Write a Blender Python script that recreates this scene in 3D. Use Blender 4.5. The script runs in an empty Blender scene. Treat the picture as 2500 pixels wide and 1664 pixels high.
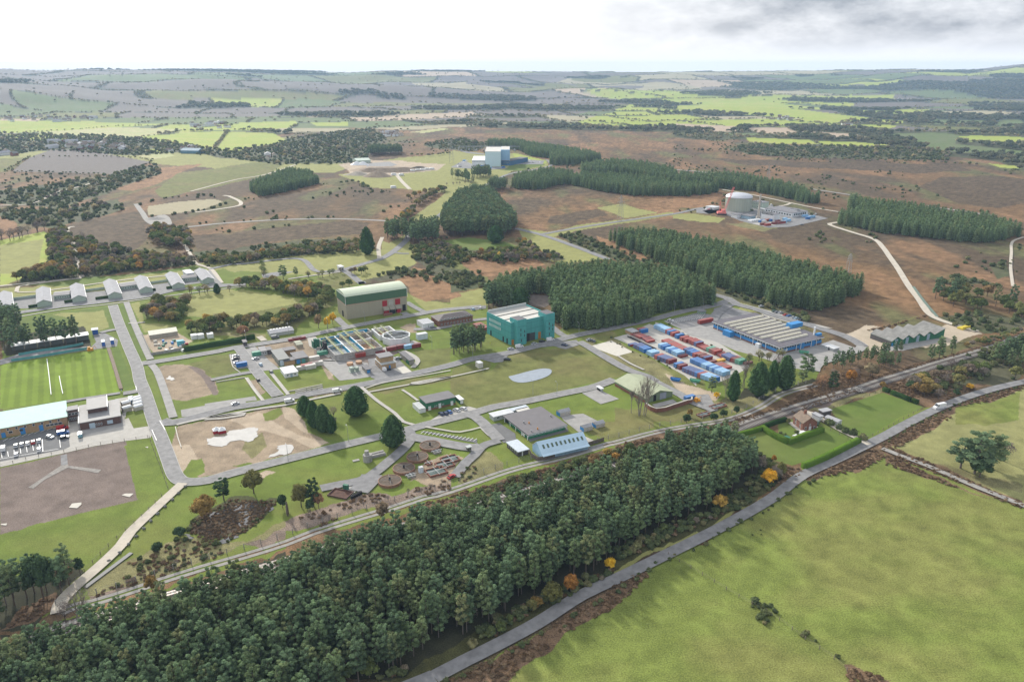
import bpy, math, random
import numpy as np
from mathutils import Vector
random.seed(11); rng = np.random.default_rng(11)
scene = bpy.context.scene
COL = scene.collection

# ---------------------------------------------------------------- camera, sky, sun, exposure
H = 165.0                                   # camera height above the plain
FPX, CX, CY, YH = 1880.0, 1250.0, 832.0, 165.0
TILT = math.atan((CY - YH) / FPX)
CT, ST = math.cos(TILT), math.sin(TILT)
cam = bpy.data.objects.new('camera', bpy.data.cameras.new('camera')); COL.objects.link(cam)
cam.location = (0, 0, H); cam.rotation_euler = (math.pi / 2 - TILT, 0, 0)
cam.data.sensor_width = 36; cam.data.lens = 36 * FPX / 2500
cam.data.clip_start = 1; cam.data.clip_end = 60000
scene.camera = cam
scene.render.resolution_x, scene.render.resolution_y = 1024, 681

HAZE = 6.2e-5
SUN_EL, SUN_AZ = 25.0, -30.0                # azimuth from straight ahead, negative = left
W = bpy.data.worlds.new('World'); scene.world = W; W.use_nodes = True
wn, wl = W.node_tree.nodes, W.node_tree.links
wn.clear()
def N(nodes, t, **k):
    n = nodes.new(t)
    for a, b in k.items(): setattr(n, a, b)
    return n
out = N(wn, 'ShaderNodeOutputWorld'); bg = N(wn, 'ShaderNodeBackground')
sky = N(wn, 'ShaderNodeTexSky'); sky.sky_type = 'NISHITA'; sky.sun_disc = False
sky.sun_elevation = math.radians(SUN_EL); sky.sun_rotation = math.radians(SUN_AZ)
sky.air_density = 1.0; sky.dust_density = 2.0
tc = N(wn, 'ShaderNodeTexCoord'); sep = N(wn, 'ShaderNodeSeparateXYZ')
wl.new(tc.outputs['Generated'], sep.inputs[0])
# clouds laid out on the sky's own directions
def M(op, a, b=None, nodes=wn, links=wl, clamp=False):
    m = nodes.new('ShaderNodeMath'); m.operation = op; m.use_clamp = clamp
    for i, v in enumerate((a, b)):
        if v is None: continue
        if isinstance(v, (int, float)): m.inputs[i].default_value = v
        else: links.new(v, m.inputs[i])
    return m.outputs[0]
cb = N(wn, 'ShaderNodeCombineXYZ'); [wl.new(M('MULTIPLY', sep.outputs[i_], k_), cb.inputs[i_]) for i_, k_ in enumerate((6.0, 6.0, 15.0))]
n1 = N(wn, 'ShaderNodeTexNoise'); n1.inputs['Scale'].default_value = 1.9; n1.inputs['Detail'].default_value = 9
n1.inputs['Roughness'].default_value = 0.6
wl.new(cb.outputs[0], n1.inputs['Vector'])
cr = N(wn, 'ShaderNodeValToRGB')
cr.color_ramp.elements[0].position = 0.33; cr.color_ramp.elements[0].color = (0, 0, 0, 1)
cr.color_ramp.elements[1].position = 0.60; cr.color_ramp.elements[1].color = (1, 1, 1, 1)
wl.new(n1.outputs['Fac'], cr.inputs[0])
# the overcast thickens to the right of the view (azimuth term), thins to a glaring veil at the left
side = M('MULTIPLY', M('ADD', sep.outputs[0], -0.03), 3.6, clamp=True)
high = M('MULTIPLY', M('ADD', sep.outputs[2], -0.010), 30.0, clamp=True)
dark = M('MULTIPLY', M('MULTIPLY', M('MULTIPLY_ADD', cr.outputs[0], 0.7), side), high); dark.node.inputs[0].links[0].from_node.inputs[0].links[0].from_node.inputs[2].default_value = 0.22
cmix = N(wn, 'ShaderNodeMix'); cmix.data_type = 'RGBA'
wl.new(dark, cmix.inputs['Factor'])
cmix.inputs['A'].default_value = (11.5, 11.7, 12.2, 1); cmix.inputs['B'].default_value = (3.7, 4.15, 5.0, 1)
smix = N(wn, 'ShaderNodeMix'); smix.data_type = 'RGBA'
smix.inputs['Factor'].default_value = 0.88
wl.new(sky.outputs[0], smix.inputs['A']); wl.new(cmix.outputs['Result'], smix.inputs['B'])
wl.new(smix.outputs['Result'], bg.inputs['Color']); bg.inputs['Strength'].default_value = 0.088
wl.new(bg.outputs[0], out.inputs[0])

sun = bpy.data.objects.new('sun', bpy.data.lights.new('sun', 'SUN')); COL.objects.link(sun)
sun.data.energy = 4.6; sun.data.angle = math.radians(3.0); sun.data.color = (1.0, 0.95, 0.86)
_a, _e = math.radians(SUN_AZ), math.radians(SUN_EL)
sdir = Vector((math.sin(_a) * math.cos(_e), math.cos(_a) * math.cos(_e), math.sin(_e)))
sun.rotation_euler = sdir.to_track_quat('Z', 'Y').to_euler()
vs = scene.view_settings; vs.view_transform = 'Standard'; vs.look = 'None'; vs.gamma = 1
vs.use_curve_mapping = False; vs.exposure = 0.2
scene.cycles.max_bounces = 6; scene.cycles.diffuse_bounces = 2; scene.cycles.volume_bounces = 1
scene.cycles.transparent_max_bounces = 6; scene.cycles.glossy_bounces = 2

# ---------------------------------------------------------------- survey: where a sight line meets the land
def U(x, y, z=0.0):
    u = (x - CX) / FPX; v = (y - CY) / FPX
    dz = -ST - v * CT
    k = (z - H) / min(dz, -1e-4)
    return Vector((u * k, (CT - v * ST) * k, z))
def Uarr(a, z=0.0):
    a = np.asarray(a, float)
    u = (a[..., 0] - CX) / FPX; v = (a[..., 1] - CY) / FPX
    k = (z - H) / np.minimum(-ST - v * CT, -1e-4)
    return np.stack([u * k, (CT - v * ST) * k], -1)
ZM = {'a': (0, 600, 3.92), 'b': (500, 600, 3.92), 'c': (1100, 600, 3.92), 'd': (1600, 600, 3.92), 'e': (0, 900, 3.92),
      'f': (500, 900, 3.92), 'g': (1000, 900, 3.92), 'h': (1500, 850, 3.92), 'i': (1900, 700, 3.92), 'j': (0, 1200, 3.366),
      'k': (700, 1100, 2.78), 'l': (1500, 1100, 2.356), 'm': (0, 150, 2.772), 'n': (800, 150, 2.772), 'o': (1650, 150, 2.772),
      'p': (1100, 330, 7.84), 'q': (1700, 440, 6.533), 'w': (0, 0, 0.9424)}
def S(k, *xy):
    """map-sheet k, coordinates -> survey coordinates (list of pairs, or one pair)"""
    x0, y0, s = ZM[k]
    if len(xy) == 1 and isinstance(xy[0], str): xy = [float(t) for t in xy[0].split()]
    p = [(x0 + xy[i] / s, y0 + xy[i + 1] / s) for i in range(0, len(xy), 2)]
    return p if len(p) > 1 else p[0]
def SS(text):
    """'a 1 2 3 4 b 5 6' -> one list of survey pairs over several sheets"""
    pts, k = [], None; buf = []
    for t in text.split():
        if t in ZM: k = t
        else:
            buf.append(float(t))
            if len(buf) == 2: pts.append(S(k, *buf)); buf = []
    return pts
def G(k, x, y, z=0.0): return U(*S(k, x, y), z)
def hgt(k, b, ty):
    """height of a vertical edge standing at sheet point b whose top is at sheet y = ty"""
    P = G(k, *b); v = (S(k, b[0], ty)[1] - CY) / FPX
    return H + P.y * (v * CT + ST) / (v * ST - CT)
GA = math.radians(29.4)                     # direction of the site's street grid

# ---------------------------------------------------------------- mesh collecting
class MB:
    def __init__(s): s.v = []; s.f = []; s.m = []
    def add(s, vs, fs, m=0):
        o = len(s.v); s.v += [tuple(p) for p in vs]; s.f += [tuple(i + o for i in f) for f in fs]; s.m += [m] * len(fs); return s
    def box(s, x0, x1, y0, y1, z0, z1, m=0):
        return s.add([(x0, y0, z0), (x1, y0, z0), (x1, y1, z0), (x0, y1, z0), (x0, y0, z1), (x1, y0, z1), (x1, y1, z1), (x0, y1, z1)],
                     [(0, 3, 2, 1), (4, 5, 6, 7), (0, 1, 5, 4), (1, 2, 6, 5), (2, 3, 7, 6), (3, 0, 4, 7)], m)
    def prism(s, pts, z0, z1, m=0):
        n = len(pts)
        return s.add([(x, y, z0) for x, y in pts] + [(x, y, z1) for x, y in pts],
                     [tuple(range(n))[::-1], tuple(range(n, 2 * n))] + [(i, (i + 1) % n, n + (i + 1) % n, n + i) for i in range(n)], m)
    def prof(s, pts, y0, y1, m=0):          # profile in x-z pushed along y
        n = len(pts)
        return s.add([(x, y0, z) for x, z in pts] + [(x, y1, z) for x, z in pts],
                     [tuple(range(n)), tuple(range(n, 2 * n))[::-1]] + [((i + 1) % n, i, n + i, n + (i + 1) % n) for i in range(n)], m)
    def profx(s, pts, x0, x1, m=0):         # profile in y-z pushed along x
        n = len(pts)
        return s.add([(x0, y, z) for y, z in pts] + [(x1, y, z) for y, z in pts],
                     [tuple(range(n))[::-1], tuple(range(n, 2 * n))] + [(i, (i + 1) % n, n + (i + 1) % n, n + i) for i in range(n)], m)
    def cyl(s, cx, cy, z0, z1, r0, r1=None, n=16, m=0, cap=True):
        r1 = r0 if r1 is None else r1
        a = [2 * math.pi * i / n for i in range(n)]
        fs = [(i, (i + 1) % n, n + (i + 1) % n, n + i) for i in range(n)]
        if cap: fs += [tuple(range(n))[::-1], tuple(range(n, 2 * n))]
        return s.add([(cx + r0 * math.cos(t), cy + r0 * math.sin(t), z0) for t in a] + [(cx + r1 * math.cos(t), cy + r1 * math.sin(t), z1) for t in a], fs, m)
    def ring(s, cx, cy, z0, z1, ro, ri, n=24, m=0):
        a = [2 * math.pi * i / n for i in range(n)]
        P = lambda r, z: [(cx + r * math.cos(t), cy + r * math.sin(t), z) for t in a]
        v = P(ro, z0) + P(ro, z1) + P(ri, z1) + P(ri, z0); fs = []
        for i in range(n):
            j = (i + 1) % n
            for k in range(4): fs.append((k * n + i, k * n + j, ((k + 1) % 4) * n + j, ((k + 1) % 4) * n + i))
        return s.add(v, fs, m)
    def bar(s, p, q, r, r2=None, n=4, m=0):
        p, q = Vector(p), Vector(q); d = (q - p)
        if d.length < 1e-6: return s
        d.normalize(); u = d.orthogonal().normalized(); w = d.cross(u); r2 = r if r2 is None else r2
        a = [2 * math.pi * (i + .5) / n for i in range(n)]
        return s.add([p + (u * math.cos(t) + w * math.sin(t)) * r for t in a] + [q + (u * math.cos(t) + w * math.sin(t)) * r2 for t in a],
                     [(i, (i + 1) % n, n + (i + 1) % n, n + i) for i in range(n)] + [tuple(range(n))[::-1], tuple(range(n, 2 * n))], m)
    def build(s, name, mats, parent=None, loc=None, rz=None, link=True, smooth=False):
        me = bpy.data.meshes.new(name); me.from_pydata(s.v, [], s.f)
        if not isinstance(mats, (list, tuple)): mats = [mats]
        for m in mats: me.materials.append(m)
        if len(mats) > 1: me.polygons.foreach_set('material_index', s.m)
        if smooth: me.polygons.foreach_set('use_smooth', [True] * len(s.f))
        me.update()
        o = bpy.data.objects.new(name, me)
        if link: COL.objects.link(o)
        if parent: o.parent = parent
        if loc is not None: o.location = loc
        if rz is not None: o.rotation_euler = (0, 0, rz)
        return o
def np_mesh(name, v, f, mats, attr=None, link=True):
    """v (n,3), f (m,4) arrays"""
    me = bpy.data.meshes.new(name)
    v = np.ascontiguousarray(v, np.float32); f = np.ascontiguousarray(f, np.int32); k = f.shape[1]
    me.vertices.add(len(v)); me.vertices.foreach_set('co', v.ravel())
    me.loops.add(f.size); me.loops.foreach_set('vertex_index', f.ravel())
    me.polygons.add(len(f)); me.polygons.foreach_set('loop_start', np.arange(0, f.size, k, dtype=np.int32))
    for m in mats: me.materials.append(m)
    me.update(calc_edges=True)
    o = bpy.data.objects.new(name, me)
    if link: COL.objects.link(o)
    return o
def tag(o, label=None, cat=None, group=None, kind=None):
    if label: o['label'] = label
    if cat: o['category'] = cat
    if group: o['group'] = group
    if kind: o['kind'] = kind
    return o
def empty(name, loc, rz=0.0, label=None, cat=None, group=None):
    o = bpy.data.objects.new(name, None); COL.objects.link(o); o.location = loc; o.rotation_euler = (0, 0, rz)
    o.empty_display_size = 1
    return tag(o, label, cat, group)
def dup(root, loc, rz=0.0, scale=1.0, label=None, group=None, cat=None, colours=None):
    r = root.copy(); COL.objects.link(r); r.location = loc; r.rotation_euler = (0, 0, rz)
    r.scale = (scale,) * 3 if isinstance(scale, (int, float)) else scale
    tag(r, label, cat, group)
    for ch in root.children:
        c = ch.copy(); COL.objects.link(c); c.parent = r
        if colours and ch.name.split('.')[0] in colours: c.material_slots[0].link = 'OBJECT'; c.material_slots[0].material = colours[ch.name.split('.')[0]]
        for g in ch.children:
            d = g.copy(); COL.objects.link(d); d.parent = c
    return r

# ---------------------------------------------------------------- materials
MATS = {}
def mat(name, col, rough=0.8, var=0.12, scale=0.6, metal=0.0, spec=0.3, streak=0.0, var2=0.0):
    if name in MATS: return MATS[name]
    m = bpy.data.materials.new(name); m.use_nodes = True; nt = m.node_tree; nd, lk = nt.nodes, nt.links
    b = nd['Principled BSDF']; b.inputs['Roughness'].default_value = rough; b.inputs['Metallic'].default_value = metal
    b.inputs['Specular IOR Level'].default_value = spec
    geo = N(nd, 'ShaderNodeNewGeometry')
    n = N(nd, 'ShaderNodeTexNoise'); n.inputs['Scale'].default_value = scale; n.inputs['Detail'].default_value = 6
    n.inputs['Roughness'].default_value = 0.65
    if streak:                               # rain streaks: noise stretched upright
        mp = N(nd, 'ShaderNodeMapping'); mp.inputs['Scale'].default_value = (1, 1, streak)
        lk.new(geo.outputs['Position'], mp.inputs[0]); lk.new(mp.outputs[0], n.inputs['Vector'])
    else: lk.new(geo.outputs['Position'], n.inputs['Vector'])
    rp = N(nd, 'ShaderNodeMapRange'); rp.inputs[1].default_value = 0.3; rp.inputs[2].default_value = 0.7
    lk.new(n.outputs['Fac'], rp.inputs[0])
    mx = N(nd, 'ShaderNodeMix'); mx.data_type = 'RGBA'; lk.new(rp.outputs[0], mx.inputs['Factor'])
    mx.inputs['A'].default_value = (*[c * (1 - var) for c in col], 1); mx.inputs['B'].default_value = (*[min(1, c * (1 + var)) for c in col], 1)
    lk.new(mx.outputs['Result'], b.inputs['Base Color'])
    MATS[name] = m; return m
def leafmat(name, cols, trans=0.25, var=0.35):
    """cols: list of (pos, rgb) picked per tree, with clump to clump variation and darkened hollows"""
    if name in MATS: return MATS[name]
    m = bpy.data.materials.new(name); m.use_nodes = True; nt = m.node_tree; nd, lk = nt.nodes, nt.links
    nd.clear(); o = N(nd, 'ShaderNodeOutputMaterial')
    oi = N(nd, 'ShaderNodeObjectInfo'); cr_ = N(nd, 'ShaderNodeValToRGB'); lk.new(oi.outputs['Random'], cr_.inputs[0])
    el = cr_.color_ramp.elements
    while len(el) < len(cols): el.new(0.5)
    for e, (p, c) in zip(el, cols): e.position = p; e.color = (*c, 1)
    at = N(nd, 'ShaderNodeAttribute'); at.attribute_name = 'tint'
    gn = N(nd, 'ShaderNodeNewGeometry'); nz = N(nd, 'ShaderNodeTexNoise'); nz.inputs['Scale'].default_value = 0.05; nz.inputs['Detail'].default_value = 3
    lk.new(gn.outputs['Position'], nz.inputs['Vector'])
    v1 = M('MULTIPLY_ADD', at.outputs['Fac'], 2 * var, nd, lk)
    v1.node.inputs[2].default_value = 1 - var
    v2 = M('MULTIPLY_ADD', nz.outputs['Fac'], 0.9, nd, lk); v2.node.inputs[2].default_value = 0.75
    vv = M('MULTIPLY', v1, v2, nd, lk)
    sc = N(nd, 'ShaderNodeVectorMath', operation='SCALE'); lk.new(cr_.outputs[0], sc.inputs[0]); lk.new(vv, sc.inputs['Scale'])
    d = N(nd, 'ShaderNodeBsdfDiffuse'); t = N(nd, 'ShaderNodeBsdfTranslucent'); ms = N(nd, 'ShaderNodeMixShader')
    ms.inputs[0].default_value = trans
    lk.new(sc.outputs[0], d.inputs[0]); lk.new(sc.outputs[0], t.inputs[0])
    lk.new(d.outputs[0], ms.inputs[1]); lk.new(t.outputs[0], ms.inputs[2]); lk.new(ms.outputs[0], o.inputs[0])
    MATS[name] = m; return m
# numpy noise -------------------------------------------------
def vnoise(x, y, seed=0):
    xi = np.floor(x).astype(np.int64); yi = np.floor(y).astype(np.int64); fx = x - xi; fy = y - yi
    fx = fx * fx * (3 - 2 * fx); fy = fy * fy * (3 - 2 * fy)
    def h(a, b):
        n = (a * 374761393 + b * 668265263 + seed * 974711) & 0x7fffffff
        n = ((n ^ (n >> 13)) * 1274126177) & 0x7fffffff
        return ((n ^ (n >> 16)) & 0xffff) / 65535.0
    return (h(xi, yi) * (1 - fx) + h(xi + 1, yi) * fx) * (1 - fy) + (h(xi, yi + 1) * (1 - fx) + h(xi + 1, yi + 1) * fx) * fy
def fbm(x, y, seed=0, o=4):
    s = 0; a = 0.5; t = 0
    for i in range(o):
        s = s + a * vnoise(x * 2 ** i, y * 2 ** i, seed + i * 17); t += a; a *= 0.55
    return s / t
def inside(px, py, poly):
    r = np.zeros(px.shape, bool); n = len(poly); j = n - 1
    for i in range(n):
        xi, yi = poly[i]; xj, yj = poly[j]
        if yi != yj:
            c = ((yi > py) != (yj > py)) & (px < (xj - xi) * (py - yi) / (yj - yi) + xi); r ^= c
        j = i
    return r

# ---------------------------------------------------------------- the land: one sheet to the horizon
RX = [-400, 0, 108, 216, 360, 540, 760, 850, 945, 1230, 1400, 1650, 1900, 2080, 2260, 2370, 2440, 2500, 2900]
RY = [170, 168, 172.7, 168.8, 171, 171.6, 176, 179, 173.5, 175, 177, 176.5, 173.5, 172, 169, 170.5, 163, 157, 157]
def bearing(x, y): return CX + FPX * (x / np.maximum(y, 1.0)) / CT
def landz(x, y):
    x = np.asarray(x, float); y = np.asarray(y, float); R = np.hypot(x, y); b = bearing(x, y)
    Rr = np.interp(b, [0, 1200, 2500], [6400, 7200, 8200]); Rs = np.interp(b, [0, 500, 1200, 2500], [2650, 2900, 3900, 4800])
    top = H - (np.interp(b, RX, RY) - YH) * CT * Rr * 0.9 / FPX
    t = np.clip((R - Rs) / (Rr - Rs), 0, 1); s = t ** 1.1 * (1.1 - 0.1 * t)
    z = top * s
    z = z + (fbm(x / 1100, y / 1100, 5) - 0.5) * 190 * np.clip(4 * t * (1 - t), 0, 1) * 0.75
    z = z + (fbm(x / 500, y / 500, 9) - 0.45) * 16 * np.clip((R - 2500) / 1200, 0, 1) * (1 - t)
    back = np.clip((R - Rr) / 1500, 0, 1); z = z * (1 - 0.8 * back * back * (3 - 2 * back))
    z = z - 60 * np.clip((R - Rr - 500) / 1200, 0, 1)
    far = np.clip(1 - np.abs(R - 9300) / 600, 0, 1) ** 0.5
    z = z + far * (168 * np.exp(-((b - 745) / 85) ** 2))
    return np.where(y < 1000, 0.0, z)
def onland(p):
    """survey point -> point on the real, hilly land"""
    q = U(p[0], max(p[1], YH + 2.5)); R0 = math.hypot(q.x, q.y)
    if R0 < 2400: return q
    dx, dy = q.x / R0, q.y / R0; sl = H / R0
    R = np.arange(2400, 12000, 20.0); zz_ = landz(dx * R, dy * R); ray = H - sl * R
    i = np.argmax(zz_ >= ray)
    if zz_[i] < ray[i]: i = len(R) - 1
    return Vector((dx * R[i], dy * R[i], float(zz_[i])))

# class: (albedo, mottle amount, mottle tint toward)
CLS = {
 'heath': ((.172, .105, .052), .85), 'heathdark': ((.10, .072, .044), .75), 'heathorange': ((.25, .145, .075), .6),
 'scrub': ((.085, .095, .045), .5), 'grass': ((.140, .186, .036), .28), 'lawn': ((.118, .168, .036), .16), 'dry': ((.265, .265, .095), .22),
 'olive': ((.15, .16, .05), .35), 'rough': ((.20, .185, .085), .5), 'pasture': ((.160, .196, .046), .42), 'pasturedry': ((.25, .245, .10), .35),
 'bracken': ((.165, .108, .066), .6), 'brackenpink': ((.215, .165, .13), .6), 'dirt': ((.42, .34, .25), .28), 'mud': ((.30, .235, .165), .45),
 'gravel': ((.19, .150, .128), .35), 'wood': ((.045, .045, .026), .4), 'woodedge': ((.075, .075, .03), .5), 'bright': ((.30, .36, .075), .12),  # bright greens are lightened: sun patches put into the field colour
 'brightpale': ((.37, .38, .17), .12), 'plough': ((.16, .14, .125), .15), 'stubble': ((.42, .33, .24), .12), 'tanfield': ((.35, .31, .20), .15),
 'ballast': ((.16, .125, .105), .35), 'yardsand': ((.44, .37, .28), .2), 'sedge': ((.085, .065, .045), .5),
 'marsh': ((.075, .08, .035), .4), 'tarmac': ((.17, .17, .18), .1), 'greenfar': ((.125, .165, .065), .15), 'farwood': ((.055, .07, .045), .3),
}
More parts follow.
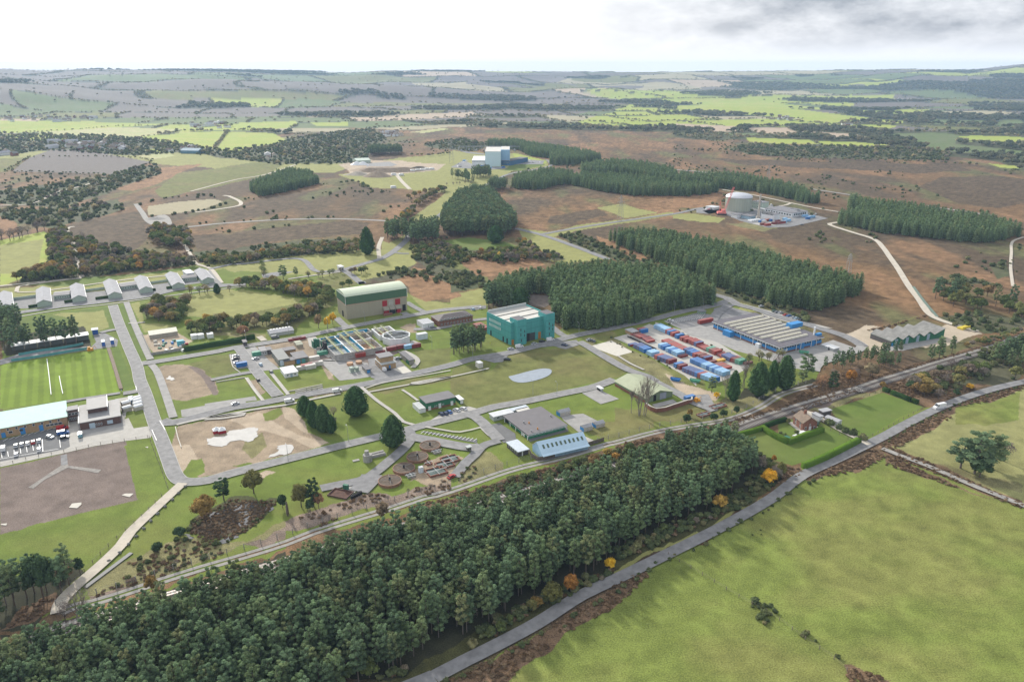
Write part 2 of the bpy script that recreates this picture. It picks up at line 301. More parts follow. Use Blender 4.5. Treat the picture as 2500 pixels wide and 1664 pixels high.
LAND = [
 # ---- middle distance, left
 ('dry', 'm 0 600 500 520 1200 600 1900 520 2356 480 2356 720 2250 760 1700 740 1300 720 1000 690 600 640 0 660'),
 ('scrub', 'm 0 500 300 490 700 500 1050 530 1500 600 1850 560 1950 520 2500 450 2620 520 2540 600 2440 690 1900 700 1500 650 1200 620 900 640 600 620 300 600 0 640'),
 ('bright', 'm 0 425 600 415 1150 425 900 440 500 465 100 485 0 490'), ('brightpale', 'm 240 480 800 445 1250 460 1000 505 830 520 500 515'),
 ('bright', 'm 980 520 1250 478 1520 472 1430 590 1250 575'), ('bright', 'm 1545 475 1850 485 1950 540 1700 580 1560 620 1470 590'),
 ('bright', 'm 1620 415 2000 405 2020 430 1800 445 1600 440'), ('bright', 'm 2100 415 2356 410 2356 440 2150 440'),
 ('tanfield', 'm 1850 455 2356 450 2356 475 1900 480'), ('bright', 'm 0 500 300 490 500 520 300 540 100 520'),
 ('plough', 'm 200 650 340 600 560 600 800 640 1020 680 880 750 800 765 500 755 80 745'), ('olive', 'm 0 655 190 650 60 745 0 745'),
 ('bright', 'm 980 595 1150 590 1180 615 1000 615'), ('brightpale', 'm 930 640 1150 615 1180 640 1050 660'),
 ('heathorange', 'm 780 790 1100 720 1330 700 1200 770 1050 840 900 880 700 850'), ('heathorange', 'm 370 810 560 800 560 860 380 850'),
 ('scrub', 'm 0 870 700 780 900 720 1050 710 1100 760 850 840 700 900 400 990 0 960'),
 ('scrub', 'm 0 990 330 1000 800 930 840 1000 640 1060 500 1080 400 1120 340 1130 0 1060'),
 ('olive', 'm 1200 760 1700 690 1950 690 1800 780 1400 860 1100 930 1050 880'),
 ('tanfield', 'm 1000 980 1200 950 1450 930 1510 950 1380 1000 1150 1035 1000 1040'),
 ('heathorange', 'm 0 1050 120 1080 150 1150 60 1200 0 1200'),
 ('bright', 'm 0 1210 300 1150 345 1180 345 1340 200 1430 120 1480 0 1524'), ('dry', 'm 60 1230 300 1200 250 1400 60 1440 0 1440 0 1250'),
 ('heathdark', 'm 520 1080 950 1040 1000 1200 900 1300 700 1290 560 1180'), ('heathdark', 'm 1280 1190 2356 1080 2500 1090 2430 1170 1700 1240 1330 1280'),
 ('bracken', 'm 1160 1200 1240 1220 1290 1340 1220 1290 1140 1250'),
 ('scrub', 'm 350 1120 480 1150 540 1300 550 1450 480 1500 200 1510 120 1490 330 1380 340 1200'),
 ('scrub', 'm 500 1250 560 1200 900 1280 1280 1320 1320 1380 1000 1410 560 1460 540 1380'),
 ('scrub', 'm 1300 1300 2000 1220 2356 1200 2356 1300 2000 1320 1600 1370 1400 1390'),
 # ---- middle distance, centre
 ('heath', 'n 500 470 830 440 1500 460 2356 480 2356 700 1900 650 1300 560 900 560 640 590'),
 ('scrub', 'n 640 560 900 520 1100 560 1000 610 800 590 680 580'),
 ('brightpale', 'n 550 480 780 450 820 460 650 485'),
 ('dry', 'n 60 770 560 690 560 650 860 600 1050 620 1280 620 1480 670 1490 710 1250 740 1090 830 930 890 830 1000 720 1080 590 1090 560 1060 800 880 560 870 260 840'),
 ('dry', 'n 330 670 600 640 860 600 1000 640 860 700 500 700 300 690'), ('lawn', 'n 1190 740 1240 700 1440 690 1480 700 1300 740'),
 ('bright', 'n 1250 620 1480 670 1480 690 1280 670'), ('dirt', 'n 60 700 300 660 560 680 800 690 740 730 500 760 400 780 150 770 130 740'),
 ('heath', 'n 1150 880 1600 820 1700 870 2000 900 2356 900 2356 1030 1900 1080 1480 1150 1290 1110 1230 1000'),
 ('heathdark', 'n 1500 1040 1850 1000 1900 1040 1650 1100 1480 1090'),
 ('dry', 'n 1830 990 2000 965 2250 1030 2000 1060'),
 ('dry', 'n 1290 1120 1480 1150 1700 1110 2000 1070 2356 1025 2356 1050 2000 1095 1520 1180 1640 1230 1900 1330 1820 1350 1600 1370 1450 1330 1330 1220'),
 ('lawn', 'n 720 1220 950 1190 1200 1220 1340 1270 1200 1290 900 1270 740 1250'),
 ('dry', 'n 0 1290 340 1330 440 1280 540 1180 560 1310 600 1360 500 1380 260 1440 200 1500 100 1430 0 1440'),
 ('lawn', 'n 0 1300 330 1310 340 1340 150 1390 0 1390'), ('dry', 'n 370 1200 420 1220 540 1160 530 1210 440 1280 370 1320'),
 ('scrub', 'n 540 1320 560 1260 760 1230 1000 1280 1330 1290 1500 1280 1600 1340 1350 1330 1250 1380 1150 1370 1000 1330 880 1380 700 1400'),
 ('scrub', 'n 260 1470 400 1420 560 1390 560 1420 800 1400 1000 1450 1050 1524 700 1500 500 1440'),
 ('heathorange', 'n 560 1400 780 1390 700 1480 480 1470'), ('heathorange', 'n 900 1370 1330 1320 1450 1360 1200 1450 1000 1420'),
 ('scrub', 'n 1540 1170 1700 1160 1900 1250 2200 1330 2356 1400 1960 1350 1700 1250'),
 ('heathorange', 'n 1830 1180 2100 1300 2356 1400 2356 1420 2080 1330 1850 1230'),
 # ---- middle distance, right
 ('bright', 'o 80 265 420 262 980 310 980 325 400 305 100 290'), ('bright', 'o 0 300 300 290 800 320 1300 380 1310 400 900 390 500 360 0 330'),
 ('bright', 'o 1180 330 1740 345 1700 360 1300 350'), ('stubble', 'o 0 420 420 440 430 470 300 480 0 450'), ('stubble', 'o 480 450 740 445 870 500 560 485'),
 ('stubble', 'o 840 470 1200 490 1310 520 1000 520'), ('bright', 'o 470 515 900 530 980 560 700 560 500 545'), ('bright', 'o 960 540 1200 545 1470 565 1200 580 1000 570'),
 ('bright', 'o 1350 390 1540 400 1540 420 1350 410'), ('greenfar', 'o 1740 390 2110 400 2100 420 1700 425'), ('greenfar', 'o 2160 420 2200 395 2356 400 2356 440 2150 440'),
 ('greenfar', 'o 1380 500 1700 480 1930 500 1900 560 2100 580 2356 610 2356 650 2000 620 1750 600 1600 540'), ('bright', 'o 2110 690 2330 710 2340 725 2200 720'),
 ('scrub', 'o 380 590 500 560 1000 570 1700 590 1860 620 1860 670 1400 665 800 650 500 630'),
 ('heathdark', 'o 200 650 900 680 1860 700 2000 740 1700 760 900 720 500 700'), ('heathdark', 'o 1800 790 2100 770 2356 800 2356 960 2200 1000 1900 960 1650 850'),
 ('dry', 'o 0 1040 130 1030 350 1060 300 1090 100 1080 0 1070'), ('heathorange', 'o 0 920 280 890 340 900 200 990 0 1000'),
 ('rough', 'o 560 1080 700 1130 620 1160 500 1130 350 1090'),
 ('scrub', 'o 1760 1500 1900 1450 2050 1480 2200 1524'), ('scrub', 'o 2130 1390 2230 1350 2250 1450 2180 1480'),
 ('dry', 'd 560 440 700 500 1050 620 1050 660 700 600 560 520'), ('scrub', 'd 540 400 800 450 1100 530 1500 700 1450 730 1100 600 900 550 600 430'),
 ('bracken', 'i 800 430 1100 380 1420 270 1430 290 1200 330 950 395'),
 ('yardsand', 'i 640 460 860 390 960 380 900 420 1240 520 1600 360 1500 300 1700 350 1850 400 1960 460 1700 540 1200 620 900 620 740 560'),
 ('olive', 'i 960 390 1420 280 1380 290 1230 345'),
 ('scrub', 'i 1430 300 1530 330 2000 460 2352 380 2352 300 1800 250'),
 # ---- the site
 ('dry', 'w 0 665 60 660 380 625 500 600 700 590 870 570 960 560 960 590 880 610 820 650 860 670 640 640 500 670 0 770'),
 ('lawn', 'm 120 1510 555 1465 1000 1430 1320 1380 1420 1400 1300 1410 900 1450 600 1524'),
 ('grass', 'w 0 700 200 690 300 695 500 620 760 640 1000 690 1120 700 1120 720 1260 760 1640 670 1710 700 1640 760 1700 780 1900 830 1880 880 1700 960 1400 1020 1000 1140 700 1230 480 1310 330 1350 200 1400 0 1440'),
 ('dry', 'c 0 450 350 400 370 560 200 590 0 620'), ('olive', 'c 0 0 350 300 340 400 0 430'), ('scrub', 'c 0 200 300 250 340 390 100 420 0 440'),
 ('heathorange', 'c 100 140 350 60 650 90 850 130 900 180 600 260 500 280 250 290'), ('heathorange', 'c 0 430 100 440 120 470 0 500'),
 ('dry', 'b 1340 250 1330 220 1560 180 1950 150 2020 170 1900 220 1600 300 1480 340'), ('dry', 'b 1950 480 2352 540 2352 620 2200 640 2100 600'),
 ('heathorange', 'b 1820 330 2000 200 2150 230 2352 350 2352 480 2100 520 1950 470 1930 400'), ('scrub', 'b 1560 320 1850 230 2050 230 2352 180 2352 350 2100 240 1850 310'),
 ('dry', 'a 1800 480 2352 410 2352 660 2100 700 1800 680 1690 620'), ('dry', 'b 0 480 200 400 950 520 850 590 560 640 0 680'),
 ('olive', 'b 1050 330 1320 250 1450 380 1250 430 1120 380'),
 ('lawn', 'a 130 700 210 690 1030 580 1100 780 900 830 120 870'), ('dry', 'a 500 650 1020 590 1080 760 850 800 700 700'),
 ('dry', 'a 1240 560 1350 530 1400 740 1700 780 1400 830'), ('lawn', 'a 1130 560 1190 560 1400 1100 1330 1100'),
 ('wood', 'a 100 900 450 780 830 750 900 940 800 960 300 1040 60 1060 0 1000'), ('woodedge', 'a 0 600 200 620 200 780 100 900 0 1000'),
 ('lawn', 'a 1080 970 1130 960 1290 1340 1200 1380 1150 1340'), ('gravel', 'a 1025 980 1055 980 1160 1340 1140 1380'),
 ('dirt', 'a 1370 850 1700 830 1750 870 1850 920 1750 970 1700 1020 1480 1040'), ('olive', 'b 0 700 250 680 600 620 900 560 1250 480 1270 560 1000 680 900 790 300 830 0 850'),
 ('rough', 'b 0 850 400 830 590 860 600 890 540 900 480 880 0 880'),
 ('mud', 'a 1520 1160 1760 1140 1930 1180 2050 1300 2080 1420 1750 1500 1640 1480 1560 1280'), ('gravel', 'a 1790 1150 1900 1160 2050 1290 2090 1420 2040 1430 1930 1250'),
 ('olive', 'a 1800 1140 2200 1040 2200 1220 2060 1280 1950 1200'), ('olive', 'b 0 1080 240 1050 250 1180 300 1200 60 1270 0 1230'),
 ('mud', 'b 400 1260 500 1290 560 1390 600 1400 540 1440'), ('dirt', 'b 1150 1230 1290 1150 1290 1160 1200 1290'),
 ('mud', 'b 480 980 780 920 900 880 1050 870 1080 990 1200 1090 1080 1100 1250 1300 1180 1290 1050 1080 700 1170 540 1200'),
 ('gravel', 'b 1040 1000 1300 1070 1450 1060 1870 1000 1860 1020 1600 1150 1560 1230 1300 1280 1070 1090'),
 ('olive', 'b 1980 1000 2352 950 2352 1130 2050 1190 2050 1090'), ('mud', 'b 1860 770 2010 740 2020 830 1930 840'),
 ('mud', 'e 1640 740 1700 560 1900 520 2352 430 2352 980 1900 1050 1760 1010'),
 ('dirt', 'e 1640 750 1800 740 1900 860 1820 980 1740 1010'), ('grass', 'e 1820 890 1930 870 1990 990 1860 1050 1740 1020'),
 ('mud', 'f 0 520 250 460 450 400 740 370 880 400 980 540 1000 620 1200 730 900 820 450 910 230 980 0 1030'),
 ('dirt', 'f 250 440 520 420 620 490 900 640 1180 730 1050 780 850 680 550 600 300 560 200 520'), ('dirt', 'f 760 370 880 400 990 540 1000 640 880 560 780 480'),
 ('rough', 'f 380 640 560 620 600 760 420 860 300 800'), ('grass', 'f 560 440 740 380 770 440 680 500 580 510'), ('grass', 'f 240 960 430 900 455 930 330 980'),
 ('dirt', 'f 260 1030 530 970 690 1000 560 1050'), ('lawn', 'f 980 560 1150 690 1240 725 1690 620 1680 570 1400 560 1300 700 1100 640'),
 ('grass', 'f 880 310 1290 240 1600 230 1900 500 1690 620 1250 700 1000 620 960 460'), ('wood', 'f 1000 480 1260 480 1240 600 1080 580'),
 ('mud', 'f 1010 270 1280 210 1480 190 1300 240 1050 290'), ('olive', 'f 1500 180 2352 20 2352 90 1700 220 1560 230'),
 ('mud', 'f 1980 1050 2352 780 2352 1060 2200 1120'), ('mud', 'g 0 1010 200 850 350 790 530 830 440 900 380 1020 200 1120 0 1070'),
 ('olive', 'c 560 1040 800 980 1220 960 1700 1200 1600 1260 1300 1330 870 1440 800 1500 400 1560 200 1560 0 1420 0 1250 400 1170'),
 ('olive', 'c 20 1150 380 1090 380 1170 0 1240'), ('rough', 'c 1270 890 1400 870 1400 960 1330 970'), ('olive', 'c 1400 850 1550 820 1600 870 1500 920 1400 900'),
 ('rough', 'c 1550 880 2352 1340 2352 1470 2200 1420 1900 1230 1500 1060 1400 980'), ('dirt', 'd 120 1240 500 1380 620 1380 560 1480 420 1430 250 1400 180 1330'),
 ('olive', 'd 100 1180 300 1200 480 1290 500 1380 250 1300'), ('dirt', 'd 420 1480 560 1480 640 1520 500 1540'),
 ('olive', 'h 700 520 900 480 1060 560 1180 620 1060 690 700 700 300 740 0 860 0 560 300 600'), ('rough', 'h 900 480 1300 440 1500 440 1750 400 1560 460 1400 560 1180 640 1080 560'),
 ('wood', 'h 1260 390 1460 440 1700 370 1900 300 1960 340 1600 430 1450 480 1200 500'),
 ('olive', 'g 1560 560 2000 500 2352 430 2352 600 1900 700 1700 600'), ('rough', 'g 620 790 780 780 900 900 900 980 560 1070 460 1080 540 900'),
 ('brackenpink', 'f 600 1560 900 1420 1200 1330 1550 1200 1900 1170 2352 1060 2352 1150 1900 1260 1500 1360 1050 1530 900 1568'),
 ('brackenpink', 'j 1050 720 1350 540 1600 470 1650 560 1350 690 1150 750 750 890 730 830'), ('brackenpink', 'j 1960 460 2150 350 2356 280 2356 400 2100 480'),
 ('rough', 'j 700 790 900 620 1200 470 1500 380 2000 440 2200 300 2356 250 2356 300 1960 470 1650 600 1250 700 1060 760 750 850'),
 ('marsh', 'j 1530 320 1600 220 1900 60 2280 60 2250 140 1950 390 1700 400'), ('sedge', 'j 1560 340 1700 220 1900 120 2080 90 2220 110 2130 220 1950 340 1700 390'),
 ('gravel', 'e 0 950 300 890 640 800 900 740 1190 690 1210 700 1270 900 1350 1240 1040 1300 700 1400 400 1460 200 1540 0 1568'),
 ('gravel', 'j 0 0 1140 0 1160 60 600 190 0 350'),
 ('grass', 'e 1215 700 1450 665 1720 1100 1600 1180 1290 1290 1350 1240'),
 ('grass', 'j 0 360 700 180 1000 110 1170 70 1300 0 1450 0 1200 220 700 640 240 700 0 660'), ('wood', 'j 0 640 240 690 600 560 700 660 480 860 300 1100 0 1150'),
 ('bracken', 'j 170 960 440 850 480 900 420 1000 150 1090 0 1150 120 1060'),
 # ---- strips along the railway and the plantation
 ('grass', 'j 480 1080 800 960 1300 800 1650 680 2000 560 2356 440 2356 480 1900 640 1450 780 900 990 560 1120'),
 ('grass', 'f 1050 1560 1500 1430 2000 1290 2352 1190 2352 1240 1800 1400 1300 1568'), ('grass', 'g 0 1290 500 1150 1000 980 1500 860 1900 740 2352 620 2352 650 1900 770 1500 890 1000 1020 500 1190 0 1320'),
 ('bracken', 'g 0 1330 300 1240 700 1130 1000 1030 1500 900 1950 800 2352 660 2352 830 1900 880 1500 1040 900 1230 500 1330 0 1400'),
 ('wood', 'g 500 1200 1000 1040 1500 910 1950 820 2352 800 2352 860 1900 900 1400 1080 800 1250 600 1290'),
 ('bracken', 'h 0 930 500 830 1080 700 1600 560 1560 600 1080 780 600 870 0 1050'), ('bracken', 'h 1800 560 2352 360 2352 420 1700 620'),
 ('bracken', 'h 1900 340 2352 180 2352 360 2000 470 1700 540 1620 560'), ('bracken', 'i 0 1150 380 1000 1000 840 1500 690 2000 560 2352 440 2352 480 1500 720 900 890 300 1070 0 1190'),
 ('ballast', 'i 0 1230 600 1020 1000 905 1500 760 1960 610 2352 480 2352 530 1960 650 1500 810 1000 960 700 1040 400 1160 0 1310'),
 ('rough', 'i 300 1200 700 1040 1000 980 1000 1010 560 1160 400 1200'),
 ('bracken', 'i 1010 960 1230 880 1350 820 1700 800 2000 940 1850 1000 1480 1140 1200 1060'), ('scrub', 'i 1300 860 1700 700 2352 480 2352 880 2100 930 1900 940 1500 1050 1250 960'),
 ('lawn', 'i 500 1170 1000 1010 1400 1150 850 1460 700 1400 600 1330'), 
 ('lawn', 'i 0 1290 130 1270 400 1290 780 1460 560 1568 0 1568'), ('lawn', 'h 1100 860 1420 790 1700 920 2000 800 2330 880 1900 1060 1700 1120 1450 1050 1350 980'),
 ('bracken', 'h 1600 1140 1800 1150 1850 1180 1650 1280 1560 1300'),
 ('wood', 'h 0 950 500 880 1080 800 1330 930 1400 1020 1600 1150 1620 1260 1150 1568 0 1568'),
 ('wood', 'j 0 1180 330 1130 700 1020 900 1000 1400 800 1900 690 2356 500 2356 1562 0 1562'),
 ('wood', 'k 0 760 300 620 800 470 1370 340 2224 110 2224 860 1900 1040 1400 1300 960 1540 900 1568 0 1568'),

 ('wood', 'l 0 0 600 0 720 250 500 370 300 480 0 600'),
 ('woodedge', 'k 900 1568 700 1560 900 1440 1300 1200 1600 1050 1900 940 2224 820 2224 870 1900 1040 1400 1300 1000 1540'),
 ('woodedge', 'l 0 600 300 500 500 380 640 300 900 180 900 220 600 420 300 570 0 720'),
 ('dry', 'k 940 1568 1300 1340 1700 1130 2000 960 2224 850 2224 880 2000 985 1700 1160 1350 1350 1000 1568'), ('dry', 'l 0 690 300 550 600 400 900 240 900 262 600 425 300 570 0 720'),
 ('grass', 'h 1620 1290 1800 1170 2352 900 2352 950 1800 1210 1500 1370'), ('grass', 'i 780 1480 1400 1150 1500 1160 900 1480 780 1540'),
 # ---- right-hand pastures
 ('pasturedry', 'i 2300 970 2750 860 2750 1568 2300 1568'), ('pasturedry', 'l 2300 -100 2900 0 2900 560 2300 300'), ('pasture', 'l 2300 300 2900 600 2900 1500 2300 1500'), ('pasture', 'l -300 1300 2900 1300 2900 1700 -700 1700'),
 ('pasture', 'l 0 820 300 620 600 470 900 300 1130 160 1560 30 1900 140 2356 340 2356 1329 0 1329'), ('pasture', 'k 1100 1568 1500 1340 1900 1130 2224 960 2224 1568'),
 ('pasturedry', 'i 950 1568 1500 1230 1900 1060 2352 960 2352 1568'), ('pasturedry', 'l 1560 0 2356 0 2356 330 2100 210 1800 80'),
 ('bracken', 'k 1060 1568 1500 1360 1900 1120 2224 930 2224 1060 2100 1130 1900 1240 1750 1370 1600 1450 1500 1568'), ('bracken', 'l 0 780 180 680 190 740 0 900'),
 ('bracken', 'l 1100 180 1200 120 1480 10 1560 20 1530 60 1400 120 1200 150'), ('bracken', 'l 1560 20 1800 110 2100 240 2356 340 2356 300 2100 200 1850 80 1640 0'), ('rough', 'l 1850 80 2100 140 2356 200 2356 250 2100 200'),
 ('bracken', 'l 1560 20 1720 90 1950 200 2250 310 2100 260 1800 160 1560 80'),
 ('bracken', 'i 860 1568 1050 1480 1300 1320 1500 1240 1800 1090 2352 940 2352 990 1900 1130 1600 1280 1400 1400 1150 1540 1050 1568'),
 ('bracken', 'l 1320 1240 1500 1290 1600 1329 1350 1329'), ('pasture', 'i 1700 1180 2000 1080 2352 1010 2352 1300 2000 1300 1700 1340'),
]
nc = 1540
az = np.radians(np.linspace(-47, 47, nc))
pys = np.concatenate([np.arange(2600, 1700, -12.0), np.arange(1700, 232, -1.75)])
Rr_ = [float(U(CX, p).y) for p in pys]
Rr_ = np.array([2.0, 20, 45, 70] + [r for r in Rr_ if r > 72] + list(np.arange(Rr_[-1] + 18, 8700, 20)) + list(np.linspace(8750, 10000, 26)))
Rg, Ag = np.meshgrid(Rr_, az, indexing='ij')
# rows follow straight lines across the view: distance grows toward the sides
gx = Rg * np.tan(Ag); gy = Rg.copy(); big = np.hypot(gx, gy); cap = Rg > 8700
gx = gx.ravel(); gy = gy.ravel()
gz = landz(gx, gy)
def classify(x, y):
    """land cover colour and mottle for points of the plain"""
    n = len(x); col = np.empty((n, 3)); mo = np.empty(n)
    R = np.hypot(x, y); w = np.clip(R / 320, .5, 9)
    ang = math.radians(14); xr = x * math.cos(ang) + y * math.sin(ang); yr = -x * math.sin(ang) + y * math.cos(ang)
    xw = x + (fbm(x / 9 / w, y / 9 / w, 31, 3) - .5) * 7 * w * .6; yw = y + (fbm(x / 9 / w, y / 9 / w, 77, 3) - .5) * 7 * w * 1.6
    # base: heath, patched with darker heather and paler grass
    base = np.array(CLS['heath'][0]); hd = np.array(CLS['heathdark'][0]); ho = np.array(CLS['heathorange'][0])
    p1 = np.clip((fbm(x / 90, y / 200, 3) - .44) * 6, 0, 1)[:, None]; p2 = np.clip((fbm(x / 50, y / 120, 8) - .56) * 8, 0, 1)[:, None]
    col[:] = base * (1 - p1) + hd * p1; col[:] = col * (1 - .7 * p2) + ho * .7 * p2; mo[:] = .62; p3 = np.clip((fbm(x / 45, y / 120, 19) - .54) * 7, 0, 1)[:, None]; col[:] = col * (1 - .75 * p3) + np.array([.12, .125, .05]) * .75 * p3
    hcol = col.copy()
    wx = (fbm(x / 700, y / 700, 41, 2) - .5) * 420; wy = (fbm(x / 800, y / 800, 43, 2) - .5) * 420
    FS = np.where(R > 3900, np.where(bearing(x, y) + (fbm(x / 800, y / 800, 4, 2) - .5) * 1400 < 1500, 2.3, 1.7), 1.0); cyf = (yr + wy) / 300. / FS; row = np.floor(cyf); cxf = (xr + wx) / 360. / FS + (row * .37) % 1; cel = np.floor(cxf)
    fx = cxf - cel; fy = cyf - row
    hs = (np.sin(cel * 127.1 + row * 311.7) * 43758.5453) % 1; hs2 = (np.sin(cel * 269.5 + row * 183.3) * 24634.63) % 1
    pal = np.array([CLS['bright'][0], CLS['greenfar'][0], CLS['tanfield'][0], CLS['stubble'][0], CLS['plough'][0], CLS['greenfar'][0], CLS['tanfield'][0], CLS['olive'][0]])
    b = bearing(x, y) + (fbm(x / 800, y / 800, 4, 2) - .5) * 700; warm = np.interp(b, [0, 900, 1400, 1600, 2050, 2500], [.85, .8, .6, .1, .2, .8])
    idx = np.clip((hs * 8).astype(int), 0, 7); dull = np.array([1, 4, 4, 7, 4, 7, 4, 4])[idx]
    idx = np.where((hs2 < warm) & (R > 3000), dull, idx); fc = pal[idx]
    green_belt = (b > 1500) & (b < 2050) & (R > 2300) & (R < 5200) & (hs2 < .75); fc[green_belt] = CLS['bright'][0]
    edge = (np.minimum(np.minimum(fx, 1 - fx) * 360, np.minimum(fy, 1 - fy) * 300)); fc[edge < 7] = CLS['farwood'][0]
    wd = fbm(x / 600, y / 420, 51, 3) + np.interp(b, [0, 1400, 1900, 2200, 2500], [-.06, -.06, .0, .12, .17]) * (R < 6500); fc[(wd > .60)] = CLS['farwood'][0]
    rough_ = (R < 2900) & (wd > .53); fc[rough_] = CLS['scrub'][0]
    fb = np.interp(b, [0, 700, 1000, 1500, 2000, 2500], [1900, 2100, 2450, 2200, 1900, 1650]) + (fbm(x / 300, y / 300, 61) - .5) * 500
    k = R > fb; col[k] = fc[k]; mo[k] = .12
    fieldmask = k.copy(); cls = np.full(n, -1)
    for ci, (name, text) in enumerate(LAND):
        poly = Uarr(SS(text)); mn, mx_ = poly.min(0) - 40, poly.max(0) + 40
        s = np.nonzero((xw > mn[0]) & (xw < mx_[0]) & (yw > mn[1]) & (yw < mx_[1]))[0]
        if not len(s): continue
        crisp = name in ('lawn', 'bright', 'plough', 'gravel', 'tanfield', 'stubble', 'brightpale')
        q = s[inside((x if crisp else xw)[s], (y if crisp else yw)[s], poly)]
        col[q] = hcol[q] if name == 'heath' else CLS[name][0]; mo[q] = CLS[name][1]; fieldmask[q] = False; cls[q] = ci
    # broad natural variation of the sward
    v = 1 + (fbm(x / 26, y / 26, 91, 4) - .5) * .5 * np.clip(mo, .1, .5) + (fbm(x / 4.5, y / 4.5, 95, 3) - .5) * 1.3 * mo
    g = (col[:, 1] > col[:, 0] * 1.02)
    yel = np.clip((fbm(x / 38, y / 22, 97, 4) - .44) * 3.6, 0, 1) * np.where(g, 1, 0)
    col *= np.stack([1 + .17 * yel, 1 + .01 * yel, 1 + .25 * yel], 1); col *= v[:, None]
    return col, mo, edge, fieldmask, wd, R, cls
gcol, gmo, gedge, gfield, gwd, gR, gcls = classify(gx, gy)
# mown stripes of the sports field
sf = Uarr(SS('a 0 1140 400 1080 1020 985 1140 1350 1180 1400 a 0 1560')); q = inside(gx, gy, sf)
xr = gx * math.cos(GA) + gy * math.sin(GA); yr = -gx * math.sin(GA) + gy * math.cos(GA)
gcol[q] = np.array([.165, .235, .03]) * (1 + .10 * np.sign(np.sin(xr[q] * 2 * math.pi / 5.4)) + .015 * np.sin(yr[q] * 2 * math.pi / 9) + (fbm(gx[q] / 12, gy[q] / 12, 5) - .5) * .5)[:, None]; gmo[q] = .1
# tramlines of the sunlit crop at the left edge
i_ = np.arange(len(Rr_) * nc).reshape(len(Rr_), nc)
F = np.stack([i_[:-1, :-1], i_[:-1, 1:], i_[1:, 1:], i_[1:, :-1]], -1).reshape(-1, 4)
ground = np_mesh('ground', np.stack([gx, gy, gz], 1), F, [])
ground['kind'] = 'structure'
ca = ground.data.color_attributes.new('cover', 'FLOAT_COLOR', 'POINT')
ca.data.foreach_set('color', np.concatenate([np.clip(gcol, .01, .9), gmo[:, None]], 1).astype(np.float32).ravel())
gm = bpy.data.materials.new('land'); gm.use_nodes = True; nd, lk = gm.node_tree.nodes, gm.node_tree.links
b_ = nd['Principled BSDF']; b_.inputs['Roughness'].default_value = .95; b_.inputs['Specular IOR Level'].default_value = .1
at = N(nd, 'ShaderNodeAttribute'); at.attribute_name = 'cover'
geo = N(nd, 'ShaderNodeNewGeometry')
na = N(nd, 'ShaderNodeTexNoise'); na.inputs['Scale'].default_value = 2.0; na.inputs['Detail'].default_value = 7; na.inputs['Roughness'].default_value = .7
nb = N(nd, 'ShaderNodeTexNoise'); nb.inputs['Scale'].default_value = .12; nb.inputs['Detail'].default_value = 6; nb.inputs['Roughness'].default_value = .7
lk.new(geo.outputs['Position'], na.inputs['Vector']); lk.new(geo.outputs['Position'], nb.inputs['Vector'])
sm = M('ADD', M('MULTIPLY', na.outputs['Fac'], 1.45, nd, lk), M('MULTIPLY', nb.outputs['Fac'], .55, nd, lk), nd, lk); sm = M('SUBTRACT', sm, 1.0, nd, lk); sm = M('MULTIPLY', sm, 4.4, nd, lk)
sm = M('MULTIPLY', sm, at.outputs['Alpha'], nd, lk); sm = M('MAXIMUM', M('ADD', sm, 1.0, nd, lk), .25, nd, lk)
sc_ = N(nd, 'ShaderNodeVectorMath', operation='SCALE'); lk.new(at.outputs['Color'], sc_.inputs[0]); lk.new(sm, sc_.inputs['Scale'])
lk.new(sc_.outputs[0], b_.inputs['Base Color'])
ground.data.materials.append(gm)

# ---------------------------------------------------------------- roads, paths, hardstandings (thin sheets over the land)
TARMAC = mat('tarmac_old', (.245, .24, .235), .9, .24, .35); TARDARK = mat('tarmac_dark', (.15, .15, .15), .9, .14, .3)
TARBLUE = mat('tarmac_worn', (.215, .212, .212), .9, .26, .3); CONC = mat('concrete', (.42, .40, .36), .9, .12, .3); CONCG = mat('concrete_grey', (.31, .30, .285), .9, .18, .25)
SLAB = mat('concrete_pale', (.56, .53, .46), .9, .08, .5); TRACKM = mat('track_earth', (.50, .45, .37), .95, .15, .3); TRACKG = mat('track_stone', (.30, .285, .26), .95, .2, .4)
WHITE = mat('white_paint', (.74, .74, .73), .6, .05, 1.0); KERB = mat('kerb_stone', (.47, .46, .43), .9, .1, 1.0)
lay = [0.02]
def smooth_line(P, step=6.0):
    P = np.asarray(P, float); Q = np.vstack([2 * P[0] - P[1], P, 2 * P[-1] - P[-2]]); res = []
    for i in range(1, len(Q) - 2):
        a, b, c, d = Q[i - 1], Q[i], Q[i + 1], Q[i + 2]; n = max(2, int(np.linalg.norm(c - b) / step))
        # centripetal-ish: limit tangents by the segment's own length
        L = np.linalg.norm(c - b); t1 = (c - a); t2 = (d - b)
        t1 = t1 / (np.linalg.norm(t1) + 1e-9) * L; t2 = t2 / (np.linalg.norm(t2) + 1e-9) * L
        for k in range(n):
            t = k / n; h = (2 * t ** 3 - 3 * t * t + 1, t ** 3 - 2 * t * t + t, -2 * t ** 3 + 3 * t * t, t ** 3 - t * t)
            res.append(h[0] * b + h[1] * t1 + h[2] * c + h[3] * t2)
    res.append(Q[-2]); return np.array(res)
def offset_line(L, d):
    T = np.gradient(L, axis=0); T /= np.linalg.norm(T, axis=1)[:, None] + 1e-9
    return L + np.stack([-T[:, 1], T[:, 0]], 1) * d
def strip(mb, L, d0, d1, z, m=0, skip=None):
    A, B = offset_line(L, d0), offset_line(L, d1); n = len(L); o = len(mb.v)
    for i in range(n): mb.v += [(A[i][0], A[i][1], z), (B[i][0], B[i][1], z)]
    for i in range(n - 1):
        if skip and (i // skip) % 2: continue
        mb.f.append((o + 2 * i, o + 2 * i + 2, o + 2 * i + 3, o + 2 * i + 1)); mb.m.append(m)
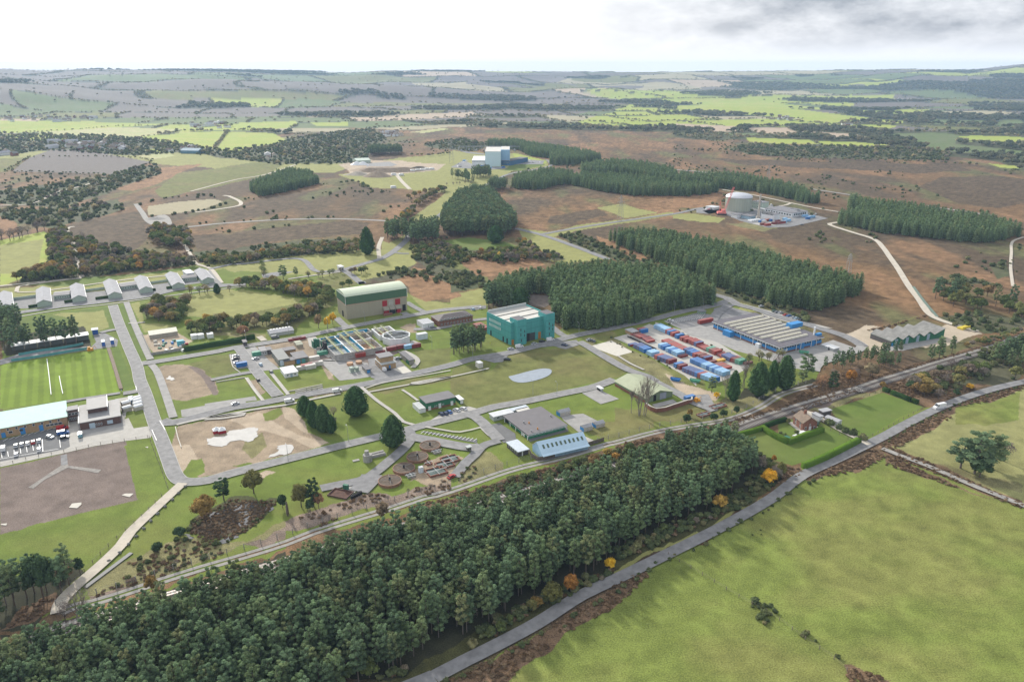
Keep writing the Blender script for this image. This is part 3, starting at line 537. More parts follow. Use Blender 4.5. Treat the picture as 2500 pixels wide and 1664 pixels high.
def road(text, width, m, name='road', kerb=False, dashes=False, step=6.0):
    L = smooth_line(Uarr(SS(text)), step); mb = MB(); z = lay[0]; lay[0] += .004
    strip(mb, L, width / 2, -width / 2, z)
    if kerb:
        for s in (1, -1): strip(mb, L, s * (width / 2 + .22), s * width / 2, z + .05, 1) if s > 0 else strip(mb, L, s * width / 2, s * (width / 2 + .22), z + .05, 1)
    o = mb.build(name, [m, KERB, WHITE]); o['kind'] = 'structure'; return L
def pad(text, m, name='hardstanding', z=None):
    P = Uarr(SS(text)); mb = MB(); z = z or lay[0]; lay[0] += .004
    mb.add([(p[0], p[1], z) for p in P], [tuple(range(len(P)))]); o = mb.build(name, m)
    if o.data.polygons[0].normal.z < 0: o.data.flip_normals()
    o['kind'] = 'structure'; return o
# pads first
pad('c 1330 960 1540 905 1745 1015 1590 1055', SLAB, 'concrete_slab')
pad('c 1560 880 1700 840 1850 770 1900 745 2352 900 2352 1340 2240 1240 1700 940', CONC, 'container_yard')
pad('d 0 730 100 760 560 900 860 1080 900 1160 740 1250 600 1310 480 1290 200 1180 0 1090', CONC, 'container_yard')
pad('d 80 720 400 640 560 660 700 690 540 760 250 800', TARBLUE, 'car_park'); pad('d 560 600 660 570 1000 660 1100 760 700 800 540 740', TARBLUE, 'car_park')
pad('d 240 800 540 740 640 820 1000 960 1190 1040 1330 1120 1500 1120 1560 1060 1900 990 1930 1000 1560 1140 1520 1200 1330 1170 980 1060 760 1000 560 910 330 860', CONCG, 'hardstanding')
pad('d 1190 1040 1610 930 1700 900 1930 980 1900 1000 1560 1100 1540 1180 1330 1160', CONCG, 'hardstanding')
pad('d 860 560 1200 650 1500 740 1700 790 1560 780 1300 740 1050 670 920 590', CONC, 'car_park')
pad('i 1080 570 1200 540 1500 470 1620 490 1500 540 1200 610 980 610', CONCG, 'hardstanding')
pad('a 120 500 350 480 690 455 1000 430 1320 400 1480 370 1620 350 1750 340 1900 330 2000 330 1980 350 1800 370 1700 390 1560 440 1400 485 1050 520 600 570 250 600 130 600', TARBLUE, 'forecourt')
pad('a 540 290 550 290 545 280', TARBLUE); pad('b 540 270 690 250 860 245 700 290 560 310', TARBLUE, 'old_pad')
pad('a 890 850 1000 830 1130 900 1120 960 900 990 880 960 920 920', TARBLUE, 'lay_by'); pad('a 0 1090 200 1030 860 960 900 985 820 1000 120 1110 0 1140', TARBLUE, 'path')
pad('e 0 680 650 540 740 520 760 640 660 770 560 790 0 890', TARDARK, 'car_park'); pad('e 640 500 740 500 770 580 1160 530 1200 480 1230 470 1280 570 1440 545 1470 600 1440 660 1200 690 900 740 640 800 0 940 0 890 620 770 670 745', CONC, 'concrete_apron')
pad('e 1100 290 1340 250 1380 390 1210 410 1200 470 1170 420', CONC, 'hardstanding'); pad('e 740 500 1190 430 1200 545 770 640', CONCG, 'hardstanding')
pad('e 580 830 640 815 650 915 585 925', TARBLUE, 'path')
for t in ('e 585 925 650 915 660 940 430 1060 320 1145 270 1135', 'e 650 925 970 965 940 998 640 945'): pad(t, mat('path_worn', (.27, .25, .225), .95, .3, .6), 'path')
pad('e 1730 395 2352 280 2352 340 1900 440 1740 460', CONCG, 'lay_by'); pad('f 0 335 480 262 500 300 250 330 0 375', CONCG, 'lay_by')
pad('b 380 990 480 960 620 1100 720 1180 540 1200 420 1060', CONCG, 'hardstanding'); pad('b 230 1040 370 1020 450 1160 320 1180 250 1120', TARBLUE, 'car_park')
pad('b 1060 1100 1280 1070 1560 1120 1590 1250 1480 1270 1290 1290 1080 1090', CONCG, 'hardstanding'); pad('b 1560 1080 1830 1060 1900 1130 2000 1220 1880 1250 1640 1280 1590 1260', TARBLUE, 'car_park')
pad('b 1800 1180 1910 1150 1990 1210 1900 1225', SLAB, 'path'); pad('b 1200 1060 1700 975 1740 1015 1250 1105', CONC, 'hardstanding'); pad('b 1700 975 2000 905 2060 930 1740 1015', CONC, 'hardstanding')
pad('b 980 880 1060 870 1250 1050 1180 1070 1000 960', CONC, 'hardstanding'); pad('b 2340 620 2352 620 2352 640', TARBLUE)
pad('c 150 590 340 570 340 600 200 620', TARBLUE, 'car_park'); pad('c 730 470 1060 480 1000 530 900 590 760 570', mat('clearing_earth', (.16, .13, .11), .95, .3, .4), 'clearing')
pad('c 560 1040 660 1000 980 960 1050 970 1180 940 1240 930 1200 900 900 940 600 1000 300 1090 420 1120 500 1110', TARBLUE, 'lay_by')
pad('c 1120 960 1230 915 1260 940 1100 990 1010 970', TARMAC, 'lay_by')
pad('g 190 500 320 420 560 360 600 370 670 390 640 410', CONC, 'car_park'); pad('g 100 600 150 598 650 680 640 710 520 690', TARDARK, 'parking_bays'); pad('g 340 712 530 735 530 780 325 745', TARDARK, 'parking_bays')
pad('g 740 540 860 520 1010 620 1020 680 900 710', TARDARK, 'hardstanding'); pad('g 1440 450 1660 430 1800 500 1760 560 1620 610 1480 500', CONCG, 'hardstanding')
pad('g 1650 235 1800 195 2005 290 1830 340', CONCG, 'old_pad'); pad('g 1620 620 1770 690 1700 720 1640 660', CONC, 'path'); pad('g 1260 870 1850 720 1860 750 1290 890', TARBLUE, 'path')
pad('g 1120 640 1500 540 1520 600 1150 700', TARDARK, 'hardstanding'); pad('h 360 540 560 490 600 520 400 570', CONCG, 'forecourt'); pad('h 620 460 900 440 990 600 900 610 800 540', TARMAC, 'hardstanding')
pad('f 1290 1110 1420 1100 1490 1105 1490 1140 1380 1230 1320 1240 1380 1190', CONC, 'concrete_apron')
pad('q 0 450 170 435 330 500 560 590 700 650 900 700 1150 760 1500 745 1800 680 2100 610 1800 530 1180 400 900 440 500 480 240 470 100 490 200 540 0 520', TARBLUE, 'reactor_yard')
pad('q 880 690 1400 650 1500 690 1100 740', CONC, 'hardstanding')
pad('p 130 290 650 360 640 380 300 340', TARBLUE, 'substation_yard'); pad('p 0 620 250 480 420 560 600 600 1000 610 1100 640 800 660 300 640', TARBLUE, 'car_park'); pad('p 1200 560 1300 500 1480 470 1800 490 1760 560 1400 560', TARBLUE, 'car_park')
pad('n 270 690 420 680 470 700 400 720 260 715', TARMAC, 'hardstanding')
pad('i 240 1180 330 1200 420 1270 360 1300 300 1250', TRACKM, 'path'); pad('m 1010 1060 1090 1040 1130 1060 1140 1090 1060 1110 1000 1080', TRACKG, 'hardstanding')
# roads
road('n 1090 830 930 890 830 980 725 1062 640 1085 590 1100 540 1200 440 1290 350 1340 270 1362 170 1392 100 1410', 7, TARBLUE)
road('n 100 1410 150 1440 235 1505 b 1500 345', 6, TARBLUE); road('n 1090 830 1140 800 1240 760 1500 710 1500 680 1480 665', 6, TARBLUE); road('n 440 1290 500 1300 550 1300', 4, TARBLUE, 'path')
road('n 1270 1130 1450 1175 1640 1240 1900 1340', 7, TARBLUE); road('n 1450 1170 1700 1125 2000 1080 o 0 1030 130 1000 220 985 300 980', 6, TARBLUE)
road('n 370 1190 345 1255 350 1335', 4, TRACKM, 'track'); road('n 460 760 500 810 555 865', 6, TRACKM, 'track')
road('n 400 1080 200 1070 0 1066 m 1900 1072 1500 1097 1250 1122 1150 1118 1030 1100 960 1020 920 965', 6, TRACKG, 'track')
road('m 1140 1110 1120 1060 1090 1040', 9, TRACKG, 'track'); road('m 1510 908 1550 912 1628 970 1450 1005 1320 1022', 5, TRACKM, 'track')
road('m 505 1118 465 1125 455 1150 490 1220 520 1310 535 1380 555 1460', 4, TRACKM, 'track'); road('m 1200 1200 1260 1260 1300 1330 1330 1370 1420 1400 1500 1500', 3.5, TRACKM, 'track')
road('m 0 1520 150 1505 400 1480 555 1463', 3.5, TRACKM, 'track'); road('a 160 440 170 400 200 385 450 350 780 312', 3, TRACKM, 'path'); road('a 160 445 350 440 660 402 1000 352 1300 315 1580 288', 2.5, TRACKM, 'path')
road('m 0 975 200 965 400 880 530 850 700 800', 4, TRACKM, 'track'); road('m 1290 880 1600 800 1780 770 2000 700', 4, TRACKM, 'track'); road('m 0 487 60 490 110 485', 8, TRACKM, 'track')
road('a 0 680 150 645 400 610 600 580 850 555 1050 530 1250 508 1400 485 1560 450 1700 420 2000 395 2352 370', 7, TARBLUE, kerb=True); road('a 190 680 600 610 1050 560 1400 510 2000 430 2352 390', 1.6, CONC, 'path')
road('b 0 380 200 375 300 378', 6, TARBLUE); road('b 0 240 60 320 110 370', 9, TARMAC); road('a 2000 225 2352 150 b 280 180 600 145 850 122 950 140 1040 230 1100 250 1200 245 1320 235', 5, TARBLUE)
road('b 800 320 1000 290 1300 250', 2.5, CONC, 'path')
road('a 1080 570 1110 660 1150 770 1195 880 1240 990 1285 1090 1318 1180 1340 1290 1385 1400 e 1430 360 1475 500 1530 640 1580 770 1620 880 1665 1000 1710 1060 1760 1082 1850 1085 2000 1068 f 230 1010 455 950 700 890 1000 815 1300 740 1700 645 1900 600 2030 560 2352 480 g 640 418 800 370 1000 335 1180 300 1500 232 1750 180 1960 105', 6.1, TARMAC, kerb=True, step=5)
road('e 1540 500 1620 520 1720 505 1900 458 f 280 372 500 338 700 300 850 270 1100 225 1400 175 1700 115 2000 50 b 2352 1145 c 230 1080 560 1025 900 940 1200 860 1500 800 1800 735 2000 690 d 100 672 300 622 430 600 600 562 720 515', 6.5, TARBLUE, kerb=True, step=5)
road('d 560 470 690 505 780 560 950 605 1150 670 1400 740 1600 800 1800 860 1930 925 1980 960', 7, TARBLUE, kerb=True); road('d 540 720 600 640 720 560', 7, TARBLUE); road('d 1980 960 1940 1000 1560 1130 1520 1200', 6, CONCG)
road('a 1340 1130 1500 1110 1800 1060 2100 1010 b 300 975 600 930 900 880 1200 815 1500 755 1800 700 2000 665 2250 620 c 150 595 300 580', 6.4, TARMAC, kerb=True)
road('b 2000 800 2200 795 c 0 768 200 718 350 700', 5, TARMAC); road('b 1930 540 2010 590 2130 650', 4.5, TARMAC); road('b 1900 640 1960 680', 5, TARMAC); road('b 1260 690 1320 750 1370 785', 5, TARMAC)
road('b 330 985 420 1100 510 1220 600 1330 700 1440', 6, TARMAC, kerb=True); road('f 60 110 300 60 480 30', 4, TARMAC, 'path'); road('b 520 870 570 910', 4, TRACKM, 'path')
road('c 960 770 1060 850 1130 880', 5, TARMAC); road('a 1150 800 1050 812 960 835', 4.5, TARMAC)
road('e 1180 240 1300 220 1340 200', 5, TARMAC); road('e 0 440 400 360 800 290 1150 235', 3, TARMAC, 'path'); road('e 1440 600 1480 590', 6, TARMAC)
road('a 1210 545 1250 650 1290 760 1360 920 1440 1090', 4, CONCG, 'path'); road('a 1230 745 1390 735', 2, CONC, 'path'); road('a 1450 1140 1500 1200 e 1580 230 1660 470', 4, CONCG, 'path')
road('e 1690 540 1900 490 2352 430 f 0 490 300 425 560 380 780 350 1050 290 1300 240', 1.8, CONC, 'path')
road('f 640 50 760 200 800 250', 2, CONC, 'path'); road('f 400 90 480 210 560 310', 1.8, CONC, 'path'); road('f 1500 180 1650 310 1820 430 1900 510 2000 540', 2.0, CONC, 'path'); road('f 1500 240 1930 160 2352 80 g 0 155 400 80 760 0', 1.4, CONC, 'path'); road('f 1540 190 1700 140 2352 20', 1.2, CONC, 'path')
road('f 1890 205 1960 250 2040 310', 1.5, CONC, 'path'); road('g 150 560 350 595 480 610 680 565', 1.3, CONC, 'path'); road('g 680 560 760 640 850 690', 1.6, CONC, 'path')
road('c 1230 920 1320 970 1450 1050 1700 1190 1900 1260 h 400 330 540 400 650 460 730 510 860 560 960 600', 6, TARMAC, step=5); road('c 1600 1055 1720 1130 1850 1190', 1.5, CONC, 'path')
road('g 560 440 640 470 740 560 860 690', 6, TARMAC); road('g 860 692 740 725 680 760 620 830 540 900 430 1040', 5, TARBLUE)
road('f 1930 590 1975 650 1900 770 1750 900 1600 1020 1480 1075 1300 1110 1110 1150', 5.5, TARBLUE); road('f 1600 1020 1560 1090 1470 1180', 9, TARBLUE); road('g -10 650 200 690 400 730 600 760 680 745', 7, TARMAC)
road('b 1900 1010 2000 1060 2040 1110 1990 1170', 3, CONC, 'path')
road('e 1750 1100 1640 1200 1500 1330 1250 1568 j 1000 440 830 605 650 760 545 860 495 930 480 1000', 4.5, TRACKM, 'track', step=4)
L = smooth_line(Uarr(SS('j 500 990 620 940 750 915 1000 840 1300 740 1650 630 2000 530 2356 420 f 1050 1560 1400 1450 1800 1330 2100 1230 g 250 1210 500 1130 1000 960 1500 840 1900 720 h 0 905 400 800 700 745 1000 700 1180 655 1400 560 1600 440 1920 350')), 5)
PERIM = L; mb = MB()
strip(mb, L, 2.1, .45, .11); strip(mb, L, -.45, -2.1, .11); tag(mb.build('track', TRACKG), kind='structure')
L = road('k 1000 1540 1200 1435 1400 1335 1700 1175 2000 985 2224 880 l 300 600 600 450 900 280 h 1800 1220 2100 1080 i 1000 1440 1200 1330 1500 1180 1800 1060 2100 970 2500 880', 5.1, TARBLUE, 'road', kerb=False, step=5); LANE = L
road('k 1000 1540 700 1660 300 1800', 5.6, TARBLUE)
road('i 870 1515 800 1475 600 1380 480 1310 390 1260 330 1250', 3.2, TRACKM, 'path'); road('l 1540 -10 1640 30 1800 90 2100 220 2356 320 2600 440', 3, TRACKG, 'track')
road('o 315 868 520 905 780 960 980 1000 1180 1032', 4, TRACKM, 'track'); road('o 780 960 740 975 700 980', 4, TRACKM, 'track')
road('o 1110 1090 1040 1100 1060 1115 1200 1160 1340 1205 1400 1260 1450 1330 1500 1400 i 1250 0 1350 130 1430 250 1500 300 1600 340 1900 430', 5, TRACKM, 'track')
road('o 2356 1190 2280 1220 2270 1300 2265 1400 2280 1524', 2.5, TRACKM, 'track'); road('o 1700 980 1900 1010 2140 1045', 6, TRACKG, 'track'); road('o 920 865 1180 905', 6, TRACKG, 'track'); road('o 0 735 130 745 250 760', 8, TRACKG, 'track')
road('i 1290 0 1400 150 1520 290', 2.2, mat('ditch_green', (.15, .20, .16), .9, .2), 'ditch')
# painted bays and lines
mb = MB()
def line(k, x0, y0, x1, y1, w=.12, z=.42): 
    a, b = G(k, x0, y0), G(k, x1, y1); L_ = np.array([[a.x, a.y], [b.x, b.y]]); strip(mb, L_, w, -w, z)
for i in range(15): line('g', 108 + i * 36, 602 + i * 5.2 + 22, 140 + i * 36, 600 + i * 5.2)
for i in range(6): line('g', 340 + i * 36, 740 + i * 6, 365 + i * 33, 716 + i * 5)
for i in range(13): line('d', 150 + i * 24, 745 - i * 4, 215 + i * 22, 700 - i * 4.5)
for i in range(9): line('e', 30 + i * 60, 700 - i * 15, 80 + i * 60, 670 - i * 14)
for i in range(7): line('e', 15 + i * 60, 810 - i * 14, 22 + i * 60, 860 - i * 14)
line('e', 405, 680, 412, 800, .2); line('e', 570, 660, 580, 760); line('e', 0, 900 - 30, 560, 790 - 18)
line('e', 1455, 590, 1500, 690, .15); line('e', 1530, 500, 1580, 590, .15); line('e', 1300, 170, 1310, 210, .15)
tag(mb.build('painted_markings', WHITE), kind='structure')
# standing water
def water(name, text, label, kind='structure', col=(.02, .025, .03), z=.5):
    m = mat('water_' + name, col, .06, .1, .3, spec=.8); L = smooth_line(Uarr(SS(text)), 1.2)
    L = L + (fbm(L[:, :1] * .45 + np.array([[0, 50]]), L[:, 1:] * .45 + np.array([[0, 9]]), 4) - .5) * (0 if name == 'pool' else 5) if name != 'pool' else L
    mb = MB().add([(p[0], p[1], z) for p in L], [tuple(range(len(L) - 1))]); o = mb.build('water', m)
    if o.data.polygons[0].normal.z < 0: o.data.flip_normals()
    o['kind'] = kind; o['label'] = label; return o
water('pool', 'c 555 1250 620 1235 750 1200 880 1175 950 1180 968 1205 940 1240 860 1275 760 1300 670 1310 600 1295 560 1262 555 1250', 'still kidney shaped pool in the lawn', col=(.26, .30, .34), z=.16)  # pool colour raised to stand for the bright sky it reflects
water('puddle', 'f 15 660 100 660 200 640 230 600 340 575 470 555 500 600 515 660 450 695 330 690 250 700 180 745 80 735 20 700 15 660', 'large puddle painted pale with sky glare', col=(.52, .50, .46), z=.14)  # pale puddle colour has the sky glare painted in
water('puddle', 'f 620 835 690 790 680 745 770 725 850 750 855 780 800 815 720 830 640 845 620 835', 'smaller puddle painted pale with sky glare', col=(.52, .50, .46), z=.14)
water('puddle', 'a 1605 1245 1635 1240 1650 1265 1680 1270 1670 1290 1620 1285 1605 1245', 'white puddle', col=(.52, .50, .46), z=.14)
for t in ('j 1890 150 1950 115 2060 95 2100 120 2040 160 1960 170 1890 150', 'j 2010 180 2060 170 2040 240 1990 290 1955 300 1985 230 2010 180', 'j 1700 220 1740 180 1850 140 1860 150 1760 190 1710 225 1700 220', 'j 1590 385 1540 360 1535 340 1560 350 1600 375 1590 385',
          'j 2200 110 2250 120 2240 140 2190 155 2200 110', 'j 1770 410 1850 385 1950 370 1930 400 1840 430 1770 410'):
    water('marsh', t, 'pale marsh water', col=(.10, .10, .10), z=.13)
for t in ('e 660 1330 690 1290 780 1280 780 1300 740 1335 660 1330', 'e 1165 1210 1200 1195 1280 1195 1240 1230 1165 1210', 'e 1390 750 1420 745 1415 760 1390 750', 'e 10 1485 70 1480 60 1500 10 1495'): pad(t, SLAB, 'concrete_slab', .2)

# ---------------------------------------------------------------- railway
BAL = mat('ballast', (.11, .09, .08), .95, .25, 1.5); BALP = mat('ballast_pale', (.40, .37, .32), .95, .2, 1.5); RAIL = mat('rail_steel', (.16, .13, .12), .4, .1, 2, .6); SLEEP = mat('sleeper', (.50, .48, .44), .9, .1, 2)
RT = 'j -900 1600 200 1243 350 1188 j 1900 725 k 1380 355 1500 322 1900 200 2100 125 h 1070 800 1350 700 1650 600 2000 495 2352 390 i 700 1010 1000 905 1250 830 1500 750 1960 615 2200 530 2352 480 2600 420'
L = smooth_line(Uarr(SS(RT)), 4); RAILL = L
mb = MB(); strip(mb, L, 4.0, -4.0, .32); tag(mb.build('railway_bed', BAL), kind='structure')
mb = MB(); strip(mb, L, 3.2, 1.1, .36); tag(mb.build('railway_ballast', BALP), kind='structure')
for s, nm in ((2.1, 'railway_track'), (-1.9, 'railway_track')):
    mb = MB(); Lt = offset_line(L, s)
    for r in (.75, -.75): strip(mb, Lt, r + .12, r - .12, .62, 0)
    d = np.r_[0, np.cumsum(np.linalg.norm(np.diff(Lt, axis=0), axis=1))]
    for t in np.arange(0, d[-1], 1.5):
        x = np.interp(t, d, Lt[:, 0]); y = np.interp(t, d, Lt[:, 1]); j = min(np.searchsorted(d, t), len(L) - 2); T = L[j + 1] - L[j]; T /= np.linalg.norm(T); n_ = np.array([-T[1], T[0]])
        q_ = [np.array([x, y]) + n_ * a * 1.25 + T * b * .28 for a, b in ((1, 1), (-1, 1), (-1, -1), (1, -1))]
        mb.add([(c[0], c[1], .5) for c in q_], [(3, 2, 1, 0)], 1)
    tag(mb.build(nm, [RAIL, SLEEP]), kind='structure')

# ---------------------------------------------------------------- trees: crowns of many leaf clumps
BARK = mat('bark', (.13, .10, .08), .95, .25, 2); BARKPALE = mat('bark_pale', (.15, .125, .105), .95, .25, 2)
PINE = leafmat('pine_needles', [(0, (.125, .185, .105)), (.35, (.165, .235, .13)), (.65, (.15, .21, .10)), (.88, (.20, .25, .125)), (1, (.22, .235, .115))], .4)
CONI = leafmat('conifer_needles', [(0, (.12, .18, .085)), (.5, (.165, .225, .10)), (.85, (.14, .21, .11)), (1, (.21, .245, .11))], .4, .55)
CYPR = leafmat('cypress_foliage', [(0, (.040, .085, .03)), (.5, (.05, .10, .036)), (1, (.055, .10, .04))])
OAK = leafmat('autumn_leaves', [(0, (.13, .16, .055)), (.25, (.10, .14, .05)), (.50, (.18, .185, .07)), (.62, (.24, .21, .08)), (.74, (.27, .18, .075)), (.82, (.24, .19, .14)), (.90, (.23, .21, .17)), (.96, (.42, .31, .07)), (1, (.42, .23, .07))])
OLIVE = leafmat('hedgerow_leaves', [(0, (.15, .18, .07)), (.3, (.11, .15, .06)), (.5, (.22, .225, .10)), (.7, (.25, .22, .13)), (.85, (.24, .20, .165)), (1, (.32, .27, .10))])
GORSE = leafmat('gorse', [(0, (.085, .11, .05)), (.5, (.11, .135, .06)), (.85, (.15, .16, .075)), (1, (.20, .18, .09))])
BROWN = leafmat('bracken_fronds', [(0, (.15, .10, .06)), (.5, (.20, .135, .082)), (1, (.26, .19, .12))])
YELL = leafmat('yellow_leaves', [(0, (.60, .40, .03)), (1, (.62, .36, .04))]); ORAN = leafmat('orange_leaves', [(0, (.42, .22, .05)), (1, (.38, .18, .06))])
PALE = leafmat('birch_leaves', [(0, (.30, .22, .12)), (.5, (.26, .20, .13)), (1, (.22, .21, .09))]); TWIG = leafmat('bare_twigs', [(0, (.20, .165, .14)), (.5, (.17, .14, .13)), (1, (.23, .19, .15))], .1)
HEDGE = leafmat('clipped_hedge_leaves', [(0, (.085, .155, .022)), (1, (.095, .165, .025))], .2, .25); HEDGEDK = leafmat('dark_hedge_leaves', [(0, (.025, .055, .018)), (1, (.035, .065, .02))], .1, .25)

def cards(C, size, out, r, flat=.5):
    """leaf-sprig quads at centres C, facing roughly along out"""
    n = len(C); nrm = out + r.normal(size=(n, 3)) * flat; nrm /= np.linalg.norm(nrm, axis=1)[:, None] + 1e-9
    a = np.cross(nrm, r.normal(size=(n, 3))); a /= np.linalg.norm(a, axis=1)[:, None] + 1e-9; b = np.cross(nrm, a)
    s = (size * r.uniform(.6, 1.25, n))[:, None]; a = a * s * .5; b = b * s * .5 * r.uniform(.55, 1, n)[:, None]
    V = np.stack([C - a - b * .4, C + a * .3 - b, C + a + b * .5, C - a * .2 + b], 1).reshape(-1, 3)
    return V, np.arange(4 * n).reshape(n, 4)
SPH = None
def blob(c, rad, r, nu=7, nv=5):
    th = np.linspace(0, math.pi, nv + 1); ph = np.linspace(0, 2 * math.pi, nu, endpoint=False)
    V = np.array([[math.sin(t) * math.cos(p), math.sin(t) * math.sin(p), math.cos(t)] for t in th for p in ph]); V = V * (1 + r.uniform(-.18, .18, (len(V), 1)))
    F = [(i * nu + j, (i + 1) * nu + j, (i + 1) * nu + (j + 1) % nu, i * nu + (j + 1) % nu) for i in range(nv) for j in range(nu)]
    return V * np.array(rad) + np.array(c), np.array(F)
def crown(clumps, ncard, size, seed, flat=.5, core=.72, cardn=None):
    r = np.random.default_rng(seed); VS, FS_, T = [], [], []; o = 0
    for c in clumps:
        c_, rad = np.array(c[:3]), np.array(c[3:6]); tint = r.uniform(0, 1)
        d = r.normal(size=(ncard, 3)); d /= np.linalg.norm(d, axis=1)[:, None]; d[:, 2] = np.where(d[:, 2] < -.35, -d[:, 2], d[:, 2])
        P = c_ + d * rad * (r.uniform(.75, 1.08, (ncard, 1)))
        V, F = cards(P, size, d, r, flat); VS.append(V); FS_.append(F + o); o += len(V); T += list(np.clip(tint + r.uniform(-.25, .25, ncard), 0, 1))
        if core: V, F = blob(c_, rad * core, r); VS.append(V); FS_.append(F + o); o += len(V); T += [tint * .8] * len(F)  # clump core tinted darker, inner shade put into the colour
    return np.vstack(VS), np.vstack(FS_), np.array(T)
def crown_obj(name, data, m, link=False, trunk=None, trunkmat=None):
    V, F, T = data; mats = [m]; nT = len(F)
    if trunk is not None:
        tv = np.array(trunk.v); tf = np.array([f for f in trunk.f if len(f) == 4]); F = np.vstack([F, tf + len(V)]); V = np.vstack([V, tv]); T = np.r_[T, np.full(len(tf), .5)]; mats.append(trunkmat or BARK)
    o = np_mesh(name, V, F, mats, link=link); a = o.data.attributes.new('tint', 'FLOAT', 'FACE'); a.data.foreach_set('value', T.astype(np.float32))
    if len(mats) > 1: mi = np.zeros(len(F), np.int32); mi[nT:] = 1; o.data.polygons.foreach_set('material_index', mi)
    return o
def pine_parts(seed, Ht=15.0, R=2.9, base=.30, n=26, ncard=42, size=.5):
    r = np.random.default_rng(seed); cl = []
    for i in range(n):
        t = (i + .5) / n; z = Ht * (base + (1 - base) * t * .93); rr = R * math.sqrt(max(.05, 1 - (abs(t - .38) / .72) ** 2)) * r.uniform(.45, .85); a = i * 2.4 + r.uniform(-.5, .5)
        s = (1 - .4 * t) * r.uniform(.85, 1.2); cl.append((rr * math.cos(a), rr * math.sin(a), z, 1.12 * s, 1.12 * s, .95 * s))
    tr = MB(); tr.bar((0, 0, -.3), (r.uniform(-.2, .2), 0, Ht * .55), .22, .15, 6).bar((0, 0, Ht * .55), (0, .1, Ht * .93), .15, .04, 5)
    for c in cl[::2]: tr.bar((0, 0, c[2] - 1.3), (c[0] * .9, c[1] * .9, c[2] - .2), .07, .03, 4)
    return crown(cl, ncard, size, seed, .55), tr
def coni_parts(seed, Ht=11.0, R=2.4, ncard=330, size=.75):
    r = np.random.default_rng(seed); t = r.uniform(0, 1, ncard) ** 1.15; z = Ht * (.08 + .92 * t)
    lob = 1 + .18 * np.sin(z * 3.1 + seed); rad = R * np.sqrt(1.02 - t ** 1.7) * lob * r.uniform(.75, 1.1, ncard); a = r.uniform(0, 2 * math.pi, ncard)
    P = np.stack([rad * np.cos(a), rad * np.sin(a), z], 1); out_ = np.stack([np.cos(a), np.sin(a), np.full(ncard, .75)], 1)
    V, F = cards(P, size, out_, r, .45); T = np.clip(r.uniform(0, 1, ncard) * .6 + .3 * (lob - .82) / .36, 0, 1)  # hollows between lobes tinted darker, as painted shade; so is the core
    V2, F2 = blob((0, 0, Ht * .42), (R * .62, R * .62, Ht * .44), r, 8, 6); V2[:, :2] *= np.clip(1.25 - .8 * V2[:, 2:3] / Ht, .1, 1.2)
    tr = MB().bar((0, 0, -.3), (0, 0, Ht * .5), .2, .12, 5)
    return (np.vstack([V, V2]), np.vstack([F, F2 + len(V)]), np.r_[T, np.full(len(F2), .25)]), tr
def broad_parts(seed, Ht=8.5, R=3.9, n=13, ncard=30, size=.85, core=.74):
    r = np.random.default_rng(seed); cl = [(0, 0, Ht * .6, R * .6, R * .6, Ht * .3)]
    for i in range(n):
        t = (i + .5) / n; el = math.asin(t * 1.1 - .15) if t * 1.1 - .15 < 1 else 1.5; a = i * 2.4 + r.uniform(-.4, .4); rr = R * .62 * math.cos(el) * r.uniform(.8, 1.15)
        s = r.uniform(.75, 1.2) * R * .40; cl.append((rr * math.cos(a), rr * math.sin(a), Ht * .48 + Ht * .34 * math.sin(el) * r.uniform(.85, 1.15), s, s, s * .85))
    tr = MB(); tr.bar((0, 0, -.3), (0, 0, Ht * .45), .26, .18, 6)
    for c in cl[1:]: tr.bar((0, 0, Ht * .3), c[:3], .10, .04, 4)
    return crown(cl, ncard, size, seed, .6, core), tr
def bush_parts(seed, R=1.7, Ht=2.0, n=6, ncard=16, size=.55):
    r = np.random.default_rng(seed); cl = []
    for i in range(n): a = i * 2.4; rr = R * .5 * math.sqrt(i / n) * r.uniform(.8, 1.2); s = r.uniform(.7, 1.1) * R * .55; cl.append((rr * math.cos(a), rr * math.sin(a), Ht * .42 * r.uniform(.7, 1.2), s, s, Ht * .45))
    return crown(cl, ncard, size, seed, .6, .8)
def cypress_parts(seed, Ht=16.0, R=5.2, ncard=1500, size=.95, pw=.62, low=.25):
    r = np.random.default_rng(seed); t = r.uniform(0, 1, ncard) ** 1.15; prof_ = np.minimum((t / low) ** .5, 1) * (1 - np.clip((t - low) / (1 - low), 0, 1) ** 1.9) ** pw; a = r.uniform(0, 2 * math.pi, ncard)
    lob = 1 + .09 * np.sin(a * 5 + t * 9 + seed) + .07 * np.sin(a * 11 - t * 14)
    rad = R * prof_ * lob * r.uniform(.93, 1.05, ncard); P = np.stack([rad * np.cos(a), rad * np.sin(a), .2 + t * (Ht - .2)], 1); out_ = np.stack([np.cos(a), np.sin(a), .5 + t], 1)
    V, F = cards(P, size, out_, r, .4); T = np.clip((lob - .84) / .32 + r.uniform(-.2, .2, ncard), 0, 1)  # grooves between lobes and the core darkened: crease shade in the tint
    nv, nu = 12, 14; tt = np.linspace(0, 1, nv + 1); V2 = []
    for q in tt:
        pr = min((q / low) ** .5, 1) * (1 - max(0, (q - low) / (1 - low)) ** 1.9) ** pw
        for k in range(nu): an = 2 * math.pi * k / nu; V2.append((R * .9 * pr * math.cos(an), R * .9 * pr * math.sin(an), q * Ht * .96))
    F2 = np.array([(i * nu + j, i * nu + (j + 1) % nu, (i + 1) * nu + (j + 1) % nu, (i + 1) * nu + j) for i in range(nv) for j in range(nu)])
    return (np.vstack([V, np.array(V2)]), np.vstack([F, F2 + len(V)]), np.r_[T, np.full(len(F2), .2)]), MB().bar((0, 0, -.3), (0, 0, 2), .35, .3, 6)
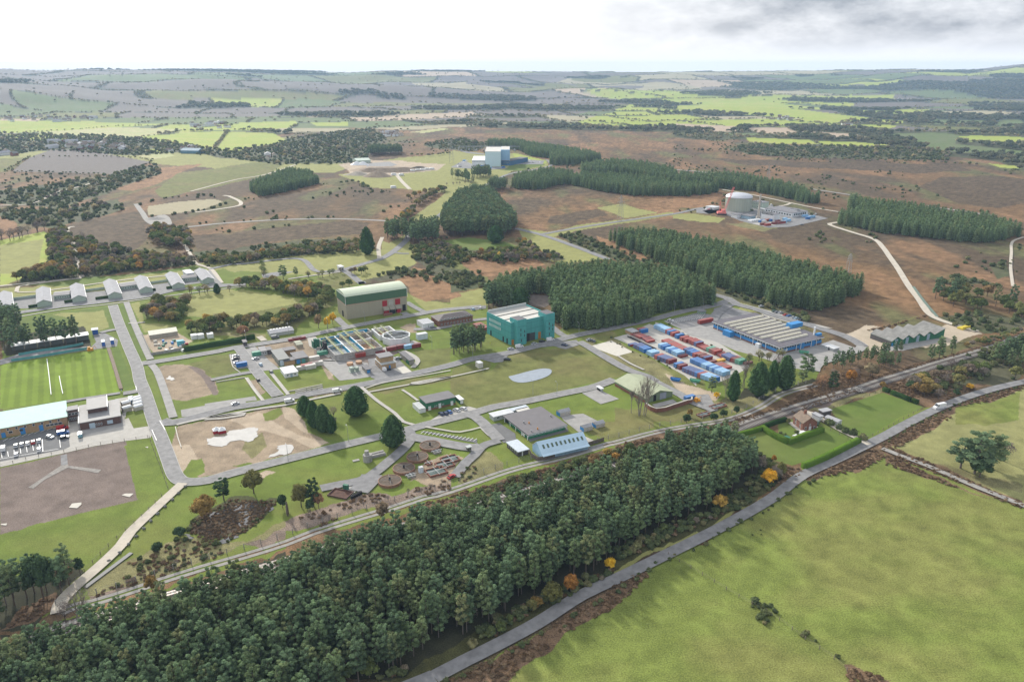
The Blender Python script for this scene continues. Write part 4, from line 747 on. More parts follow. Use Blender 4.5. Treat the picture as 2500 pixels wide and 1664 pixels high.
def bare_parts(seed, Ht=16.0, spread=.32, stems=1, twigs=900, tw=.035):
    r = np.random.default_rng(seed); tr = MB(); tips = []
    def grow(p, d, L, rad, lev):
        q = p + d * L; tr.bar(p, q, rad, rad * .62, 5 if lev < 2 else 3)
        if lev >= 3: tips.append((p, q)); return
        for k in range(4 if lev else 6):
            f = r.uniform(.35, 1.0); s = p + (q - p) * f; n_ = Vector(r.normal(size=3)); n_ = (d + n_.normalized() * spread * r.uniform(.8, 2.2) + Vector((0, 0, .25))).normalized()
            grow(s, n_, L * r.uniform(.42, .62), rad * .5, lev + 1)
    for s in range(stems): grow(Vector((s * 1.1, s * .4, -.3)), Vector((r.uniform(-.12, .12), r.uniform(-.1, .1), 1)).normalized(), Ht * .55, .28, 0)
    V = []; F = []
    for i in range(twigs):
        p, q = tips[r.integers(len(tips))]; s = np.array(p + (q - p) * r.uniform(.1, 1)); d = np.array((q - p).normalized()) + r.normal(size=3) * .6; L = r.uniform(.5, 1.5) * Ht / 16; w = r.normal(size=3); w = w / np.linalg.norm(w) * tw
        e = s + d * L; k = len(V); V += [s - w, s + w, e + w * .3, e - w * .3]; F.append((k, k + 1, k + 2, k + 3))
    return (np.array(V), np.array(F), r.uniform(0, 1, len(F))), tr
def proto(name, parts, m, tm=None, n=1): return crown_obj(name, parts[0], m, trunk=parts[1], trunkmat=tm)
PR = {
 'pine': [pine_parts(100 + i, 15 + (i % 3) * .8, 2.5 + .22 * (i % 4)) for i in range(6)],
 'conifer': [coni_parts(200 + i, 12 + .5 * (i % 3), 2.2 + .15 * (i % 3)) for i in range(5)],
 'broad': [broad_parts(300 + i, 8 + .5 * (i % 3), 3.7 + .3 * (i % 3)) for i in range(6)],
 'open': [broad_parts(350 + i, 9, 3.3, 14, 30, .55, 0) for i in range(4)],
}
MESH = {k: [proto(k, p, {'pine': PINE, 'conifer': CONI, 'broad': OAK, 'open': OLIVE}[k]).data for p in v] for k, v in PR.items()}
MESH['olive'] = [crown_obj('broad', broad_parts(320 + i, 6.5, 3.6, 11, 26, .9)[0], OLIVE).data for i in range(5)]
MESH['bush'] = [crown_obj('bush', bush_parts(400 + i), GORSE).data for i in range(5)]
MESH['bracken'] = [crown_obj('bracken', bush_parts(430 + i, 1.1, .7, 5, 16, .4), BROWN).data for i in range(3)]
MESH['far'] = [crown_obj('far', broad_parts(450 + i, 8, 5.2, 6, 16, 1.9)[0], leafmat('distant_leaves', [(0, (.20, .22, .12)), (.4, (.26, .26, .15)), (.7, (.31, .27, .18)), (1, (.36, .30, .16))], .4)).data for i in range(4)]  # far leaf colours lightened, distance haze painted into them
MESH['fardark'] = [crown_obj('fardark', broad_parts(470 + i, 9, 6.5, 6, 12, 2.6)[0], leafmat('far_wood_leaves', [(0, (.085, .105, .06)), (.6, (.12, .13, .08)), (1, (.18, .16, .10))], .35)).data for i in range(4)]
MESH['twiggy'] = [proto('twiggy', broad_parts(480 + i, 8, 3.2, 12, 55, .32, 0), TWIG, BARKPALE).data for i in range(3)]
# crown and trunk meshes of their own, for trees close enough to show both
PINE_SET = []
for p in PR['pine']: PINE_SET.append((crown_obj('crown', p[0], PINE).data, np_mesh('trunk', np.array(p[1].v), np.array([f for f in p[1].f if len(f) == 4]), [BARKPALE], link=False).data))

POP = []                                     # every tree of the plain: (kind, x, y, z, scale, region)
def spread(text, gap, kind, sc=(.85, 1.15), label=None, group=None, cat='tree', name=None, jit=.5, wild=None, thin=0):
    wp = 14 if kind == 'conifer' else 5 if gap > 4 and kind == 'pine' else 0; poly = Uarr(SS(text)) if isinstance(text, str) else text; mn, mx_ = poly.min(0), poly.max(0)
    ax = np.arange(mn[0] - gap, mx_[0] + gap, gap); ay = np.arange(mn[1] - gap, mx_[1] + gap, gap * .87); X, Y = np.meshgrid(ax, ay); X = X + (np.arange(len(ay)) % 2)[:, None] * gap / 2
    X = (X + rng.uniform(-jit, jit, X.shape) * gap).ravel(); Y = (Y + rng.uniform(-jit, jit, Y.shape) * gap).ravel(); k = inside(X + (fbm(X / 14, Y / 14, 7, 2) - .5) * wp, Y + (fbm(X / 14, Y / 14, 8, 2) - .5) * wp, poly)
    if thin: k &= fbm(X / 24, Y / 24, 61) > thin
    for x, y in zip(X[k], Y[k]):
        kk = kind
        if wild and rng.uniform() < wild[1]: kk = wild[0]
        POP.append((kk, x, y, 0.0, rng.uniform(*sc), (label, group, cat, name)))
def row(text, gap, kind, sc=(.85, 1.15), label=None, group=None, cat='tree', name=None, wob=1.5):
    L = smooth_line(Uarr(SS(text)), 3); d = np.r_[0, np.cumsum(np.linalg.norm(np.diff(L, axis=0), axis=1))]
    for t in np.arange(0, d[-1], gap):
        t += rng.uniform(-.4, .4) * gap; POP.append((kind, np.interp(t, d, L[:, 0]) + rng.uniform(-wob, wob), np.interp(t, d, L[:, 1]) + rng.uniform(-wob, wob), 0.0, rng.uniform(*sc), (label, group, cat, name)))
P1 = 'j 60 1520 400 1345 900 1165 1300 1020 1650 905 2356 735 k 400 745 900 575 1300 485 1700 385 2224 235 h 560 1020 900 945 1080 960 1300 1080 1350 1180 1200 1330 1000 1480 l 520 345 300 430 0 585 k 2100 820 1800 930 1560 1060 1260 1220 980 1330 870 1410 680 1510 500 1568 300 1700 -600 2300 j -400 2300 -100 1600'
spread(P1, 3.6, 'pine', (.68, 1.0), 'blue-green pine in the dense wood between the railway and the lane', 'pines of the wood beside the lane', name='pine_tree', thin=.2, wild=('twiggy', .03))
C = 'dark green conifer in the '
for t, g, lab, s in (
 ('c 400 450 700 380 1100 320 1500 280 2000 310 2352 440 d 560 555 300 600 0 655 c 1900 700 1550 770 1260 822 1120 815 1100 740 980 740 960 640 920 600 1060 490 740 460 720 540 640 560 480 600 400 500', 4.2, 'tall block behind the teal building', (1.1, 1.3)),
 ('n 1880 1215 2100 1200 2356 1225 o 300 1290 560 1355 1100 1500 d 1990 450 1700 580 1480 640 1200 575 900 490 560 385 400 300 n 2356 1400 2100 1290', 4.4, 'long plantation behind the blue hall', (.95, 1.2)),
 ('o 1180 965 1400 1000 1700 1040 2000 1090 2150 1110 2330 1190 2080 1232 1700 1195 1400 1165 1120 1105 1110 1080 1250 1040 1170 1000', 5.5, 'plantation right of the reactor', (1.0, 1.25)),
 ('n 1250 850 1290 800 1500 770 1660 790 1600 830 1470 868 1290 865', 5.5, 'wood right of the white tower building', (1, 1.3)),
 ('n 1610 830 1700 800 1900 800 2356 850 o 0 860 200 870 310 885 200 905 0 915 n 2100 912 1900 890', 5.5, 'front belt behind the round reactor', (1, 1.25)),
 ('n 1700 740 1900 700 2150 720 2356 770 o 0 800 340 800 480 810 650 850 840 900 980 960 900 965 640 905 500 880 300 860 0 830 n 2300 830 2000 770 1750 770', 6, 'rear belt behind the round reactor', (1, 1.25)),
 ('n 1090 570 1260 560 1400 590 1620 620 1780 650 1850 680 1650 700 1510 705 1500 660 1370 640 1290 600 1100 580', 6.5, 'wood behind the white tower building', (1.1, 1.4)),
 ('m 1670 870 1800 820 1960 760 2100 780 2165 830 1950 880 1770 915', 5, 'oval plantation on the heath', (.9, 1.15))):
    spread(t, g, 'conifer', s, C + lab, 'conifers of the ' + lab, name='conifer_tree')
spread('n 900 950 1000 920 1120 940 1200 1050 1270 1130 1280 1150 1200 1190 1000 1180 900 1190 800 1180 760 1150 800 1060', 5.2, 'pine', (1.1, 1.35), 'tall dark pine in the rounded grove beside the main avenue', 'pines of the rounded grove', name='pine_tree')
spread('n 390 1180 540 1170 530 1210 420 1225', 6, 'pine', (1.1, 1.4), 'tall pine left of the avenue before the rounded grove', 'pines left of the avenue', name='pine_tree')
spread('n 560 1190 740 1160 740 1230 560 1245', 6, 'pine', (1.1, 1.4), 'tall pine right of the avenue before the rounded grove', 'pines right of the avenue', name='pine_tree')
spread('c 330 620 490 600 530 560 420 540 350 560', 5, 'pine', (.9, 1.2), 'dark pine close behind the teal building', 'pines behind the teal building', name='pine_tree')
spread('c 10 1060 290 1010 305 950 60 960', 3.6, 'pine', (.85, 1.1), 'dark pine in the clump left of the teal building', 'pines left of the teal building', name='pine_tree')
spread('a 140 1020 300 990 800 930 840 890 500 920 150 965', 5.5, 'pine', (.95, 1.2), 'tall dark pine in the row above the sports field', 'pines above the sports field', name='pine_tree')
spread('a 0 760 120 740 190 780 140 1000 0 1020', 6, 'pine', (.9, 1.15), 'dark pine at the left edge above the sports field', 'pines at the left edge', name='pine_tree')
spread('j -60 780 240 790 420 830 560 770 640 700 480 860 300 960 200 1040 0 1120 -60 1130', 6, 'pine', (.8, 1.05), 'dark pine left of the earth track', 'pines left of the earth track', name='pine_tree')
spread('n 820 790 950 800 980 830 880 800', 6, 'pine', (.9, 1.1), 'pine before the white tower building', 'pines before the white tower', name='pine_tree'); spread('n 980 790 1100 790 1090 760 1000 770', 7, 'pine', (1, 1.2), 'pine before the white tower building', 'pines before the white tower', name='pine_tree')
spread('n 1085 880 1200 880 1220 850 1120 840', 6, 'pine', (.9, 1.1), 'round pine at the head of the avenue', 'pines at the head of the avenue', name='pine_tree')
spread('n 270 640 500 630 500 610 280 615', 7, 'pine', (1, 1.2), 'pine in the small stand left of the white tower', 'pines left of the white tower', name='pine_tree')
spread('i 2010 700 2352 620 2352 800 2200 800 2050 760', 6, 'pine', (.8, 1.0), 'dark pine between the railway and the lane at the right edge', 'pines at the right edge', name='pine_tree')
spread('i 410 800 640 800 960 700 1180 650 1180 620 800 700 560 740', 4.6, 'pine', (.5, .68), 'low bushy pine between the yard and the railway', 'low pines along the yard', name='pine_tree')
spread('i 970 810 1190 800 1190 750 980 760', 5, 'pine', (.55, .7), 'bushy pine beside the railway below the green gabled barn', 'pines by the railway', name='pine_tree'); spread('i 1390 720 1570 700 1570 660 1420 670', 5, 'pine', (.75, .95), 'dark pine beside the railway right of the gabled barn', 'pines right of the barn', name='pine_tree'); spread('i 1580 680 1740 640 1740 610 1600 640', 5, 'pine', (.65, .85), 'dark pine beside the railway right of the gabled barn', 'pines right of the barn', name='pine_tree')
spread('h 440 1020 640 960 1080 870 1160 870 1180 920 1080 960 560 1040', 6.5, 'pine', (.6, .85), 'smaller pine at the top edge of the wood', 'pines at the top edge of the wood', name='pine_tree')
B = 'autumn broadleaf tree '
for t, g, s, lab, w, thin in (
 ('a 1390 650 1470 560 1640 560 1800 540 1790 600 1740 740 1600 740 1400 700', 7, (.75, 1.05), 'in the copse at the corner of the left meadow', ('twiggy', .25), 0),
 ('b 260 400 600 430 800 480 960 500 1100 500 1230 540 1240 480 1100 420 700 390 300 370', 7, (.85, 1.1), 'in the dark belt behind the meadow', ('pine', 0), 0),
 ('b 20 800 300 790 560 780 800 770 980 690 1180 600 1180 560 960 600 760 700 500 740 0 750', 7, (.8, 1.1), 'in the belt below the meadow left of the tan hall', ('open', .1), 0),
 ('a 1760 850 1950 840 2352 800 2352 780 2100 780 1800 790', 7, (.7, .9), 'in the belt below the meadow left of the tan hall', None, 0),
 ('m 80 1500 200 1450 340 1390 480 1400 530 1470 300 1490', 8, (.9, 1.3), 'around the sunlit field at the left edge', ('twiggy', .2), 0),
 ('m 340 1180 440 1150 500 1300 530 1400 420 1380 340 1370', 8, (.9, 1.2), 'around the sunlit field at the left edge', ('twiggy', .3), 0),
 ('m 560 1450 540 1400 700 1340 1000 1360 1180 1330 1320 1380 1000 1410', 7, (.8, 1.1), 'in the thicket behind the gabled sheds', ('twiggy', .3), 0),
 ('m 500 1230 540 1190 700 1260 900 1300 1160 1330 1000 1360 700 1340 540 1320', 8, (.75, 1.1), 'in the thicket behind the gabled sheds', ('twiggy', .3), .38),
 ('m 990 1210 1060 1130 1240 1150 1300 1170 1300 1260 1100 1260', 9, (.9, 1.2), 'in the thicket by the stony track junction', None, 0),
 ('m 1340 1340 1600 1330 2000 1270 2356 1250 2356 1290 2000 1320 1560 1370 1400 1380', 6, (.6, .9), 'in the young belt behind the far lawn', ('open', .5), 0),
 ('n 0 1270 200 1240 320 1260 200 1300 0 1300', 7, (.7, 1), 'in the young belt behind the far lawn', ('open', .4), 0),
 ('n 560 1250 760 1230 1000 1290 1200 1330 1200 1370 1000 1330 880 1380 700 1370 560 1320', 8, (.5, .85), 'in the scrub below the rounded grove', ('olive', .5), .35),
 ('n 1080 1290 1300 1290 1480 1330 1600 1350 1560 1360 1400 1350 1130 1370', 7, (.7, 1), 'in the scrub below the rounded grove', ('twiggy', .3), 0),
 ('n 1270 1200 1400 1250 1440 1290 1380 1290 1280 1250', 8, (.6, .8), 'in the scrub below the rounded grove', ('olive', .5), 0),
 ('n 590 990 760 890 800 880 800 860 700 900 600 970', 7, (.9, 1.1), 'along the avenue to the white tower', ('twiggy', .3), 0), ('n 500 1090 590 1040 590 1000 500 1050', 7, (.8, 1), 'along the avenue to the white tower', None, 0),
 ('i 1320 880 1500 850 1700 780 1900 800 2100 820 2352 900 2352 880 2000 930 1600 960 1460 1060 1340 1050 1230 960', 8, (.7, 1.0), 'between the railway and the lane at the right', ('twiggy', .3), .36),
 ('i 1500 150 1700 200 1900 230 2200 250 2352 330 2352 180 2000 80 1700 60 1500 80', 9, (.9, 1.2), 'in the wooded heath at the right edge', ('pine', .3), .42),
 ('i 1760 560 2000 500 2352 400 2352 430 2000 560 1780 590', 5, (.4, .6), 'in the yellowing belt beside the railway', ('olive', .7), 0),
 ('i 480 930 700 920 960 850 960 820 700 860 480 880', 7, (.7, .95), 'orange and brown beside the railway embankment', ('twiggy', .4), 0),
 ('h 220 1130 560 1060 640 1120 600 1240 450 1250 330 1190', 6, (.9, 1.1), 'pale and leafless at the top of the wood', ('twiggy', .75), 0),
 ('h 1230 1110 1450 1080 1470 1180 1300 1220', 6, (.6, .8), 'between the wood and the cottage meadow', ('twiggy', .4), 0), ('h 1470 1180 1640 1180 1600 1270 1500 1260', 5, (.5, .7), 'between the wood and the cottage meadow', None, 0),
 ('k 1640 1110 1760 1070 2080 890 2060 850 1700 1040', 6, (.45, .6), 'along the lane below the wood', ('olive', .5), 0), ('k 900 1420 1400 1200 1640 1080 1640 1130 1300 1330 900 1500', 6, (.25, .45), 'scrubby and low along the lane below the wood', ('olive', .6), .4),
 ('k 380 1568 620 1568 620 1500 480 1500', 6, (.6, .8), 'orange at the bottom edge of the wood', None, 0), ('l 540 370 650 290 720 270 700 330 600 380', 6, (.8, 1), 'pale birch where the wood meets the lane', ('open', .5), 0)):
    spread(t, g * (.74 if t[0] in 'ab' else .85), 'broad', s, B + lab, 'broadleaf trees ' + lab, wild=w, thin=thin, name='broadleaf_tree')
spread('h 0 1000 500 900 800 830 1060 790 1040 830 600 930 0 1060', 3.2, 'bush', (.8, 1.4), 'dark scrub on the railway bank', None, 'bush', 'bush'); spread('g 560 1210 1000 1060 1500 920 1950 830 2352 780 2352 850 1900 900 1400 1060 900 1200 640 1280', 3.2, 'bush', (.8, 1.5), 'dark scrub on the railway bank', None, 'bush', 'bush')
spread('k 860 420 1300 330 1500 280 1500 300 1300 360 900 450', 3.5, 'bush', (.8, 1.5), 'dark scrub on the railway bank', None, 'bush', 'bush'); spread('g 1480 950 1900 820 2300 790 2352 840 1900 900 1500 990', 5, 'broad', (.4, .7), B + 'on the railway bank above the wood', 'trees on the railway bank', wild=('olive', .5), name='broadleaf_tree')
U1 = 'k 500 1568 690 1520 880 1420 990 1340 1260 1230 1560 1070 1800 940 2100 830 2224 800 2224 835 1900 1000 1700 1100 1400 1255 1150 1380 900 1520'
U2 = 'l 0 585 300 430 520 345 720 250 900 190 900 200 600 385 300 520 0 640'
for t in (U1, U2):
    spread(t, 3.0, 'bush', (.7, 1.4), 'undergrowth between the wood and the lane', None, 'bush', None, thin=.3); spread(t, 5.5, 'olive', (.25, .5), 'undergrowth', None, 'bush', None, thin=.36); spread(t, 4.5, 'bracken', (.8, 1.5), 'undergrowth', None, 'bush', None, thin=.45)
spread('h 1330 930 1400 1020 1600 1150 1620 1260 1150 1568 900 1568 1150 1400 1330 1200', 3.2, 'bush', (.7, 1.3), 'undergrowth', None, 'bush', None, thin=.3)
spread('j 1540 330 1600 220 1900 60 2280 70 2250 140 1950 390 1700 410', 1.6, 'bracken', (.45, .9), 'reeds', None, 'reeds', None, thin=.36); spread('j 1420 360 1560 270 1600 230 1580 200 1650 250 1560 350', 3, 'bush', (.6, 1.1), 'scrub', None, 'bush', None)
spread('j 1540 400 1800 440 1950 400 2260 150 2240 120 1930 370 1750 400', 2.6, 'bush', (.3, .6), 'reeds', None, 'reeds', None, thin=.4)
# low dark gorse over scrub ground, bracken tufts on the brown strips
for name_, text_ in LAND:
    if name_ == 'scrub':
        A_ = Uarr(SS(text_)); c = A_.mean(0); D = np.linalg.norm(c)
        if D < 2300: spread(A_, 4.5 + D / 260, 'bush', (.8, 1.6 + D / 1500), 'dark gorse bush on the heath', 'gorse bushes', 'bush', 'bush', thin=.36)
        if 900 < D < 2600: spread(A_, 16 + D / 160, 'olive', (.7, 1.15), 'rounded hedgerow tree on the far heath', 'hedgerow trees', 'tree', 'broadleaf_tree', thin=.36, wild=('far', .3))
    if name_ == 'brackenpink': spread(Uarr(SS(text_)), 2.4, 'bracken', (.5, 1.1), 'brown bracken', None, 'bracken', 'bracken', thin=.44); spread(Uarr(SS(text_)), 7, 'twiggy', (.2, .4), 'scrub', None, 'bush', None, thin=.4)
    if name_ == 'rough' and np.linalg.norm(Uarr(SS(text_)).mean(0)) < 500 and text_[0] in 'jg': spread(Uarr(SS(text_)), 4.5, 'bush', (.3, .9), 'scrub', None, 'bush', None, thin=.5); spread(Uarr(SS(text_)), 3.2, 'bracken', (.5, 1.1), 'scrub', None, 'bush', None, thin=.5)
    if name_ == 'bracken': spread(Uarr(SS(text_)), 1.9, 'bracken', (.6, 1.2), 'brown bracken', None, 'bracken', 'bracken', thin=.34)
row('k 1000 1620 1500 1385 1900 1165 l 250 660 600 490 900 320 1100 195 1200 150', 5, 'bush', (.4, .9), 'dark bramble along the lane verge', 'brambles on the lane verge', 'bush', 'bush', 1.2)
row('i 1020 1500 1300 1330 1500 1230 1800 1110 2100 1010 2352 960', 3.5, 'bush', (.35, .7), 'dark bramble along the lane verge', 'brambles on the lane verge', 'bush', 'bush', 1.0)
for k in range(26): POP.append(('bush', *G('l', *random.choice([(800, 880), (870, 910), (850, 970), (1110, 1070), (1160, 1100), (1230, 1160), (720, 460), (690, 440), (850, 470), (830, 410), (500, 575), (350, 600), (470, 540), (620, 455)]))[:2] + Vector((0, 0))[:0], 0.0, rng.uniform(.3, .75), ('dark bush standing in the big pasture', 'bushes in the big pasture', 'bush', 'bush')) if False else ('bush', *[c + rng.uniform(-2.2, 2.2) for c in G('l', *random.choice([(800, 880), (870, 910), (850, 970), (1110, 1070), (1160, 1100), (1230, 1160), (1240, 1165), (890, 930)]))[:2]], 0.0, rng.uniform(.4, 1.0), ('dark bush standing in the big pasture', 'bushes in the big pasture', 'bush', 'bush')))
for t in ('l 600 520 860 430 870 480 700 500', 'l 440 590 560 550 560 580 460 600'): spread(t, 3.5, 'bush', (.2, .35), 'tiny dark tuft in the pasture near the lane', 'tufts in the pasture', 'bush', 'bush', thin=.45)
# hedgerows drawn on the sheets
for t, g, k, s in (('m 0 490 480 465 800 440 1150 438', 14, 'far', (.4, .6)), ('m 240 478 520 520 830 522 1000 508 1250 465', 14, 'far', (.4, .6)), ('m 1450 590 1490 540 1550 470', 10, 'far', (.5, .8)), ('m 930 520 1100 540 1250 575 1420 600', 12, 'far', (.5, .8)),
                   ('m 200 650 600 645 800 650 1020 670 900 740 810 765 400 755 40 745', 10, 'olive', (.4, .7)), ('m 40 745 200 650', 9, 'olive', (.4, .6)), ('m 0 1190 60 1210 200 1170 330 1130', 8, 'twiggy', (1.2, 1.6)), ('m 1260 1105 1600 1080 2356 1050', 14, 'bush', (.8, 1.5)), ('m 940 970 1100 930 1380 905 1450 920', 9, 'bush', (1, 2)), ('m 1150 1040 1400 1000 1520 960', 9, 'bush', (1, 1.8)),
                   ('b 560 300 b 540 200', 9, 'open', (.6, .9)), ('b 960 310 1100 300 1300 270', 5, 'open', (.6, .9)), ('a 1800 470 1900 460 2050 460 2160 450', 4, 'open', (.6, .95)), ('b 1420 260 1500 270 1570 240', 6, 'broad', (.6, .85)), ('b 1320 400 1440 370', 7, 'broad', (.6, .8)),
                   ('c 1520 880 1700 990 1900 1080 2100 1160 2200 1200', 6, 'bush', (.3, .7)), ('d 100 750 300 880 500 960 700 1040 860 1100', 4, 'bush', (.5, 1)), ('o 0 600 400 610 700 650 1000 665 1500 680 2040 705', 12, 'olive', (.7, 1)), ('o 1000 580 1400 590 1700 605 1860 640', 11, 'olive', (.9, 1.2)),
                   ('n 570 640 700 640 830 625', 9, 'olive', (.8, 1)), ('n 0 640 60 600 200 620', 14, 'olive', (1, 1.5)), ('n 100 830 180 820 270 860', 10, 'olive', (.6, .9)), ('n 550 930 640 900 730 880', 10, 'broad', (.8, 1)), ('n 800 840 950 830 1000 830', 8, 'twiggy', (.6, .8)), ('d 850 1130 1000 1100 1160 1090 1190 1060', 4, 'open', (.6, .9))):
    row(t, g, k, s, 'tree of the hedgerows', 'hedgerow trees', 'tree', 'hedgerow_tree', wob=3)
# scattered over heath, hedges and woods of the farmland: sampled over the whole view
NS = 420000
sy = (rng.uniform(0, 1, NS) ** .62) * 8300 + 450; sx = sy * np.tan(np.radians(rng.uniform(-37, 37, NS)))
_, _, se, sf_, swd, sR, scl = classify(sx, sy)
sz = landz(sx, sy); u = rng.uniform(0, 1, NS)
hedge = sf_ & (se < 6.5) & (u < .85); wood = sf_ & (swd > .60) & (u < .30); rgh = sf_ & (sR < 2900) & (swd > .53) & (swd <= .6) & (u < .30); tree_in_field = sf_ & (u < .004)
heath = (scl < 0) & ~sf_ & (fbm(sx / 70, sy / 110, 14) > .58) & (u < .34) & (sR > 600)
for m_, kd, s0, s1 in ((hedge, 'far', .45, .85), (wood, 'fardark', .8, 1.5), (rgh, 'far', .6, 1.2), (tree_in_field, 'far', .8, 1.4), (heath, 'bush', .6, 1.8)):
    lab = {'bush': ('dark gorse bush on the heath', 'gorse bushes', 'bush', 'bush')}.get(kd, ('tree', None, 'tree', 'far_tree'))
    for j in np.nonzero(m_)[0]: POP.append((kd, sx[j], sy[j], float(sz[j]), rng.uniform(s0, s1), lab))
print('population', len(POP), {k: sum(1 for p in POP if p[0] == k) for k in MESH})

# the 280 of each kind that show largest become trees of their own; the rest is woodland
def inst_stuff(name, kind, pts, label):
    if not pts: return
    P = np.array([(p[1], p[2], p[3]) for p in pts]); me = bpy.data.meshes.new(name); me.from_pydata([tuple(p) for p in P], [], [])
    a = me.attributes.new('sc', 'FLOAT', 'POINT'); a.data.foreach_set('value', np.array([p[4] for p in pts], np.float32))
    a = me.attributes.new('rz', 'FLOAT', 'POINT'); a.data.foreach_set('value', rng.uniform(0, 6.28, len(pts)).astype(np.float32))
    o = bpy.data.objects.new(name, me); COL.objects.link(o); o['kind'] = 'stuff'; o['label'] = label
    ng = bpy.data.node_groups.new(name, 'GeometryNodeTree'); ng.interface.new_socket('Geometry', in_out='INPUT', socket_type='NodeSocketGeometry'); ng.interface.new_socket('Geometry', in_out='OUTPUT', socket_type='NodeSocketGeometry')
    n = ng.nodes; l = ng.links; gi = n.new('NodeGroupInput'); go = n.new('NodeGroupOutput'); m2p = n.new('GeometryNodeMeshToPoints'); iop = n.new('GeometryNodeInstanceOnPoints'); g2i = n.new('GeometryNodeGeometryToInstance')
    for me_ in MESH[kind]:
        po = bpy.data.objects.new(kind + '_kind', me_); oi = n.new('GeometryNodeObjectInfo'); oi.inputs['Object'].default_value = po; oi.inputs['As Instance'].default_value = True; l.new(oi.outputs['Geometry'], g2i.inputs[0])
    l.new(gi.outputs[0], m2p.inputs[0]); l.new(m2p.outputs[0], iop.inputs['Points']); l.new(g2i.outputs[0], iop.inputs['Instance']); iop.inputs['Pick Instance'].default_value = True
    s_ = n.new('GeometryNodeInputNamedAttribute'); s_.data_type = 'FLOAT'; s_.inputs[0].default_value = 'sc'; r_ = n.new('GeometryNodeInputNamedAttribute'); r_.data_type = 'FLOAT'; r_.inputs[0].default_value = 'rz'
    c_ = n.new('ShaderNodeCombineXYZ'); l.new(r_.outputs[0], c_.inputs[2]); l.new(c_.outputs[0], iop.inputs['Rotation']); l.new(s_.outputs[0], iop.inputs['Scale']); l.new(iop.outputs[0], go.inputs[0])
    o.modifiers.new('trees', 'NODES').node_group = ng
def infr(p):
    y = max(p[2], 1); Zc = p[2] * CT + H * ST; u_ = CX + FPX * p[1] / Zc; v_ = CY + FPX * (H * CT - p[2] * ST) / Zc
    return -10 < u_ < 2510 and v_ < 1690
SIZE = {'pine': 15, 'conifer': 12, 'broad': 8, 'open': 9, 'olive': 6, 'bush': 2, 'bracken': 0, 'far': 0, 'fardark': 0, 'twiggy': 8}
STN = {'pine': ('pine_wood', 'pines standing close in the wood'), 'conifer': ('conifer_plantation', 'close-planted dark conifers'), 'broad': ('broadleaf_woodland', 'autumn woodland of oaks'), 'open': ('thin_woodland', 'thin airy trees'), 'olive': ('hedgerow_woodland', 'olive green hedgerow trees'),
       'bush': ('gorse_scrub', 'dark gorse and bramble scrub'), 'bracken': ('bracken', 'brown dead bracken'), 'far': ('hedges', 'hedgerows between the far fields'), 'fardark': ('far_woods', 'dark woods across the far farmland'), 'twiggy': ('leafless_woodland', 'grey leafless trees')}
KIND = {'broad': 300, 'open': 0, 'olive': 0, 'twiggy': 0}
taken = []
def rank(kinds, n):
    c = [(SIZE[p[0]] * p[4] / math.hypot(p[1], p[2]), i) for i, p in enumerate(POP) if p[0] in kinds and infr(p) and p[5][3] not in (None, 'hedgerow_tree') and (p[0] == 'pine' or p[5][3] != 'pine_tree') and not (p[5][0] or '').startswith('dark scrub')]
    c.sort(reverse=True); return [i for _, i in c[:n]]
single = set(rank(('pine',), 290)) | set(rank(('conifer',), 290)) | set(rank(('broad', 'open', 'olive', 'twiggy'), 290)) | set(rank(('bush',), 280))
for i in single:
    kd, x, y, z, s, (lab, grp, cat, nm) = POP[i]; rz = rng.uniform(0, 6.28)
    if kd == 'pine':
        e = empty('pine_tree', (x, y, 0), rz, lab, 'pine tree', grp); e.scale = (s, s, s); cm, tm = PINE_SET[i % 6]
        for nn, mm in (('crown', cm), ('trunk', tm)): o = bpy.data.objects.new(nn, mm); COL.objects.link(o); o.parent = e
    else:
        o = bpy.data.objects.new(nm, random.choice(MESH[kd])); COL.objects.link(o); o.location = (x, y, 0); o.scale = (s, s, s * rng.uniform(.9, 1.12)); o.rotation_euler = (0, 0, rz)
        tag(o, lab, {'conifer_tree': 'conifer', 'broadleaf_tree': 'tree', 'bush': 'bush'}[nm], grp)
for kd in MESH: inst_stuff(STN[kd][0], kd, [p for i, p in enumerate(POP) if p[0] == kd and i not in single], STN[kd][1])

# ---------------------------------------------------------------- buildings
def wmat(n, c, v=.12, s=.8, r=.7, st=.1): return mat(n, c, r, v, s, streak=st)
TAN = wmat('cladding_tan', (.36, .33, .25), .05); DKGRN = wmat('cladding_dark_green', (.075, .15, .085), .08); PALEGRN = wmat('roof_pale_green', (.50, .56, .42), .06); PINK = wmat('trim_pink', (.55, .32, .26)); RED = wmat('door_red', (.36, .02, .03), .08)
TEAL = wmat('cladding_teal', (.08, .34, .33), .13, .5); ROOFW = wmat('roof_membrane', (.56, .54, .49), .10, .15); GREYR = wmat('roof_grey', (.20, .195, .205), .14, .3); DKROOF = wmat('roof_dark', (.125, .12, .13), .16, .3); LTROOF = wmat('roof_light', (.56, .57, .58), .08, .4)
BLUE = wmat('cladding_blue', (.055, .25, .55), .08); BLUEDK = wmat('cladding_deep_blue', (.035, .12, .40)); GLASS = mat('window_glass', (.05, .06, .065), .15, .3, .8, spec=.8); WFR = mat('white_frame', (.74, .76, .76), .5, .04, 2); CREAM = wmat('skylight_cream', (.66, .62, .50), .05); BRICK = wmat('brick_red', (.23, .105, .075), .22, 1.5, .9); BRICKD = wmat('brick_brown', (.135, .08, .065), .2, 1.2, .9)
